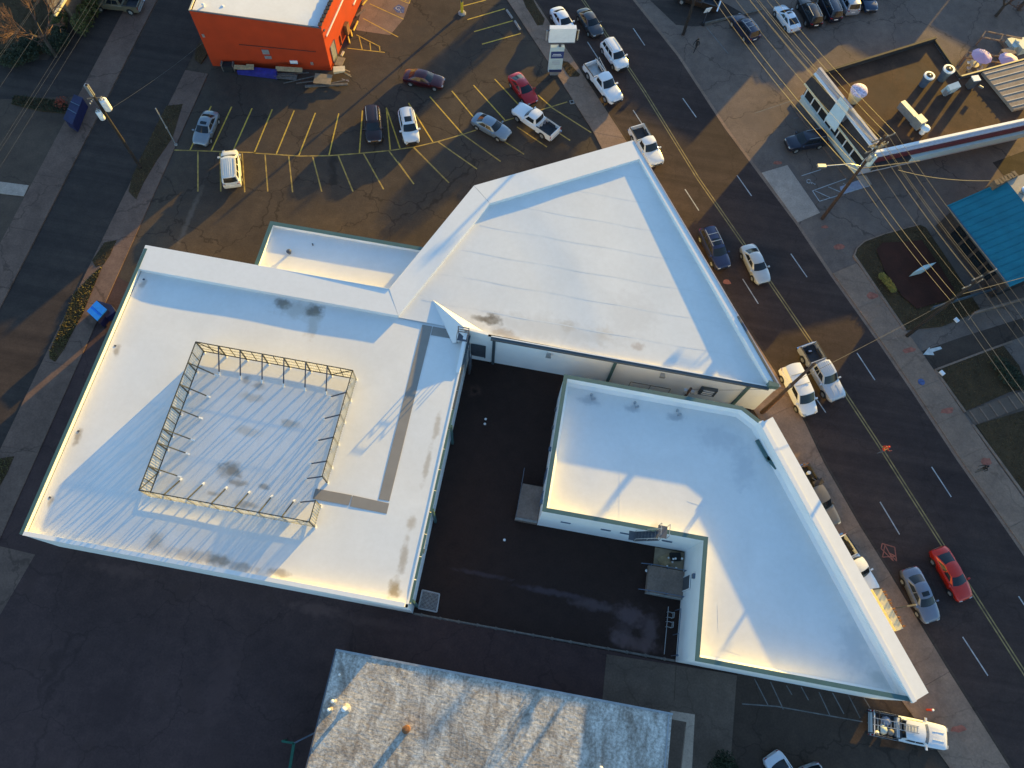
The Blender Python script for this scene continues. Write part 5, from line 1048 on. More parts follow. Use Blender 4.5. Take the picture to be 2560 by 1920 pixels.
# ================================================================== TEAL ROOFED BUILDING
tb = thing('teal_roof_building', (45, 49, 0), 'building with a teal standing seam metal roof at the right edge', 'building')
e0 = G(2368, 516, 3.6); e1 = G(2522, 716, 3.6); r0 = G(2516, 452, 5.6); 
ev = (e1 - e0); r1 = r0 + ev
up_ = (r0 - e0)
nseam = 14
MB().add([tuple(e0), tuple(e1), tuple(r1), tuple(r0)], [(0, 1, 2, 3)]).build('roof', 'teal', tb)
for k in range(nseam + 1): MB().bar(e0.lerp(e1, k / nseam) + Vector((0, 0, .03)), r0.lerp(r1, k / nseam) + Vector((0, 0, .01)), .03, .03).build('roof_seam', 'teal', tb)
MB().bar(e0, e1, .16, .18).build('gutter', 'trim_dark', tb); MB().bar(e0, r0, .14, .2).build('verge', 'teal', tb); MB().bar(e1, r1, .14, .2).build('verge', 'teal', tb)
nb = Vector((ev.y, -ev.x, 0)).normalized(); nb = nb if nb.x > 0 else -nb
w0, w1 = e0 + nb * 1.0 + ev.normalized() * .3, e1 + nb * 1.0 - ev.normalized() * .3
MB().prism([(w0.x, w0.y), (w1.x, w1.y), (w1.x + nb.x * 15, w1.y + nb.y * 15), (w0.x + nb.x * 15, w0.y + nb.y * 15)], -.1, 3.3).build('wall', 'dark_canopy', tb)
for k in range(4): q = w0.lerp(w1, .25 + .17 * k) - nb * .03; MB().box((q.x, q.y, 1.6), (1.3, .1, 1.6), math.atan2(ev.y, ev.x)).build('window', 'car_glass', tb)
MB().prism([(r0.x, r0.y), (r1.x, r1.y), (r1.x + nb.x * 16, r1.y + nb.y * 16), (r0.x + nb.x * 16, r0.y + nb.y * 16)], 3.3, 5.62).build('rear_block', 'tan', tb)
q0, q1 = G(2478, 468, 5.2), G(2532, 442, 5.2); MB().bar((q0.x, q0.y, 4.5), (q1.x, q1.y, 4.5), .7, 2.6).build('stone_wall', 'brick', tb)
for k in range(7): q = q0.lerp(q1, (k + .4) / 7.5); MB().box((q.x + .1 * (k % 2), q.y, 5.85), (.42, .6, .22), .45 + .1 * (k % 3)).build('stone', 'brick', tb)
vt = thing('roof_vent', G(2556, 482, 5.6), 'shiny round vent on the tan roof behind the teal slope', 'vent'); p = G(2556, 482, 5.62); MB().lathe(p, [(.3, 0), (.3, .3), (.42, .34), (.42, .48), (.1, .56)], 12).build('cowl', 'chrome', vt, smooth=40)
MB().bar(G(2330, 770, 1.0), G(2560, 700, 1.0), .14, .5).build('porch_rail', 'trim_dark', tb)
rl = thing('ramp_rail', G(2440, 775), 'low tan handrail wall along the walk below the teal building', 'rail'); MB().bar(G(2436, 782, .9), G(2580, 740, .9), .15, .9).build('panel', 'brick', rl); MB().bar(G(2420, 800, .5), G(2436, 782, .95), .1, .1).build('end_rail', 'conc_walk', rl); MB().bar(G(2436, 782, 1.38), G(2580, 740, 1.38), .2, .07).build('cap', 'conc_walk', rl)
mo = thing('monument_sign', G(*KE(1340, 1005)), 'thin pale blade shaped sign standing in the red mulch bed', 'sign')
m0, m1 = G(*KE(1245, 1050), .8), G(*KE(1440, 965), .8); mid = (m0 + m1) / 2; dm = (m1 - m0).normalized(); sm = Vector((-dm.y, dm.x, 0)) * .22
MB().prism([(m0.x, m0.y), (mid.x - sm.x, mid.y - sm.y), (m1.x, m1.y), (mid.x + sm.x, mid.y + sm.y)], .15, 1.1).build('blade', 'pale_panel', mo); MB().box((mid.x, mid.y, .2), (1.2, .3, .1), math.atan2(dm.y, dm.x)).build('plinth', 'conc_dim', mo)
for (a, lab, m) in ((KR(1500, 322), 'white utility box lid at the corner of the upper lawn', 'white_paint'), (KR(1325, 397), 'round blue manhole cover in the east pavement', 'blue_paint'), (KE(1625, 1455), 'small white box lid beside the lower end of the planting bed', 'white_paint')):
    p = G(*a, .08); t = thing('utility_cover', p, lab, 'cover'); 
    (MB().lathe(p, [(.35, 0), (.33, .04), (.05, .045)], 16) if m == 'blue_paint' else MB().box(p + Vector((0, 0, .08)), (.5, .35, .2), -.8)).build('lid', m, t)
# ================================================================== HOUSE TOP LEFT
hs = thing('tan_gable_house', (-72, 72, 0), 'house with a tan gable roof in the top left corner', 'house')
KH = crop(0, 0, 6.144)
g0 = G(*KH(840, 235), 4.6); g1 = g0 + Vector((0.6, 14, 0)); gd = G(114, -4, 4.75) - g0
MB().add([tuple(g0), tuple(g1), tuple(g1 + gd), tuple(g0 + gd)], [(0, 1, 2, 3)]).build('roof', 'timber', hs); MB().add([tuple(g0 + gd), tuple(g1 + gd), tuple(g1 + gd + Vector((-3, .5, -1.2))), tuple(g0 + gd + Vector((-3, .5, -1.2)))], [(0, 1, 2, 3)]).build('roof', 'timber', hs)
MB().bar(g0, g1, .3, .25).build('fascia', 'cream', hs); house_e = g0.copy(); MB().prism([(g0.x - .7, g0.y + 3), (g1.x - .7, g1.y), (g1.x - 5, g1.y), (g0.x - 5, g0.y + 5)], 0, 4.4).build('wall', 'brick', hs)
# ================================================================== UTILITY POLES AND WIRES
def pole(base, h, label, mat='pole_wood', r=.17, lean=(0, 0)):
    t = thing('utility_pole', (base.x, base.y, 0), label, 'utility pole')
    MB().tube((base.x, base.y, -.1), (base.x + lean[0], base.y + lean[1], h), r, 10, r * .62).build('pole', mat, t, smooth=40); return t
def crossarm(t, c, L, z, dirv, mat='timber_grey', ins=4):
    d = Vector((dirv[0], dirv[1], 0)).normalized(); a, b = Vector((c.x, c.y, z)) - d * L / 2, Vector((c.x, c.y, z)) + d * L / 2
    MB().bar(a, b, .11, .13).build('crossarm', mat, t); out = []
    for k in range(ins):
        q = a.lerp(b, (k + .1) / (ins - .8)) if ins > 1 else a.lerp(b, .5); MB().lathe((q.x, q.y, z + .06), [(.035, 0), (.06, .08), (.035, .16)], 8).build('insulator', 'galv', t); out.append(q + Vector((0, 0, .2)))
    return out
def transformer(t, c, z, off, mat='galv', r=.3, h=.95):
    p = Vector((c.x + off[0], c.y + off[1], z)); o = MB().lathe(p, [(r * .9, 0), (r, .06), (r, h), (r * .85, h + .06), (r * .3, h + .1)], 14).build('transformer', mat, t, smooth=40)
    for a in (0, 2.1, 4.2): MB().lathe(p + Vector((r * .5 * math.cos(a), r * .5 * math.sin(a), h + .05)), [(.05, 0), (.07, .12), (.03, .26)], 8).build('bushing', 'conc_dim', o)
def wire(a, b, sag, label, r=.0115, mat='wire', group='overhead cables'):
    a = Vector(a); b = Vector(b); pts = [a.lerp(b, i / 14) - Vector((0, 0, sag * 4 * (i / 14) * (1 - i / 14))) for i in range(15)]
    o = MB().path(pts, r, 4).build('overhead_cable', mat, origin=a); return prop(o, label, 'cable', group)
# left pole
bL = G(351.5, 419.6); tL = pole(bL, 11.6, 'dark leaning utility pole with two white transformers in the verge strip', r=.19)
transformer(tL, bL, 8.3, (.42, .3), 'white_paint', .36, 1.2); transformer(tL, bL, 7.7, (-.15, -.45), 'white_paint', .26, .95)
MB().box((bL.x - .05, bL.y + .02, 10.9), (.32, .32, 1.3)).build('pole_sleeve', 'galv', tL); MB().bar((bL.x - .7, bL.y - .2, 9.9), (bL.x + .4, bL.y + .2, 9.9), .1, .1).build('crossarm', 'timber_grey', tL)
for k in range(6): MB().lathe((bL.x - .7 + .22 * k, bL.y - .2 + .08 * k, 9.2 + .25 * (k % 3)), [(.03, 0), (.07, .1), (.03, .2)], 7).build('insulator', 'lamp_glass', tL)
for i, (u0, v0, u1, v1, lab) in enumerate(((0, 130, 91, 0, 'outermost of the cables crossing the top left corner'), (0, 138, 95, 0, 'second cable crossing the top left corner'), (0, 212, 140, 0, 'single cable over the bare tree at the top left'), (0, 358, 224, 0, 'left of the close pair of cables at the upper left'), (0, 371, 236, 0, 'right of the close pair of cables at the upper left'), (0, 412, 255, 0, 'lowest cable at the upper left, crossing over the brown yard to the gold pickup'))):
    a, b = G(u0, v0, 9.0), G(u1, v1, 9.0)
    d = (b - a); a -= d * .6; b += d * .6
    wire(a, b, .15, lab)
wire(G(262, 281, 8.0), (-41.9, 58.3, 3.2), .25, 'twisted service cable from the leaning pole towards the orange building')
lp = thing('lamp_post', G(440, 362), 'slim pale steel post at the corner of the parking lot', 'post'); p = G(440, 362); MB().tube(p, p + Vector((0, 0, 5.4)), .06, 8).build('pole', 'galv', lp); MB().lathe(p + Vector((0, 0, 2.5)), [(.08, 0), (.12, .15), (.08, .3)], 8).build('clamp', 'galv', lp); MB().lathe(p, [(.2, 0), (.18, .08), (.07, .12)], 8).build('base', 'conc_dim', lp)
# right poles along the main road
b0 = G(1708, 86); b1 = G(2056, 546); b2 = G(2267, 840)
rd = (b2 - b1).normalized(); rn = Vector((-rd.y, rd.x, 0)); rn = rn if rn.x > 0 else -rn
t0 = pole(b0, 12.5, 'dark utility pole at the top beside the walking figure', r=.2)
t1 = pole(b1, 13.0, 'brown utility pole with street lamp and crossarms in front of the brown roofed shop', 'pole_wood_red', .2)
t2 = pole(b2, 12.6, 'dark utility pole at the lower corner of the planting bed', r=.2)
ins = {}
for nm, t, b, hh in (('0', t0, b0, 12.2), ('1', t1, b1, 12.6), ('2', t2, b2, 12.0)):
    ins[nm + 'a'] = crossarm(t, b, 2.6, hh, rn); ins[nm + 'b'] = crossarm(t, b, 2.2, hh - 1.6, rn)
far0 = -rd * 34; far2 = rd * 34
names = ('outer', 'second', 'third', 'inner')
for k in range(4):
    wire(ins['0a'][k] + far0, ins['0a'][k], .5, 'upper line, %s cable beyond the top pole' % names[k]); wire(ins['0a'][k], ins['1a'][k], .55, 'upper line, %s cable over the shop front' % names[k])
    wire(ins['1a'][k], ins['2a'][k], .25, 'upper line, %s cable over the planting bed' % names[k]); wire(ins['2a'][k], ins['2a'][k] + far2, .5, 'upper line, %s cable over the lawns' % names[k])
for k in (0, 2, 3):
    wire(ins['0b'][k], ins['1b'][k], .6, 'lower line, %s cable over the shop front' % names[k]); wire(ins['1b'][k], ins['2b'][k], .3, 'lower line, %s cable over the planting bed' % names[k]); wire(ins['0b'][k] + far0, ins['0b'][k], .5, 'lower line, %s cable beyond the top pole' % names[k])
off = -rn * .25
for k, z in enumerate((8.4, 7.6)):
    wire(b0 + far0 + off + Vector((0, 0, z)), b0 + off + Vector((0, 0, z)), .5, '%s thick communication cable beyond the top pole' % ('upper', 'lower')[k], .022); wire(b0 + off + Vector((0, 0, z)), b1 + off + Vector((0, 0, z)), .7, '%s thick communication cable along the road over the east lot' % ('upper', 'lower')[k], .022)
    wire(b1 + off + Vector((0, 0, z)), b2 + off + Vector((0, 0, z)), .3, '%s thick communication cable over the planting bed' % ('upper', 'lower')[k], .022); wire(b2 + off + Vector((0, 0, z)), b2 + far2 + off + Vector((0, 0, z)), .6, '%s thick communication cable over the lawns' % ('upper', 'lower')[k], .022)
transformer(t1, b1, 8.9, (.45, .1), 'pale_panel', .33, 1.15); transformer(t1, b1, 10.0, (-.1, -.45), 'galv', .25, .8)
for k in range(3):
    q = crossarm(t1, b1 + rd * (.3 * k - .3), 1.5, 11.4 + .25 * k, rn, 'timber', 3)
# street lamp arm
la0 = b1 + Vector((0, 0, 8.6)); la1 = G(2062, 415, 8.9)
MB().path([la0, la0.lerp(la1, .35) + Vector((0, 0, .35)), la1], .05, 6).build('lamp_arm', 'galv', t1); MB().path([la0 + Vector((0, 0, -.7)), la0.lerp(la1, .5) + Vector((0, 0, .25))], .03, 6).build('lamp_brace', 'galv', t1)
hd = (la1 - la0).normalized(); lh = MB().bar(la1 - hd * .1, la1 + hd * .75, .36, .2).build('lamp_head', 'galv', t1); MB().bar(la1 + hd * .2 - Vector((0, 0, .12)), la1 + hd * .65 - Vector((0, 0, .12)), .25, .08).build('lens', 'lamp_glass', lh)
MB().bar(b1 + Vector((0, 0, 8.3)), G(2300, 402, 8.3), .07, .07).build('brace_arm', 'timber', t1); wire(G(2245, 425, 8.0), G(2476, 452, 5.8), .5, 'sagging twisted service cable to the teal building', .03)
wire(b2 + Vector((0, 0, 8.5)), G(2900, 600, 8.0), .05, 'pale guy cable reaching right from the planting bed pole', .025)
tC = pole(G(1903.6, 1031.7), 11.7, 'red brown utility pole leaning out over the white van between the two white buildings', 'pole_wood_red', .19); bC = G(1903.6, 1031.7)
MB().tube((bC.x + .22, bC.y - .05, 0), (bC.x + .2, bC.y - .05, 5), .05, 6).build('conduit', 'rust', tC); MB().box((bC.x, bC.y, 7.0), (.3, .25, .5)).build('junction_box', 'steel_grey', tC)
wire(bC + Vector((0, 0, 8.0)), b2 + Vector((0, 0, 8.2)), .5, 'thin twisted cable spanning the main road', .022); wire(bC + Vector((0, 0, 6.4)), (pm.x, 26.8, 4.9), .3, 'thin dark service cable over the triangular roof corner', .016, 'wire_dark')
sgn = thing('notice_sign', G(1757, 60), 'small white notice on a thin post at the edge of the top asphalt', 'sign'); p = G(1757, 62); MB().tube(p, p + Vector((0, 0, 1.9)), .035, 6).build('post', 'steel_grey', sgn); MB().box(p + Vector((0, 0, 2.1)), (.75, .06, .85), .5, .3).build('plate', 'white_paint', sgn); MB().lathe(p, [(.25, 0), (.2, .3), (.05, .34)], 8).build('base', 'void', sgn)
wf = thing('timber_barrier', G(1800, 50), 'low timber edging between the top asphalt and the shop lot', 'barrier'); MB().bar(G(1758, 60, .15), G(1905, 25, .15), .18, .3).build('beam', 'timber_grey', wf)
# ================================================================== DUMPSTER AND BIN
dpr = thing('dumpster', G(250, 790), 'bright blue dumpster with a split lid beside the white building', 'dumpster')
Ld = GG(1.5, K400(748, 1305), K400(835, 1215), K400(925, 1290), K400(838, 1390)); Ld2 = [(q.x, q.y) for q in Ld]
cx_ = sum(q[0] for q in Ld2) / 4; cy_ = sum(q[1] for q in Ld2) / 4
fix_normals(MB().prism(offset_poly(Ld2, .0) if False else Ld2, .1, 1.4).build('body', 'dumpster_dark', dpr))
m1_ = ((Ld2[0][0] + Ld2[1][0]) / 2, (Ld2[0][1] + Ld2[1][1]) / 2); m2_ = ((Ld2[2][0] + Ld2[3][0]) / 2, (Ld2[2][1] + Ld2[3][1]) / 2)
def shrink(poly, k=.975): x = sum(q[0] for q in poly) / 4; y = sum(q[1] for q in poly) / 4; return [(x + (q[0] - x) * k, y + (q[1] - y) * k) for q in poly]
fix_normals(MB().prism(shrink([Ld2[0], m1_, m2_, Ld2[3]]), 1.402, 1.5).build('lid', 'dumpster_blue', dpr)); fix_normals(MB().prism(shrink([m1_, Ld2[1], Ld2[2], m2_]), 1.402, 1.53).build('lid', 'dumpster_blue', dpr))
kk = GG(.9, K400(835, 1215), K400(965, 1255), K400(1000, 1310), K400(925, 1370)); fix_normals(MB().prism([(q.x, q.y) for q in kk], .2, 1.0).build('side_hopper', 'dumpster_dark', dpr))
for q in Ld2: MB().lathe((q[0] * .9 + cx_ * .1, q[1] * .9 + cy_ * .1, 0), [(.1, 0), (.1, .1), (.04, .12)], 8).build('caster', 'black', dpr)
rb = thing('recycling_bin_row', G(183, 273), 'dark navy recycling dumpster at the edge of the left pavement', 'dumpster')
Rp = GG(1.3, K0(640, 820), K0(715, 850), K0(625, 1075), K0(550, 1025)); R2 = [(q.x, q.y) for q in Rp]; fix_normals(MB().prism(R2, .1, 1.25).build('body', 'dumpster_dark', rb)); fix_normals(MB().prism(shrink(R2, 1.03), 1.252, 1.33).build('lid', 'dumpster_dark', rb))
for k in (.3, .6): a_ = Rp[0].lerp(Rp[3], k); b_ = Rp[1].lerp(Rp[2], k); MB().bar((a_.x, a_.y, 1.36), (b_.x, b_.y, 1.36), .08, .04).build('lid_strap', 'steel_blue', rb)
bag = thing('red_bush', G(159, 262), 'small red leaved shrub beside the navy dumpster', 'shrub')
p = G(159, 262); rr = random.Random(3); mb = MB()
for k in range(160):
    c = p + Vector((rr.gauss(0, .3), rr.gauss(0, .3), .2 + rr.random() * .6)); s = .1; d = Vector((rr.uniform(-1, 1), rr.uniform(-1, 1), rr.uniform(-1, 1))).normalized(); e = d.orthogonal().normalized(); mb.add([c + d * s, c + e * s, c - d * s], [(0, 1, 2)])
mb.build('foliage', leaf_mat('red_leaf', (.20, .03, .012), (.35, .05, .02)), bag); MB().tube(p, p + Vector((0, 0, .5)), .03, 5).build('stem', 'bark', bag)
# ================================================================== VEHICLES (x forward, built in local metres)
SPEC = {
 'sedan': dict(L=4.75, W=1.83, st=[(-2.37, .60, .38, .60, .64), (-2.30, .76, .28, .80, .90), (-2.0, .86, .22, .90, 1.02), (-1.5, .905, .2, .93, 1.03), (-.6, .915, .2, .93, 1.0), (.5, .915, .2, .92, .99), (1.1, .905, .2, .89, 1.0), (1.7, .88, .22, .82, .92), (2.1, .82, .26, .74, .83), (2.29, .72, .3, .66, .71), (2.37, .56, .38, .56, .58)],
   gh=dict(xw0=1.12, xw1=.38, xr1=-.95, xr0=-1.78, belt=.94, roof=1.45, wb=.82, wt=.60), wx=(1.45, -1.40), wr=.33),
 'coupe': dict(L=4.6, W=1.82, st=[(-2.30, .62, .38, .62, .68), (-2.22, .78, .28, .82, .95), (-1.9, .87, .22, .92, 1.06), (-1.4, .905, .2, .93, 1.05), (-.5, .91, .2, .92, 1.0), (.5, .91, .2, .91, .98), (1.1, .9, .2, .88, .98), (1.65, .87, .22, .80, .90), (2.05, .80, .26, .72, .80), (2.23, .70, .3, .64, .69), (2.30, .54, .38, .55, .57)],
   gh=dict(xw0=1.1, xw1=.30, xr1=-.85, xr0=-1.95, belt=.94, roof=1.40, wb=.82, wt=.58), wx=(1.4, -1.35), wr=.33),
 'suv': dict(L=4.7, W=1.88, st=[(-2.35, .70, .42, .8, .86), (-2.28, .84, .32, .98, 1.06), (-1.9, .92, .26, 1.04, 1.1), (-1.0, .935, .25, 1.05, 1.1), (.4, .935, .25, 1.04, 1.09), (1.1, .925, .25, 1.0, 1.1), (1.7, .90, .27, .95, 1.05), (2.1, .85, .3, .88, .96), (2.28, .76, .34, .8, .85), (2.35, .62, .42, .68, .70)],
   gh=dict(xw0=1.22, xw1=.55, xr1=-1.98, xr0=-2.27, belt=1.05, roof=1.68, wb=.85, wt=.66), wx=(1.45, -1.42), wr=.37),
 'minivan': dict(L=5.05, W=1.95, st=[(-2.52, .76, .42, .8, .9), (-2.46, .90, .32, 1.0, 1.06), (-2.0, .96, .25, 1.05, 1.1), (-1.0, .975, .24, 1.05, 1.1), (.6, .975, .24, 1.03, 1.08), (1.4, .95, .24, .98, 1.08), (2.0, .90, .28, .9, 1.0), (2.35, .80, .32, .8, .86), (2.52, .60, .4, .66, .68)],
   gh=dict(xw0=1.62, xw1=.80, xr1=-2.2, xr0=-2.46, belt=1.05, roof=1.74, wb=.89, wt=.72), wx=(1.6, -1.5), wr=.35),
 'van': dict(L=4.85, W=1.9, st=[(-2.42, .84, .42, .8, .9), (-2.38, .92, .32, 1.05, 1.1), (-2.0, .94, .25, 1.08, 1.12), (-1.0, .945, .24, 1.08, 1.12), (.6, .945, .24, 1.05, 1.1), (1.3, .93, .24, 1.0, 1.08), (1.9, .88, .28, .9, 1.0), (2.25, .80, .32, .8, .86), (2.42, .62, .4, .66, .68)],
   gh=dict(xw0=1.5, xw1=.78, xr1=-2.3, xr0=-2.40, belt=1.08, roof=1.86, wb=.90, wt=.79), wx=(1.5, -1.5), wr=.34),
 'pickup': dict(L=5.75, W=2.0, st=[(-.75, .96, .4, 1.08, 1.12), (-.2, .985, .38, 1.1, 1.14), (.6, .985, .38, 1.1, 1.14), (1.2, .975, .38, 1.1, 1.16), (1.9, .96, .4, 1.06, 1.15), (2.5, .93, .42, 1.0, 1.1), (2.75, .86, .45, .94, 1.0), (2.87, .74, .5, .8, .82)],
   gh=dict(xw0=1.25, xw1=.62, xr1=-.52, xr0=-.70, belt=1.10, roof=1.84, wb=.88, wt=.70), wx=(1.85, -1.75), wr=.41, bed=(-.80, -2.87)),
 'crewpickup': dict(L=5.9, W=2.0, st=[(-1.0, .96, .4, 1.08, 1.12), (-.2, .985, .38, 1.1, 1.14), (.7, .985, .38, 1.1, 1.14), (1.3, .975, .38, 1.1, 1.16), (2.0, .96, .4, 1.06, 1.15), (2.6, .93, .42, 1.0, 1.1), (2.83, .86, .45, .94, 1.0), (2.95, .74, .5, .8, .82)],
   gh=dict(xw0=1.4, xw1=.75, xr1=-.78, xr0=-.95, belt=1.10, roof=1.86, wb=.88, wt=.71), wx=(1.95, -1.85), wr=.41, bed=(-1.05, -2.95)),
}
def paint(name, c, metal=0.25): return plain(name, c, 0.30, metal=metal, coat=0.6, var=0.03, vscale=2)
def grid_patch(fn, nu, nv, u0, u1, v0, v1, off=0.0):
    vs = []; fs = []
    for i in range(nu + 1):
        for j in range(nv + 1): vs.append(fn(u0 + (u1 - u0) * i / nu, v0 + (v1 - v0) * j / nv))
    for i in range(nu):
        for j in range(nv): k = i * (nv + 1) + j; fs.append((k, k + 1, k + nv + 2, k + nv + 1))
    return vs, fs
def cabin_fns(g, sc_):
    cb_, ct_ = .16, .10; z0, z1 = g['belt'], g['roof']; wb, wt = g['wb'], g['wt']; cr = .07
    def fr(u, v):  # windshield: u 0 bottom..1 top, v -1..1
        b = Vector((g['xw0'] - cb_ * v * v, wb * .94 * v, z0 + .02)); t = Vector((g['xw1'] - ct_ * v * v, wt * v, z1 - cr * v * v - .03)); return b.lerp(t, u)
    def rr_(u, v):
        b = Vector((g['xr0'] + cb_ * .7 * v * v, wb * .92 * v, z0 + .02)); t = Vector((g['xr1'] + ct_ * v * v, wt * v, z1 - cr * v * v - .03)); return b.lerp(t, u)
    def side(s):
        def f(u, v):  # u 0 bottom..1 top, v 0 front..1 rear
            b = Vector((g['xw0'] - cb_, s * wb * .94, z0 + .02)).lerp(Vector((g['xr0'] + cb_ * .7, s * wb * .92, z0 + .02)), v); b.y += s * .05 * 4 * v * (1 - v)
            t = Vector((g['xw1'] - ct_, s * wt, z1 - cr - .03)).lerp(Vector((g['xr1'] + ct_, s * wt, z1 - cr - .03)), v); t.y += s * .03 * 4 * v * (1 - v)
            return b.lerp(t, u)
        return f
    def roof(u, v):  # u 0 front..1 rear
        a = fr(1, v); b = rr_(1, v); p = a.lerp(b, u); p.z += .05 * 4 * u * (1 - u) * (1 - .4 * v * v); p.y += (1 if v > 0 else -1) * abs(v) * .03 * 4 * u * (1 - u); return p
    return fr, rr_, side, roof
WHEEL = {}
def wheel_mesh(r):
    if r not in WHEEL:
        ty = MB(); n = 18; prof = [(r * .62, -.11), (r * .95, -.11), (r, -.07), (r, .07), (r * .95, .11), (r * .62, .11)]
        vs = [(rad * math.cos(2 * PI * i / n), y, rad * math.sin(2 * PI * i / n)) for rad, y in prof for i in range(n)]
        fs = [(j * n + i, j * n + (i + 1) % n, (j + 1) * n + (i + 1) % n, (j + 1) * n + i) for j in range(5) for i in range(n)]
        me = bpy.data.meshes.new('tyre'); me.from_pydata(vs, [], fs); me.materials.append(M['black'])
        rv = [(0, .09, 0)] + [(r * .62 * (1 if i % 2 else .92) * math.cos(2 * PI * i / 10), .085 if i % 2 else .05, r * .62 * math.sin(2 * PI * i / 10)) for i in range(10)]
        rv += [(0, -.09, 0)] + [(x, -y, z) for x, y, z in rv[1:11]]
        rf = [(0, 1 + i, 1 + (i + 1) % 10) for i in range(10)] + [(11, 12 + (i + 1) % 10, 12 + i) for i in range(10)]
        rm = bpy.data.meshes.new('rim'); rm.from_pydata(rv, [], rf); rm.materials.append(M['galv'])
        WHEEL[r] = (me, rm)
    return WHEEL[r]
PAINTS = {}
def vehicle(name, kind, front, rear, colour, label, cat, group=None, z=.6, opts=(), glass='car_glass', zg=0.0, fix=None):
    f, r = G(front[0], front[1], z), G(rear[0], rear[1], z)
    if fix: f, r = fix
    c = (f + r) / 2; d = f - r; rz = math.atan2(d.y, d.x); S = SPEC[kind]
    k = max(.93, min(1.07, d.length / S['L']))
    key = tuple(colour)
    if key not in PAINTS: PAINTS[key] = paint('car_paint', colour, 0.0 if max(colour) > .6 and min(colour) > .5 else .3)
    body_m = PAINTS[key]
    root = thing(name, (c.x, c.y, zg), label, cat, group, rz if rz else 1e-4); ORG[root.name] = Vector((0, 0, 0)); root.scale = (k, 1, 1)
    def part(nm, vs, fs, mat, par=None, smooth=None):
        o = MB().add(vs, fs).build(nm, mat, par or root, smooth=smooth); ORG[o.name] = Vector((0, 0, 0)); return o
    # lower body
    st = S['st']; ringn = []
    for (x, w, zb, zs, ztp) in st:
        half = [(w * .86, zb), (w * .985, zb + .12), (w, zs - .22), (w * .97, zs - .03), (w * .88, zs + .02), (w * .55, ztp - .015), (0, ztp)]
        ringn.append([(x, -y, zz) for y, zz in half] + [(x, y, zz) for y, zz in half[-2::-1]])
    m_ = len(ringn[0]); vs = [p for rg in ringn for p in rg]
    fs = [(i * m_ + j, (i + 1) * m_ + j, (i + 1) * m_ + j + 1, i * m_ + j + 1) for i in range(len(st) - 1) for j in range(m_ - 1)]
    fs += [(i * m_ + m_ - 1, (i + 1) * m_ + m_ - 1, (i + 1) * m_, i * m_) for i in range(len(st) - 1)]
    fs += [tuple(range(m_)), tuple(range(len(vs) - 1, len(vs) - m_ - 1, -1))]
    bo = part('body', vs, fs, body_m, smooth=42); fix_normals(bo)
    g = S['gh']; fr, rr_, side, roof = cabin_fns(g, 1)
    cv = []; cf = []
    def addp(t):
        k0 = len(cv); cv.extend(t[0]); cf.extend([tuple(i + k0 for i in q) for q in t[1]])
    addp(grid_patch(fr, 2, 6, 0, 1, -1, 1)); addp(grid_patch(rr_, 2, 6, 0, 1, -1, 1)); addp(grid_patch(side(1), 2, 8, 0, 1, 0, 1)); addp(grid_patch(side(-1), 2, 8, 0, 1, 0, 1)); addp(grid_patch(roof, 6, 6, 0, 1, -1, 1))
    cab = part('cabin', cv, cf, body_m, smooth=35)
    import bmesh
    bm = bmesh.new(); bm.from_mesh(cab.data); bmesh.ops.remove_doubles(bm, verts=bm.verts, dist=.004); bmesh.ops.recalc_face_normals(bm, faces=bm.faces); bm.to_mesh(cab.data); bm.free(); cab.data.set_sharp_from_angle(angle=math.radians(38))
    def pane(nm, fn, u0, u1, v0, v1, out, par=None):
        t = grid_patch(fn, 2, 6, u0, u1, v0, v1); o_ = Vector(out) * .013
        part(nm, [tuple(Vector(p) + o_) for p in t[0]], t[1], glass, par or cab, smooth=60)
    pane('windshield', fr, .06, .95, -.93, .93, (.7, 0, .7))
    if kind != 'van' or True: pane('rear_window', rr_, .12, .92, -.86, .86, (-.8, 0, .6))
    rg = [(.13, .47), (.51, .88)] if kind in ('sedan', 'coupe', 'crewpickup') else ([(.14, .86)] if kind == 'pickup' else ([(.10, .40)] if kind == 'van' else [(.10, .37), (.40, .66), (.69, .92)]))
    for s in (-1, 1):
        for a, b in rg: pane('side_window', side(s), .10, .86, a, b, (0, s, .2))
    # wheels
    ty, rm = wheel_mesh(S['wr']); 
    for x in S['wx']:
        for s in (-1, 1):
            arch = [(x + (S['wr'] + .07) * math.cos(a * PI / 8), s * (S['W'] / 2 - .005), S['wr'] + (S['wr'] + .07) * math.sin(a * PI / 8)) for a in range(9)]
            part('wheel_arch', arch + [(x, s * (S['W'] / 2 - .005), S['wr'])], [(9, i, i + 1) for i in range(8)], 'void')
            w = bpy.data.objects.new('wheel', ty); COL.objects.link(w); w.parent = root; w.location = (x, s * (S['W'] / 2 - .085), S['wr'])
            q = bpy.data.objects.new('rim', rm); COL.objects.link(q); q.parent = w; q.location = (0, s * .028, 0)
    hx = st[-1][0]; zl = st[-2][3]
    for s in (-1, 1):
        part('headlight', *lamp_box(hx - .16, s * (st[-2][1] * .80), zl - .04, .26, .34, .13, s, 1), 'lamp_glass')
        part('mirror', *box_vf((g['xw0'] - .28, s * (S['W'] / 2 + .09), g['belt'] + .03), (.14, .24, .15)), body_m)
    rx = st[0][0]; rz_ = st[1][3]
    if 'bed' not in S:
        for s in (-1, 1): part('tail_light', *lamp_box(rx + .16, s * (st[1][1] * .84), rz_ - .06, .22, .30, .16, s, -1), 'red_lamp')
        part('licence_plate', *box_vf((rx + .01, 0, st[0][3] - .05), (.03, .5, .14)), 'white_paint')
    part('grille', *box_vf((hx + .005, 0, st[-1][3] - .06), (.03, st[-1][1] * 1.5, .16)), 'plastic')
    part('bumper', *box_vf((hx - .02, 0, st[-1][2] + .06), (.1, st[-1][1] * 1.9, .14)), 'plastic' if kind not in ('pickup', 'crewpickup') else 'chrome')
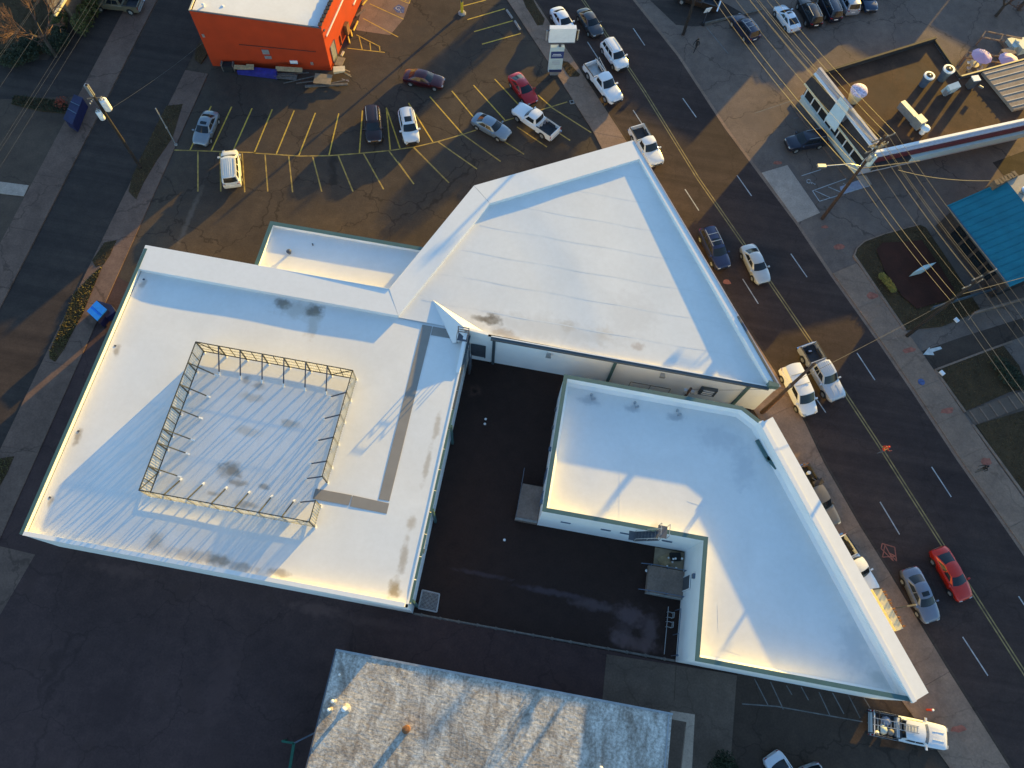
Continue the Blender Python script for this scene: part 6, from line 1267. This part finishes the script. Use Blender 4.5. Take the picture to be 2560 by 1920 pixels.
    if 'bed' in S:
        b0_, b1_ = S['bed']; hw = S['W'] / 2 - .03; zt_ = 1.20; L_ = b0_ - b1_; xm = (b0_ + b1_) / 2
        bd = part('bed', *box_vf((xm, 0, .62), (L_, 1.6, .1)), 'bed_liner' if 'whitebed' not in opts else 'galv')
        for s in (-1, 1):
            part('bed_side', *box_vf((xm, s * (hw - .07), .82), (L_, .14, .76)), body_m); part('bed_rail', *box_vf((xm, s * (hw - .07), 1.215), (L_ * .98, .12, .03)), 'plastic')
            part('wheel_tub', *box_vf((S['wx'][1], s * (hw - .22), .8), (.9, .2, .3)), 'bed_liner'); part('tail_light', *box_vf((b1_ - .0, s * (hw - .07), .95), (.05, .13, .32)), 'red_lamp')
        part('tailgate', *box_vf((b1_ + .04, 0, .84), (.09, 2 * hw - .3, .70)), body_m); part('bed_front', *box_vf((b0_ - .05, 0, .84), (.08, 2 * hw - .3, .70)), body_m)
        part('rear_bumper', *box_vf((b1_ - .12, 0, .55), (.16, 2 * hw, .18)), 'chrome')
    if 'sunroof' in opts:
        t = grid_patch(roof, 3, 3, .12, .42, -.55, .55); part('sunroof', [tuple(Vector(p) + Vector((0, 0, .012))) for p in t[0]], t[1], 'car_glass', cab)
    if 'rails' in opts:
        for s in (-.86, .86):
            pts = [roof(u, s) + Vector((0, 0, .06)) for u in (.1, .3, .5, .7, .92)]
            o = MB()
            for a, b in zip(pts, pts[1:]): o.bar(a, b, .05, .05)
            part('roof_rail', o.v, o.f, 'galv', cab)
    if 'bars' in opts:
        for u in (.3, .65):
            o = MB().bar(roof(u, -.9) + Vector((0, 0, .09)), roof(u, .9) + Vector((0, 0, .09)), .06, .05); part('roof_bar', o.v, o.f, 'galv', cab)
    if 'ribs' in opts:
        for v_ in (-.66, -.4, -.13, .13, .4, .66):
            pts = [roof(u, v_) + Vector((0, 0, .012)) for u in (.08, .3, .6, .92)]; o = MB()
            for a, b in zip(pts, pts[1:]): o.bar(a, b, .05, .03)
            part('roof_rib', o.v, o.f, body_m, cab)
    if 'hoodlines' in opts:
        for y in (-.3, .3):
            o = MB().bar((g['xw0'] + .25, y, st[-4][4] + .015), (hx - .4, y * 1.1, st[-3][4] + .02), .05, .03); part('hood_rib', o.v, o.f, body_m)
    return root
def box_vf(c, d): o = MB().box(c, d); return o.v, o.f
def lamp_box(x, y, z, lx, ly, lz, s, dirx):
    o = MB().prism([(x - lx / 2 * dirx, y + s * ly / 2), (x + lx / 2 * dirx, y + s * ly * .25), (x + lx * .68 * dirx, y - s * ly / 2), (x + lx * .2 * dirx, y - s * ly / 2)], z - lz / 2, z + lz / 2); return o.v, o.f
WHITE = (.72, .73, .74); SILVER = (.42, .43, .45); GREY = (.17, .19, .22); DKBLUE = (.022, .028, .075); BLACK = (.012, .012, .015)
lotg = 'cars parked in the north lot'; rdg = 'vehicles on the main road'; topg = 'cars parked at the top right'
vehicle('parked_car', 'sedan', (498, 361), (531, 281), (.20, .23, .26), 'grey sedan with a sunroof parked alone at the left end of the north lot', 'car', lotg, opts=('sunroof',))
vehicle('parked_car', 'minivan', (575, 380), (581, 464), (.62, .63, .60), 'white minivan with roof rails parked nose up below the yellow spine line', 'car', lotg, opts=('rails', 'ribs'))
vehicle('parked_car', 'suv', (937, 356), (929, 272), (.030, .012, .010), 'dark maroon suv parked beside the white suv', 'car', lotg, opts=('rails',))
vehicle('parked_car', 'suv', (1031, 357), (1014, 278), (.66, .67, .68), 'white suv with sunroof parked beside the maroon suv', 'car', lotg, opts=('rails', 'sunroof'))
vehicle('parked_car', 'sedan', (1110, 208), (1010, 188), (.07, .010, .014), 'dark red sedan driving across the aisle of the north lot', 'car', lotg)
vehicle('parked_car', 'coupe', (1333, 257), (1283, 188), (.42, .008, .010), 'bright red sedan parked beside the white pickup in the north lot', 'car', lotg)
vehicle('parked_car', 'sedan', (1272, 341), (1185, 293), (.20, .25, .30), 'blue grey sedan parked across the spine line of the north lot', 'car', lotg)
vehicle('pickup_truck', 'pickup', (1289, 270), (1388, 338), WHITE, 'white pickup with a black bed and buckets parked in the north lot', 'pickup', lotg)
vehicle('road_car', 'sedan', (1427, 86), (1388, 22), (.66, .70, .76), 'silver white sedan at the top of the main road, kerb lane', 'car', rdg)
vehicle('road_car', 'sedan', (1496, 87), (1454, 26), (.05, .055, .065), 'dark grey sedan at the top of the main road, inner lane', 'car', rdg)
vehicle('road_car', 'suv', (1558, 171), (1515, 107), WHITE, 'white crossover with roof rails in the inner lane behind the white pickup', 'car', rdg, opts=('rails',))
p12 = vehicle('pickup_truck', 'pickup', (1544, 257), (1474, 162), WHITE, 'white pickup carrying a ladder in the kerb lane beside the sign', 'pickup', rdg, opts=('whitebed',))
p13 = vehicle('pickup_truck', 'pickup', (1643, 414), (1590, 322), WHITE, 'white pickup at the north tip of the triangular roof', 'pickup', rdg)
vehicle('road_car', 'suv', (1812, 676), (1760, 568), DKBLUE, 'dark blue suv with roof rails close along the triangular roof', 'car', rdg, opts=('rails', 'bars', 'sunroof'))
vehicle('road_car', 'sedan', (1911, 707), (1866, 614), (.46, .47, .46), 'silver sedan beside the dark blue suv on the main road', 'car', rdg)
vehicle('delivery_van', 'van', (2026, 1039), (1967, 917), (.74, .74, .74), 'white small delivery van under the leaning brown pole', 'van', rdg, opts=('bars',))
vehicle('pickup_truck', 'crewpickup', (2094, 1000), (2015, 866), (.52, .53, .54), 'silver crew cab pickup beside the white van', 'pickup', rdg, opts=('ribs', 'hoodlines'))
vehicle('road_car', 'coupe', (2415, 1500), (2342, 1370), (.50, .022, .008), 'orange red car on the yellow centre lines at the lower right', 'car', rdg)
vehicle('road_car', 'sedan', (2332, 1555), (2270, 1420), (.16, .18, .23), 'blue grey sedan with a sunroof in the kerb lane at the lower right', 'car', rdg, opts=('sunroof',))
# two pickups half hidden under the street canopy
nrm = Vector((.84, .543, 0))
def edge_fix(a, b, off): 
    A, B = G(a[0], a[1], .8), G(b[0], b[1], .8); return (B - nrm * off, A - nrm * off)
vehicle('pickup_truck', 'crewpickup', None or (0, 0), (0, 0), (.13, .115, .095), 'tan pickup with a cluttered black bed standing on the pavement under the white canopy edge', 'pickup', 'pickups under the canopy edge', fix=edge_fix((2020, 1160), (2106, 1306), 1.0))
vehicle('pickup_truck', 'pickup', (0, 0), (0, 0), WHITE, 'white pickup with an empty tan bed half hidden under the canopy edge', 'pickup', 'pickups under the canopy edge', fix=edge_fix((2112, 1338), (2203, 1474), .95))
vehicle('pickup_truck', 'crewpickup', (2364, 1846), (2176, 1806), WHITE, 'white work pickup carrying ladders at the south tip of the white building', 'pickup', opts=('hoodlines',))
vehicle('parked_car', 'sedan', (1996, 1998), (1940, 1908), (.6, .62, .65), 'white car roof cut by the bottom edge of the photo', 'car')
vehicle('parked_car', 'suv', (2066, 2032), (2030, 1940), SILVER, 'silver car barely showing at the bottom edge beside the white car', 'car', opts=('rails',))
vehicle('parked_car', 'suv', (1966, 362), (2062, 345), (.022, .024, .04), 'dark suv parked under the wires in front of the shop', 'car', opts=('rails',))
vehicle('parked_car', 'suv', (1840, 43), (1884, 98), (.025, .03, .06), 'dark blue suv standing apart below the row at the top', 'car', topg, opts=('bars', 'rails'))
vehicle('parked_car', 'coupe', (1946, 15), (1989, 76), (.60, .66, .72), 'white sedan with a sunroof at the left end of the top right row', 'car', topg, opts=('sunroof',))
vehicle('parked_car', 'suv', (2006, -2), (2040, 66), BLACK, 'black suv second in the top right row', 'car', topg, opts=('rails',))
vehicle('parked_car', 'suv', (2058, -16), (2089, 52), (.015, .017, .03), 'navy black suv third in the top right row', 'car', topg, opts=('rails',))
vehicle('parked_car', 'minivan', (2098, -38), (2132, 34), (.40, .42, .46), 'silver minivan fourth in the top right row', 'car', topg)
vehicle('parked_car', 'suv', (2180, 30), (2150, -45), (.025, .045, .085), 'blue suv at the right end of the top right row', 'car', topg)
vehicle('pickup_truck', 'crewpickup', (246, -2), (336, 8), (.20, .17, .11), 'gold pickup cut by the top edge near the left street', 'pickup', z=.9)
vehicle('pickup_truck', 'pickup', (1700, -20), (1790, 8), (.05, .03, .02), 'dark brown old truck in the shade cut by the top edge', 'pickup', z=.9)
# ladders, buckets and loads
def ladder(a, b, w, label, rungs=10, mat='galv', loc=None):
    a = Vector(a); b = Vector(b); t = thing('ladder', a, label, 'ladder'); d = (b - a).normalized(); s = Vector((-d.y, d.x, 0)).normalized() * w / 2
    for q in (s, -s): MB().bar(a + q, b + q, .05, .08).build('stile', mat, t)
    for k in range(rungs): c = a.lerp(b, (k + .5) / rungs); MB().bar(c + s, c - s, .035, .035).build('rung', mat, t)
ladder(G(*K1000(1705, 500), 1.7), G(*K1000(1765, 615), 1.5), .45, 'grey ladder leaning in the bed of the white pickup by the sign', 6)
KT = crop(2120, 1700, 7.54)
ladder(G(*KT(470, 770), 2.0), G(*KT(1340, 945), 2.0), .5, 'long aluminium ladder on the rack of the white work pickup', 14)
ladder(G(*KT(1060, 900), 2.12), G(*KT(1330, 960), 2.12), .42, 'shorter ladder lying inside the long one on the work pickup', 5)
rkT = thing('ladder_rack', G(*KT(990, 850), 1.3), 'black ladder rack frame in the bed of the white work pickup', 'rack')
for x in (470, 590, 985): a, b = G(*KT(x, 600 + (x - 470) * .2), 1.85), G(*KT(x + 10, 1000 + (x - 470) * .2), 1.85); MB().bar(a, b, .08, .08).build('bar', 'plastic', rkT); [MB().bar((q.x, q.y, .7), q, .07, .07).build('post', 'plastic', rkT) for q in (a, b)]
for k, (x, y, s_, m, lab) in enumerate(((720, 770, .5, 'lav', 'grey sack in the bed of the white work pickup'), (650, 930, .55, 'pale_panel', 'pale blue sack in the bed of the white work pickup'), (800, 980, .4, 'conc_dim', 'dusty bucket in the bed of the white work pickup'), (540, 1000, .3, 'white_paint', 'white coil in the bed corner of the white work pickup'))):
    p = G(*KT(x, y), .9); t = thing('load_item', p, lab, 'load'); MB().lathe(p - Vector((0, 0, .2)), [(s_ * .7, 0), (s_ * .8, .2), (s_ * .55, .42), (s_ * .15, .5)], 8).build('bulk', m, t, smooth=50)
for k, (x, y, m, lab) in enumerate(((1222, 1085, 'white_paint', 'white bucket in the bed of the parked white pickup'), (1248, 1065, 'lav', 'lilac bucket in the bed of the parked white pickup'))):
    p = G(*K1000(x, y), .7); t = thing('bucket', p, lab, 'bucket'); MB().lathe(p, [(.12, 0), (.15, .34), (.13, .34), (.11, .06)], 12).build('tub', m, t); MB().path([p + Vector((.15 * math.cos(a), 0, .34 + .12 * math.sin(a))) for a in (0, .8, 1.57, 2.3, 3.14)], .008, 4).build('handle', 'galv', t)
p = G(*KW(203, 140), 1.0); t = thing('bucket', p, 'white tub in the cluttered bed of the tan pickup', 'bucket'); MB().lathe(p, [(.13, -.3), (.17, .1), (.15, .1), (.13, -.2)], 12).build('tub', 'white_paint', t); MB().lathe(p + Vector((0, 0, .1)), [(.18, 0), (.18, .03), (.02, .035)], 12).build('lid', 'white_paint', t)
for x, y, lab in ((185, 75, 'rust coloured scrap at the tail of the tan pickup'), (250, 200, 'dark tool heap in the bed of the tan pickup')):
    p = G(*KW(x, y), .95); t = thing('load_item', p, lab, 'load'); MB().box(p, (.5, .3, .3), .4).build('box', 'rust' if x < 200 else 'void', t); MB().bar(p + Vector((-.3, .1, .2)), p + Vector((.4, -.2, .2)), .06, .06).build('rod', 'steel_grey', t)
tb0, tb1 = G(*KW(240, 240), 1.35), G(*KW(315, 205), 1.35); t = thing('tool_box', tb0, 'dark crossbed tool box behind the cab of the tan pickup', 'tool box'); MB().bar(tb0, tb1, .45, .35).build('box', 'void', t); MB().bar(tb0 + Vector((0, 0, .19)), tb1 + Vector((0, 0, .19)), .5, .04).build('lid', 'dark_canopy', t)
p = G(1732 + 292, 879, .85); t = thing('load_item', p, 'small dark bag in the open bed of the silver pickup', 'load'); MB().box(p, (.55, .3, .2), .3).build('bag', 'void', t); MB().box(p + Vector((0, 0, .13)), (.3, .15, .06), .3).build('flap', 'lav', t)

# ================================================================== PEOPLE
def person(base, heading, joints, label, zones, h=1.75, extra=None):
    """joints: name -> (fwd, left, up, radius) in metres for a 1.75 m figure; one skinned surface"""
    links = [('pelvis', 'waist'), ('waist', 'chest'), ('chest', 'neck'), ('neck', 'head'), ('head', 'crown'), ('chest', 'shl'), ('shl', 'ell'), ('ell', 'wrl'), ('wrl', 'hal'), ('chest', 'shr'), ('shr', 'elr'), ('elr', 'wrr'), ('wrr', 'har'),
             ('pelvis', 'hil'), ('hil', 'knl'), ('knl', 'anl'), ('anl', 'tol'), ('pelvis', 'hir'), ('hir', 'knr'), ('knr', 'anr'), ('anr', 'tor')]
    nm = list(joints); me = bpy.data.meshes.new('body'); me.from_pydata([joints[k][:3] for k in nm], [(nm.index(a), nm.index(b)) for a, b in links], []); me.update()
    o = bpy.data.objects.new('body', me); COL.objects.link(o)
    md = o.modifiers.new('skin', 'SKIN'); md.use_smooth_shade = True
    for i, k in enumerate(nm): me.skin_vertices[0].data[i].radius = (joints[k][3], joints[k][3]); me.skin_vertices[0].data[i].use_root = (k == 'pelvis')
    ss = o.modifiers.new('sub', 'SUBSURF'); ss.levels = 2; ss.render_levels = 2
    dg = bpy.context.evaluated_depsgraph_get(); m2 = bpy.data.meshes.new_from_object(o.evaluated_get(dg)); bpy.data.objects.remove(o); bpy.data.meshes.remove(me)
    m2.materials.clear(); mats = []
    for p_ in m2.polygons:
        c = p_.center; mt = zones(c)
        if mt not in mats: mats.append(mt); m2.materials.append(mt)
        p_.material_index = mats.index(mt); p_.use_smooth = True
    t = thing('person', (base.x, base.y, base.z), label, 'person', rz=heading); ORG[t.name] = Vector((0, 0, 0)); t.scale = (h / 1.75,) * 3
    b = bpy.data.objects.new('body', m2); COL.objects.link(b); b.parent = t; ORG[b.name] = Vector((0, 0, 0))
    hd = joints['head']
    for s in (-1, 1):   # eyes, ears; nose and mouth
        MB().lathe((hd[0] + .085, s * .032, hd[2] + .01), [(.004, -.01), (.012, 0), (.004, .01)], 6).build('eye', 'void', b); MB().box((hd[0] - .01, s * .095, hd[2] - .01), (.04, .02, .07)).build('ear', skin_m, b)
    MB().prism([(hd[0] + .085, -.014), (hd[0] + .12, 0), (hd[0] + .085, .014)], hd[2] - .045, hd[2] + .005).build('nose', skin_m, b); MB().box((hd[0] + .085, 0, hd[2] - .075), (.02, .05, .012)).build('mouth', 'red_trim', b)
    hr = MB().lathe((hd[0] - .02, 0, hd[2] + .01), [(.108, -.03), (.118, .04), (.10, .10), (.05, .135), (.01, .14)], 12).build('hair' if not extra else 'helmet', extra or 'void', b, smooth=60)
    for sd, wr_, ha in ((1, 'wrl', 'hal'), (-1, 'wrr', 'har')):
        a = Vector(joints[wr_][:3]); e = Vector(joints[ha][:3]); d = (e - a).normalized(); q = d.orthogonal().normalized(); mb = MB()
        for k in range(4):
            s0 = e + q * (.03 - .02 * k); s1 = s0 + d * (.05 + .012 * (1 - abs(k - 1.4) / 2)); s2 = s1 + (d + d.cross(q) * .6).normalized() * .035; mb.tube(s0, s1, .0095, 5); mb.tube(s1, s2, .009, 5, .007)
        th = a.lerp(e, .45) + q * .035; mb.tube(th, th + (d + q * .8).normalized() * .06, .011, 5, .009); mb.build('fingers', skin_m, b)
    return t
skin_m = plain('skin', (.30, .17, .11), .6, var=.05)
def stride(k=.3, arm=.25, lean=.06):
    return dict(pelvis=(0, 0, .95, .13), waist=(lean * .4, 0, 1.12, .125), chest=(lean, 0, 1.34, .14), neck=(lean * 1.2, 0, 1.52, .055), head=(lean * 1.4 + .01, 0, 1.62, .092), crown=(lean * 1.4, 0, 1.71, .07),
        shl=(lean, .19, 1.42, .062), ell=(lean - arm * .6, .25, 1.16, .045), wrl=(lean - arm * .3 + .05, .26, .93, .034), hal=(lean - arm * .25 + .07, .26, .85, .036), shr=(lean, -.19, 1.42, .062), elr=(lean + arm * .5, -.25, 1.17, .045), wrr=(lean + arm * 1.2, -.24, .98, .034), har=(lean + arm * 1.4, -.23, .92, .036),
        hil=(0, .09, .9, .10), knl=(k * .8, .1, .5, .068), anl=(k, .1, .09, .045), tol=(k + .16, .11, .04, .038), hir=(0, -.09, .9, .10), knr=(-k * .3, -.1, .5, .068), anr=(-k, -.1, .12, .045), tor=(-k + .15, -.11, .04, .038))
dark_cloth = plain('dark_jacket_cloth', (.016, .016, .018), .9); grey_cloth = plain('grey_trouser_cloth', (.10, .095, .09), .9); jean = plain('denim_cloth', (.09, .11, .16), .9); hivis = plain('orange_vest_cloth', (.62, .045, .02), .8, var=.2, vscale=6); reflect = plain('reflective_tape', (.62, .5, .14), .6)
def z_dark(c): return dark_cloth if (c.z < 1.5 and abs(c.y) < .6 and c.z > .0) and not (abs(c.y) > .2 and c.z < .92 and c.z > .75) else skin_m
def z_grey(c):
    if c.z < .1: return dark_cloth
    if c.z < .92 and abs(c.y) < .2: return grey_cloth
    return skin_m if (c.z > 1.5 or (abs(c.y) > .2 and c.z < .9)) else dark_cloth
def z_work(c):
    if c.z < .1: return dark_cloth
    if c.z < .95 and abs(c.y) < .2: return jean
    if c.z > 1.5 or (abs(c.y) > .2 and c.z < .95): return skin_m
    return reflect if (abs(c.z - 1.18) < .035 or abs(abs(c.y) - .11) < .025) and c.z > 1.1 else hivis
person(G(1737, 126), math.radians(-120), stride(.36, .3, .08), 'person in dark clothes striding across the east lot near the top pole', z_dark, 1.78)
person(G(2196, 1131), math.radians(20), stride(.24, .45, .1), 'road worker in an orange vest and jeans on the yellow centre lines', z_work, 1.75, extra=hivis)
person(G(2443, 1178) + Vector((0, 0, .07)), math.radians(195), stride(.16, .3, .1), 'person in a dark jacket and grey trousers standing on the east pavement', z_grey, 1.75)

# ================================================================== VEGETATION
def leaf_cloud(mb, c, r, n, s, rng, flat=.8):
    for k in range(n):
        d = Vector((rng.gauss(0, 1), rng.gauss(0, 1), rng.gauss(0, 1))).normalized() * (rng.random() ** .4); p = Vector(c) + Vector((d.x * r[0], d.y * r[1], d.z * r[2] * flat))
        a = Vector((rng.uniform(-1, 1), rng.uniform(-1, 1), rng.uniform(-.6, 1))).normalized(); b = a.orthogonal().normalized(); z_ = s * rng.uniform(.6, 1.4)
        mb.add([p + a * z_, p + b * z_ * .5, p - a * z_, p - b * z_ * .5], [(0, 1, 2, 3)])
def shrub(name, spots, mat, label, leaf=.09, seed=1, cat='shrub', dens=260):
    rng = random.Random(seed); c0 = Vector(spots[0][0]); t = thing(name, (c0.x, c0.y, 0), label, cat); mb = MB(); sm = MB()
    for c, r in spots:
        leaf_cloud(mb, c, r, int(dens * max(r[0], .4) * max(r[1], .4) * 3), leaf, rng)
        for k in range(4): sm.tube((c[0] + rng.uniform(-.1, .1), c[1] + rng.uniform(-.1, .1), 0), (c[0] + rng.uniform(-.6, .6) * r[0], c[1] + rng.uniform(-.6, .6) * r[1], c[2]), .03, 5, .012)
    mb.build('foliage', mat, t); sm.build('stems', 'bark', t)
def at(u, v, z): q = G(u, v, z); return (q.x, q.y, z)
shrub('clipped_bush', [(at(146, 55, 1.2), (.9, .9, 1.1)), (at(152, 30, 1.2), (1.0, 1.0, 1.2)), (at(165, 8, 1.2), (1.1, 1.1, 1.2)), (at(158, 22, 1.8), (.9, .9, 1.2)), (at(172, -4, 1.8), (1.0, 1.2, 1.3)), (at(185, -14, 1.8), (1.0, 1.2, 1.3)), (at(150, 42, 1.7), (.8, .8, 1.1))], 'leaf_olive', 'sunlit olive green hedge below the tan gable', seed=2)
shrub('clipped_bush', [(at(145, 70, 1.0), (.9, .9, .9)), (at(150, 95, .9), (1.2, 1.1, 1.0)), (at(128, 118, .8), (1.1, 1.0, .9))], 'leaf_dark', 'dark shaded bush beside the left driveway', seed=3)
shrub('clipped_bush', [(at(200, 8, 1.0), (1.0, 1.2, 1.0)), (at(215, 0, 1.0), (.8, .8, .9))], 'leaf_olive', 'low olive bush beside the gold pickup', seed=4)
shrub('clipped_bush', [(at(60, 130, .8), (1.8, 1.3, .9)), (at(20, 145, .8), (2.0, 1.2, .9)), (at(80, 105, .8), (1.6, 1.4, .9))], 'leaf_dark', 'dark bushes under the bare tree at the left edge', seed=5)
shrub('round_bush', [(at(*KE(985, 1070), .55), (.35, .45, .4)), (at(*KE(1035, 1120), .55), (.4, .5, .45)), (at(*KE(1080, 1185), .55), (.4, .4, .4)), (at(*KE(1010, 1095), .5), (.4, .45, .4)), (at(*KE(1060, 1155), .5), (.4, .45, .4))], 'leaf_yellow', 'yellow green bush lit at the edge of the red mulch bed', leaf=.07, seed=6, dens=600)
shrub('round_bush', [(at(1812, 1905, 1.2), (.9, .9, 1.0)), (at(1796, 1925, 1.2), (.9, .9, 1.0)), (at(1826, 1932, 1.2), (.8, .9, 1.0))], 'leaf_dark', 'dark round bush cut by the bottom edge at the corner of the concrete apron', seed=8)
shrub('round_bush', [(at(*KL(880, 220), .5), (1.0, 1.0, .5)), (at(*KL(980, 340), .5), (1.2, 1.2, .5)), (at(*KL(1080, 420), .4), (1.0, .8, .4))], 'leaf_dark', 'dark green shrubs on the upper lawn at the right edge', seed=7)
shrub('clipped_bush', [((house_e.x + .3, house_e.y + 2.2 + 1.5 * k, 1.5), (.8, .95, 1.7 + .2 * (k % 2))) for k in range(7)], 'leaf_olive', 'tall olive hedge along the east wall of the tan gable house', seed=21, leaf=.12)
def bare_tree(base, h, spread, label, seed, mat='twig', leafm=None, nleaf=0, name='bare_tree'):
    rng = random.Random(seed); t = thing(name, (base.x, base.y, 0), label, 'tree'); tr = MB(); cr = MB(); lf = MB()
    tr.tube(base, base + Vector((0, 0, h * .35)), .22, 8, .16)
    def grow(p, d, L, r, lev):
        q = p + d * L; (tr if lev < 2 else cr).tube(p, q, r, 5 if lev < 3 else 3, r * .6)
        if lev >= 5: 
            for _ in range(nleaf):
                e = Vector((rng.uniform(-1, 1), rng.uniform(-1, 1), rng.uniform(-1, 1))).normalized(); b = e.orthogonal(); c = q + e * rng.uniform(0, .4); lf.add([c + e * .13, c + b * .08, c - e * .13, c - b * .08], [(0, 1, 2, 3)])
            return
        for k in range(3 if lev < 3 else 5):
            n_ = (d + Vector((rng.uniform(-1, 1), rng.uniform(-1, 1), rng.uniform(-.4, .7))) * spread).normalized(); grow(q, n_, L * rng.uniform(.6, .82), r * .6, lev + 1)
    for k in range(4):
        a = k * 1.57 + rng.random(); grow(base + Vector((0, 0, h * .3)), Vector((math.cos(a) * .7, math.sin(a) * .7, .9)).normalized(), h * .24, .12, 1)
    tr.build('trunk', 'bark', t); cr.build('crown', mat, t)
    if nleaf: lf.build('foliage', leafm, t)
bare_tree(Vector((G(78, 48, 5.0).x, G(78, 48, 5.0).y, 0)), 8.0, .75, 'bare reddish twigged tree in the top left corner', 11)
bare_tree(G(2490, 40), 5.0, .8, 'brown bare brush at the top right corner', 12)
bare_tree(G(2545, 25), 5.0, .8, 'second patch of brown brush at the right end of the top edge', 13)
# ------------------------------------------------ unseen buildings and trees added to cast shade on the streets, yards and lot
def block(name, poly, h, mat, label, roofm='tan'):
    c = (sum(p[0] for p in poly) / len(poly), sum(p[1] for p in poly) / len(poly), 0); t = thing(name, c, label, 'building', 'unseen buildings added for their shade')
    MB().prism(poly, -.1, h).build('wall', mat, t); fix_normals(ring(MB(), offset_poly(poly, -.05), offset_poly(poly, .25), h + .002, h + .4).build('parapet', mat, t)); MB().sheet(offset_poly(poly, .24), h + .02).build('roof', roofm, t)
def QT(q, t): return (.879 * q + .477 * t, -.477 * q + .879 * t)
def qblock(name, q0, q1, t0, t1, h, mat, label): block(name, [QT(q0, t0), QT(q1, t0), QT(q1, t1), QT(q0, t1)], h, mat, label)  # added shade caster, laid out along the sun direction
qblock('brick_shade_block', -46.5, -16.5, 101, 120, 5.6, 'brick', 'long unseen brick block added north of the main road for its shade')
qblock('tan_shade_block', -16.3, -12.6, 101, 112, 3.7, 'tan', 'low unseen tan block added at the end of the brick one for its shade')
qblock('grey_shade_block', -12.4, -3.8, 110, 128, 3.3, 'conc_dim', 'low unseen grey block added behind the parked cars for its shade')
qblock('grey_shade_block', -3.6, 14, 122, 138, 3.6, 'conc_dim', 'second unseen grey block added further east for its shade')
qblock('white_shade_block', -100, -65.2, 66, 82, 8.4, 'pale_panel', 'tall unseen white block added behind the orange building for its shade')
qblock('pale_shade_block', 18.5, 60, 78, 92, 8.2, 'pale_panel', 'pale unseen block added east of the teal roof for its shade')
def shadow_tree(q, t, r, z0, z1, label, seed):  # unseen tree added so its crown shades a band of the lot
    x, y = QT(q, t); th = thing('shadow_tree', (x, y, 0), label, 'tree', 'unseen trees added for their shade'); rng = random.Random(seed); mb = MB()
    for k in range(9):
        a = rng.uniform(0, 6.28); rr = r * .62 * rng.random() ** .5; zz = z0 + (z1 - z0) * rng.uniform(.25, .75)
        leaf_cloud(mb, (x + rr * math.cos(a), y + rr * math.sin(a), zz), (r * .55, r * .55, (z1 - z0) * .38), 420, .22, rng, 1.0)
    mb.build('crown', 'leaf_olive', th); MB().tube((x, y, 0), (x, y, z1 * .8), .25, 8, .1).build('trunk', 'bark', th)
shadow_tree(-43.8, 98, 2.7, 3.5, 10.2, 'tall unseen tree added across the road for its shade, westernmost of three', 31)
shadow_tree(-34.0, 98, 3.4, 6.7, 9.7, 'tall unseen tree added across the road for its shade, middle of three', 32)
shadow_tree(-28.3, 98, 3.2, 6.8, 9.0, 'tall unseen tree added across the road for its shade, easternmost of three', 33)
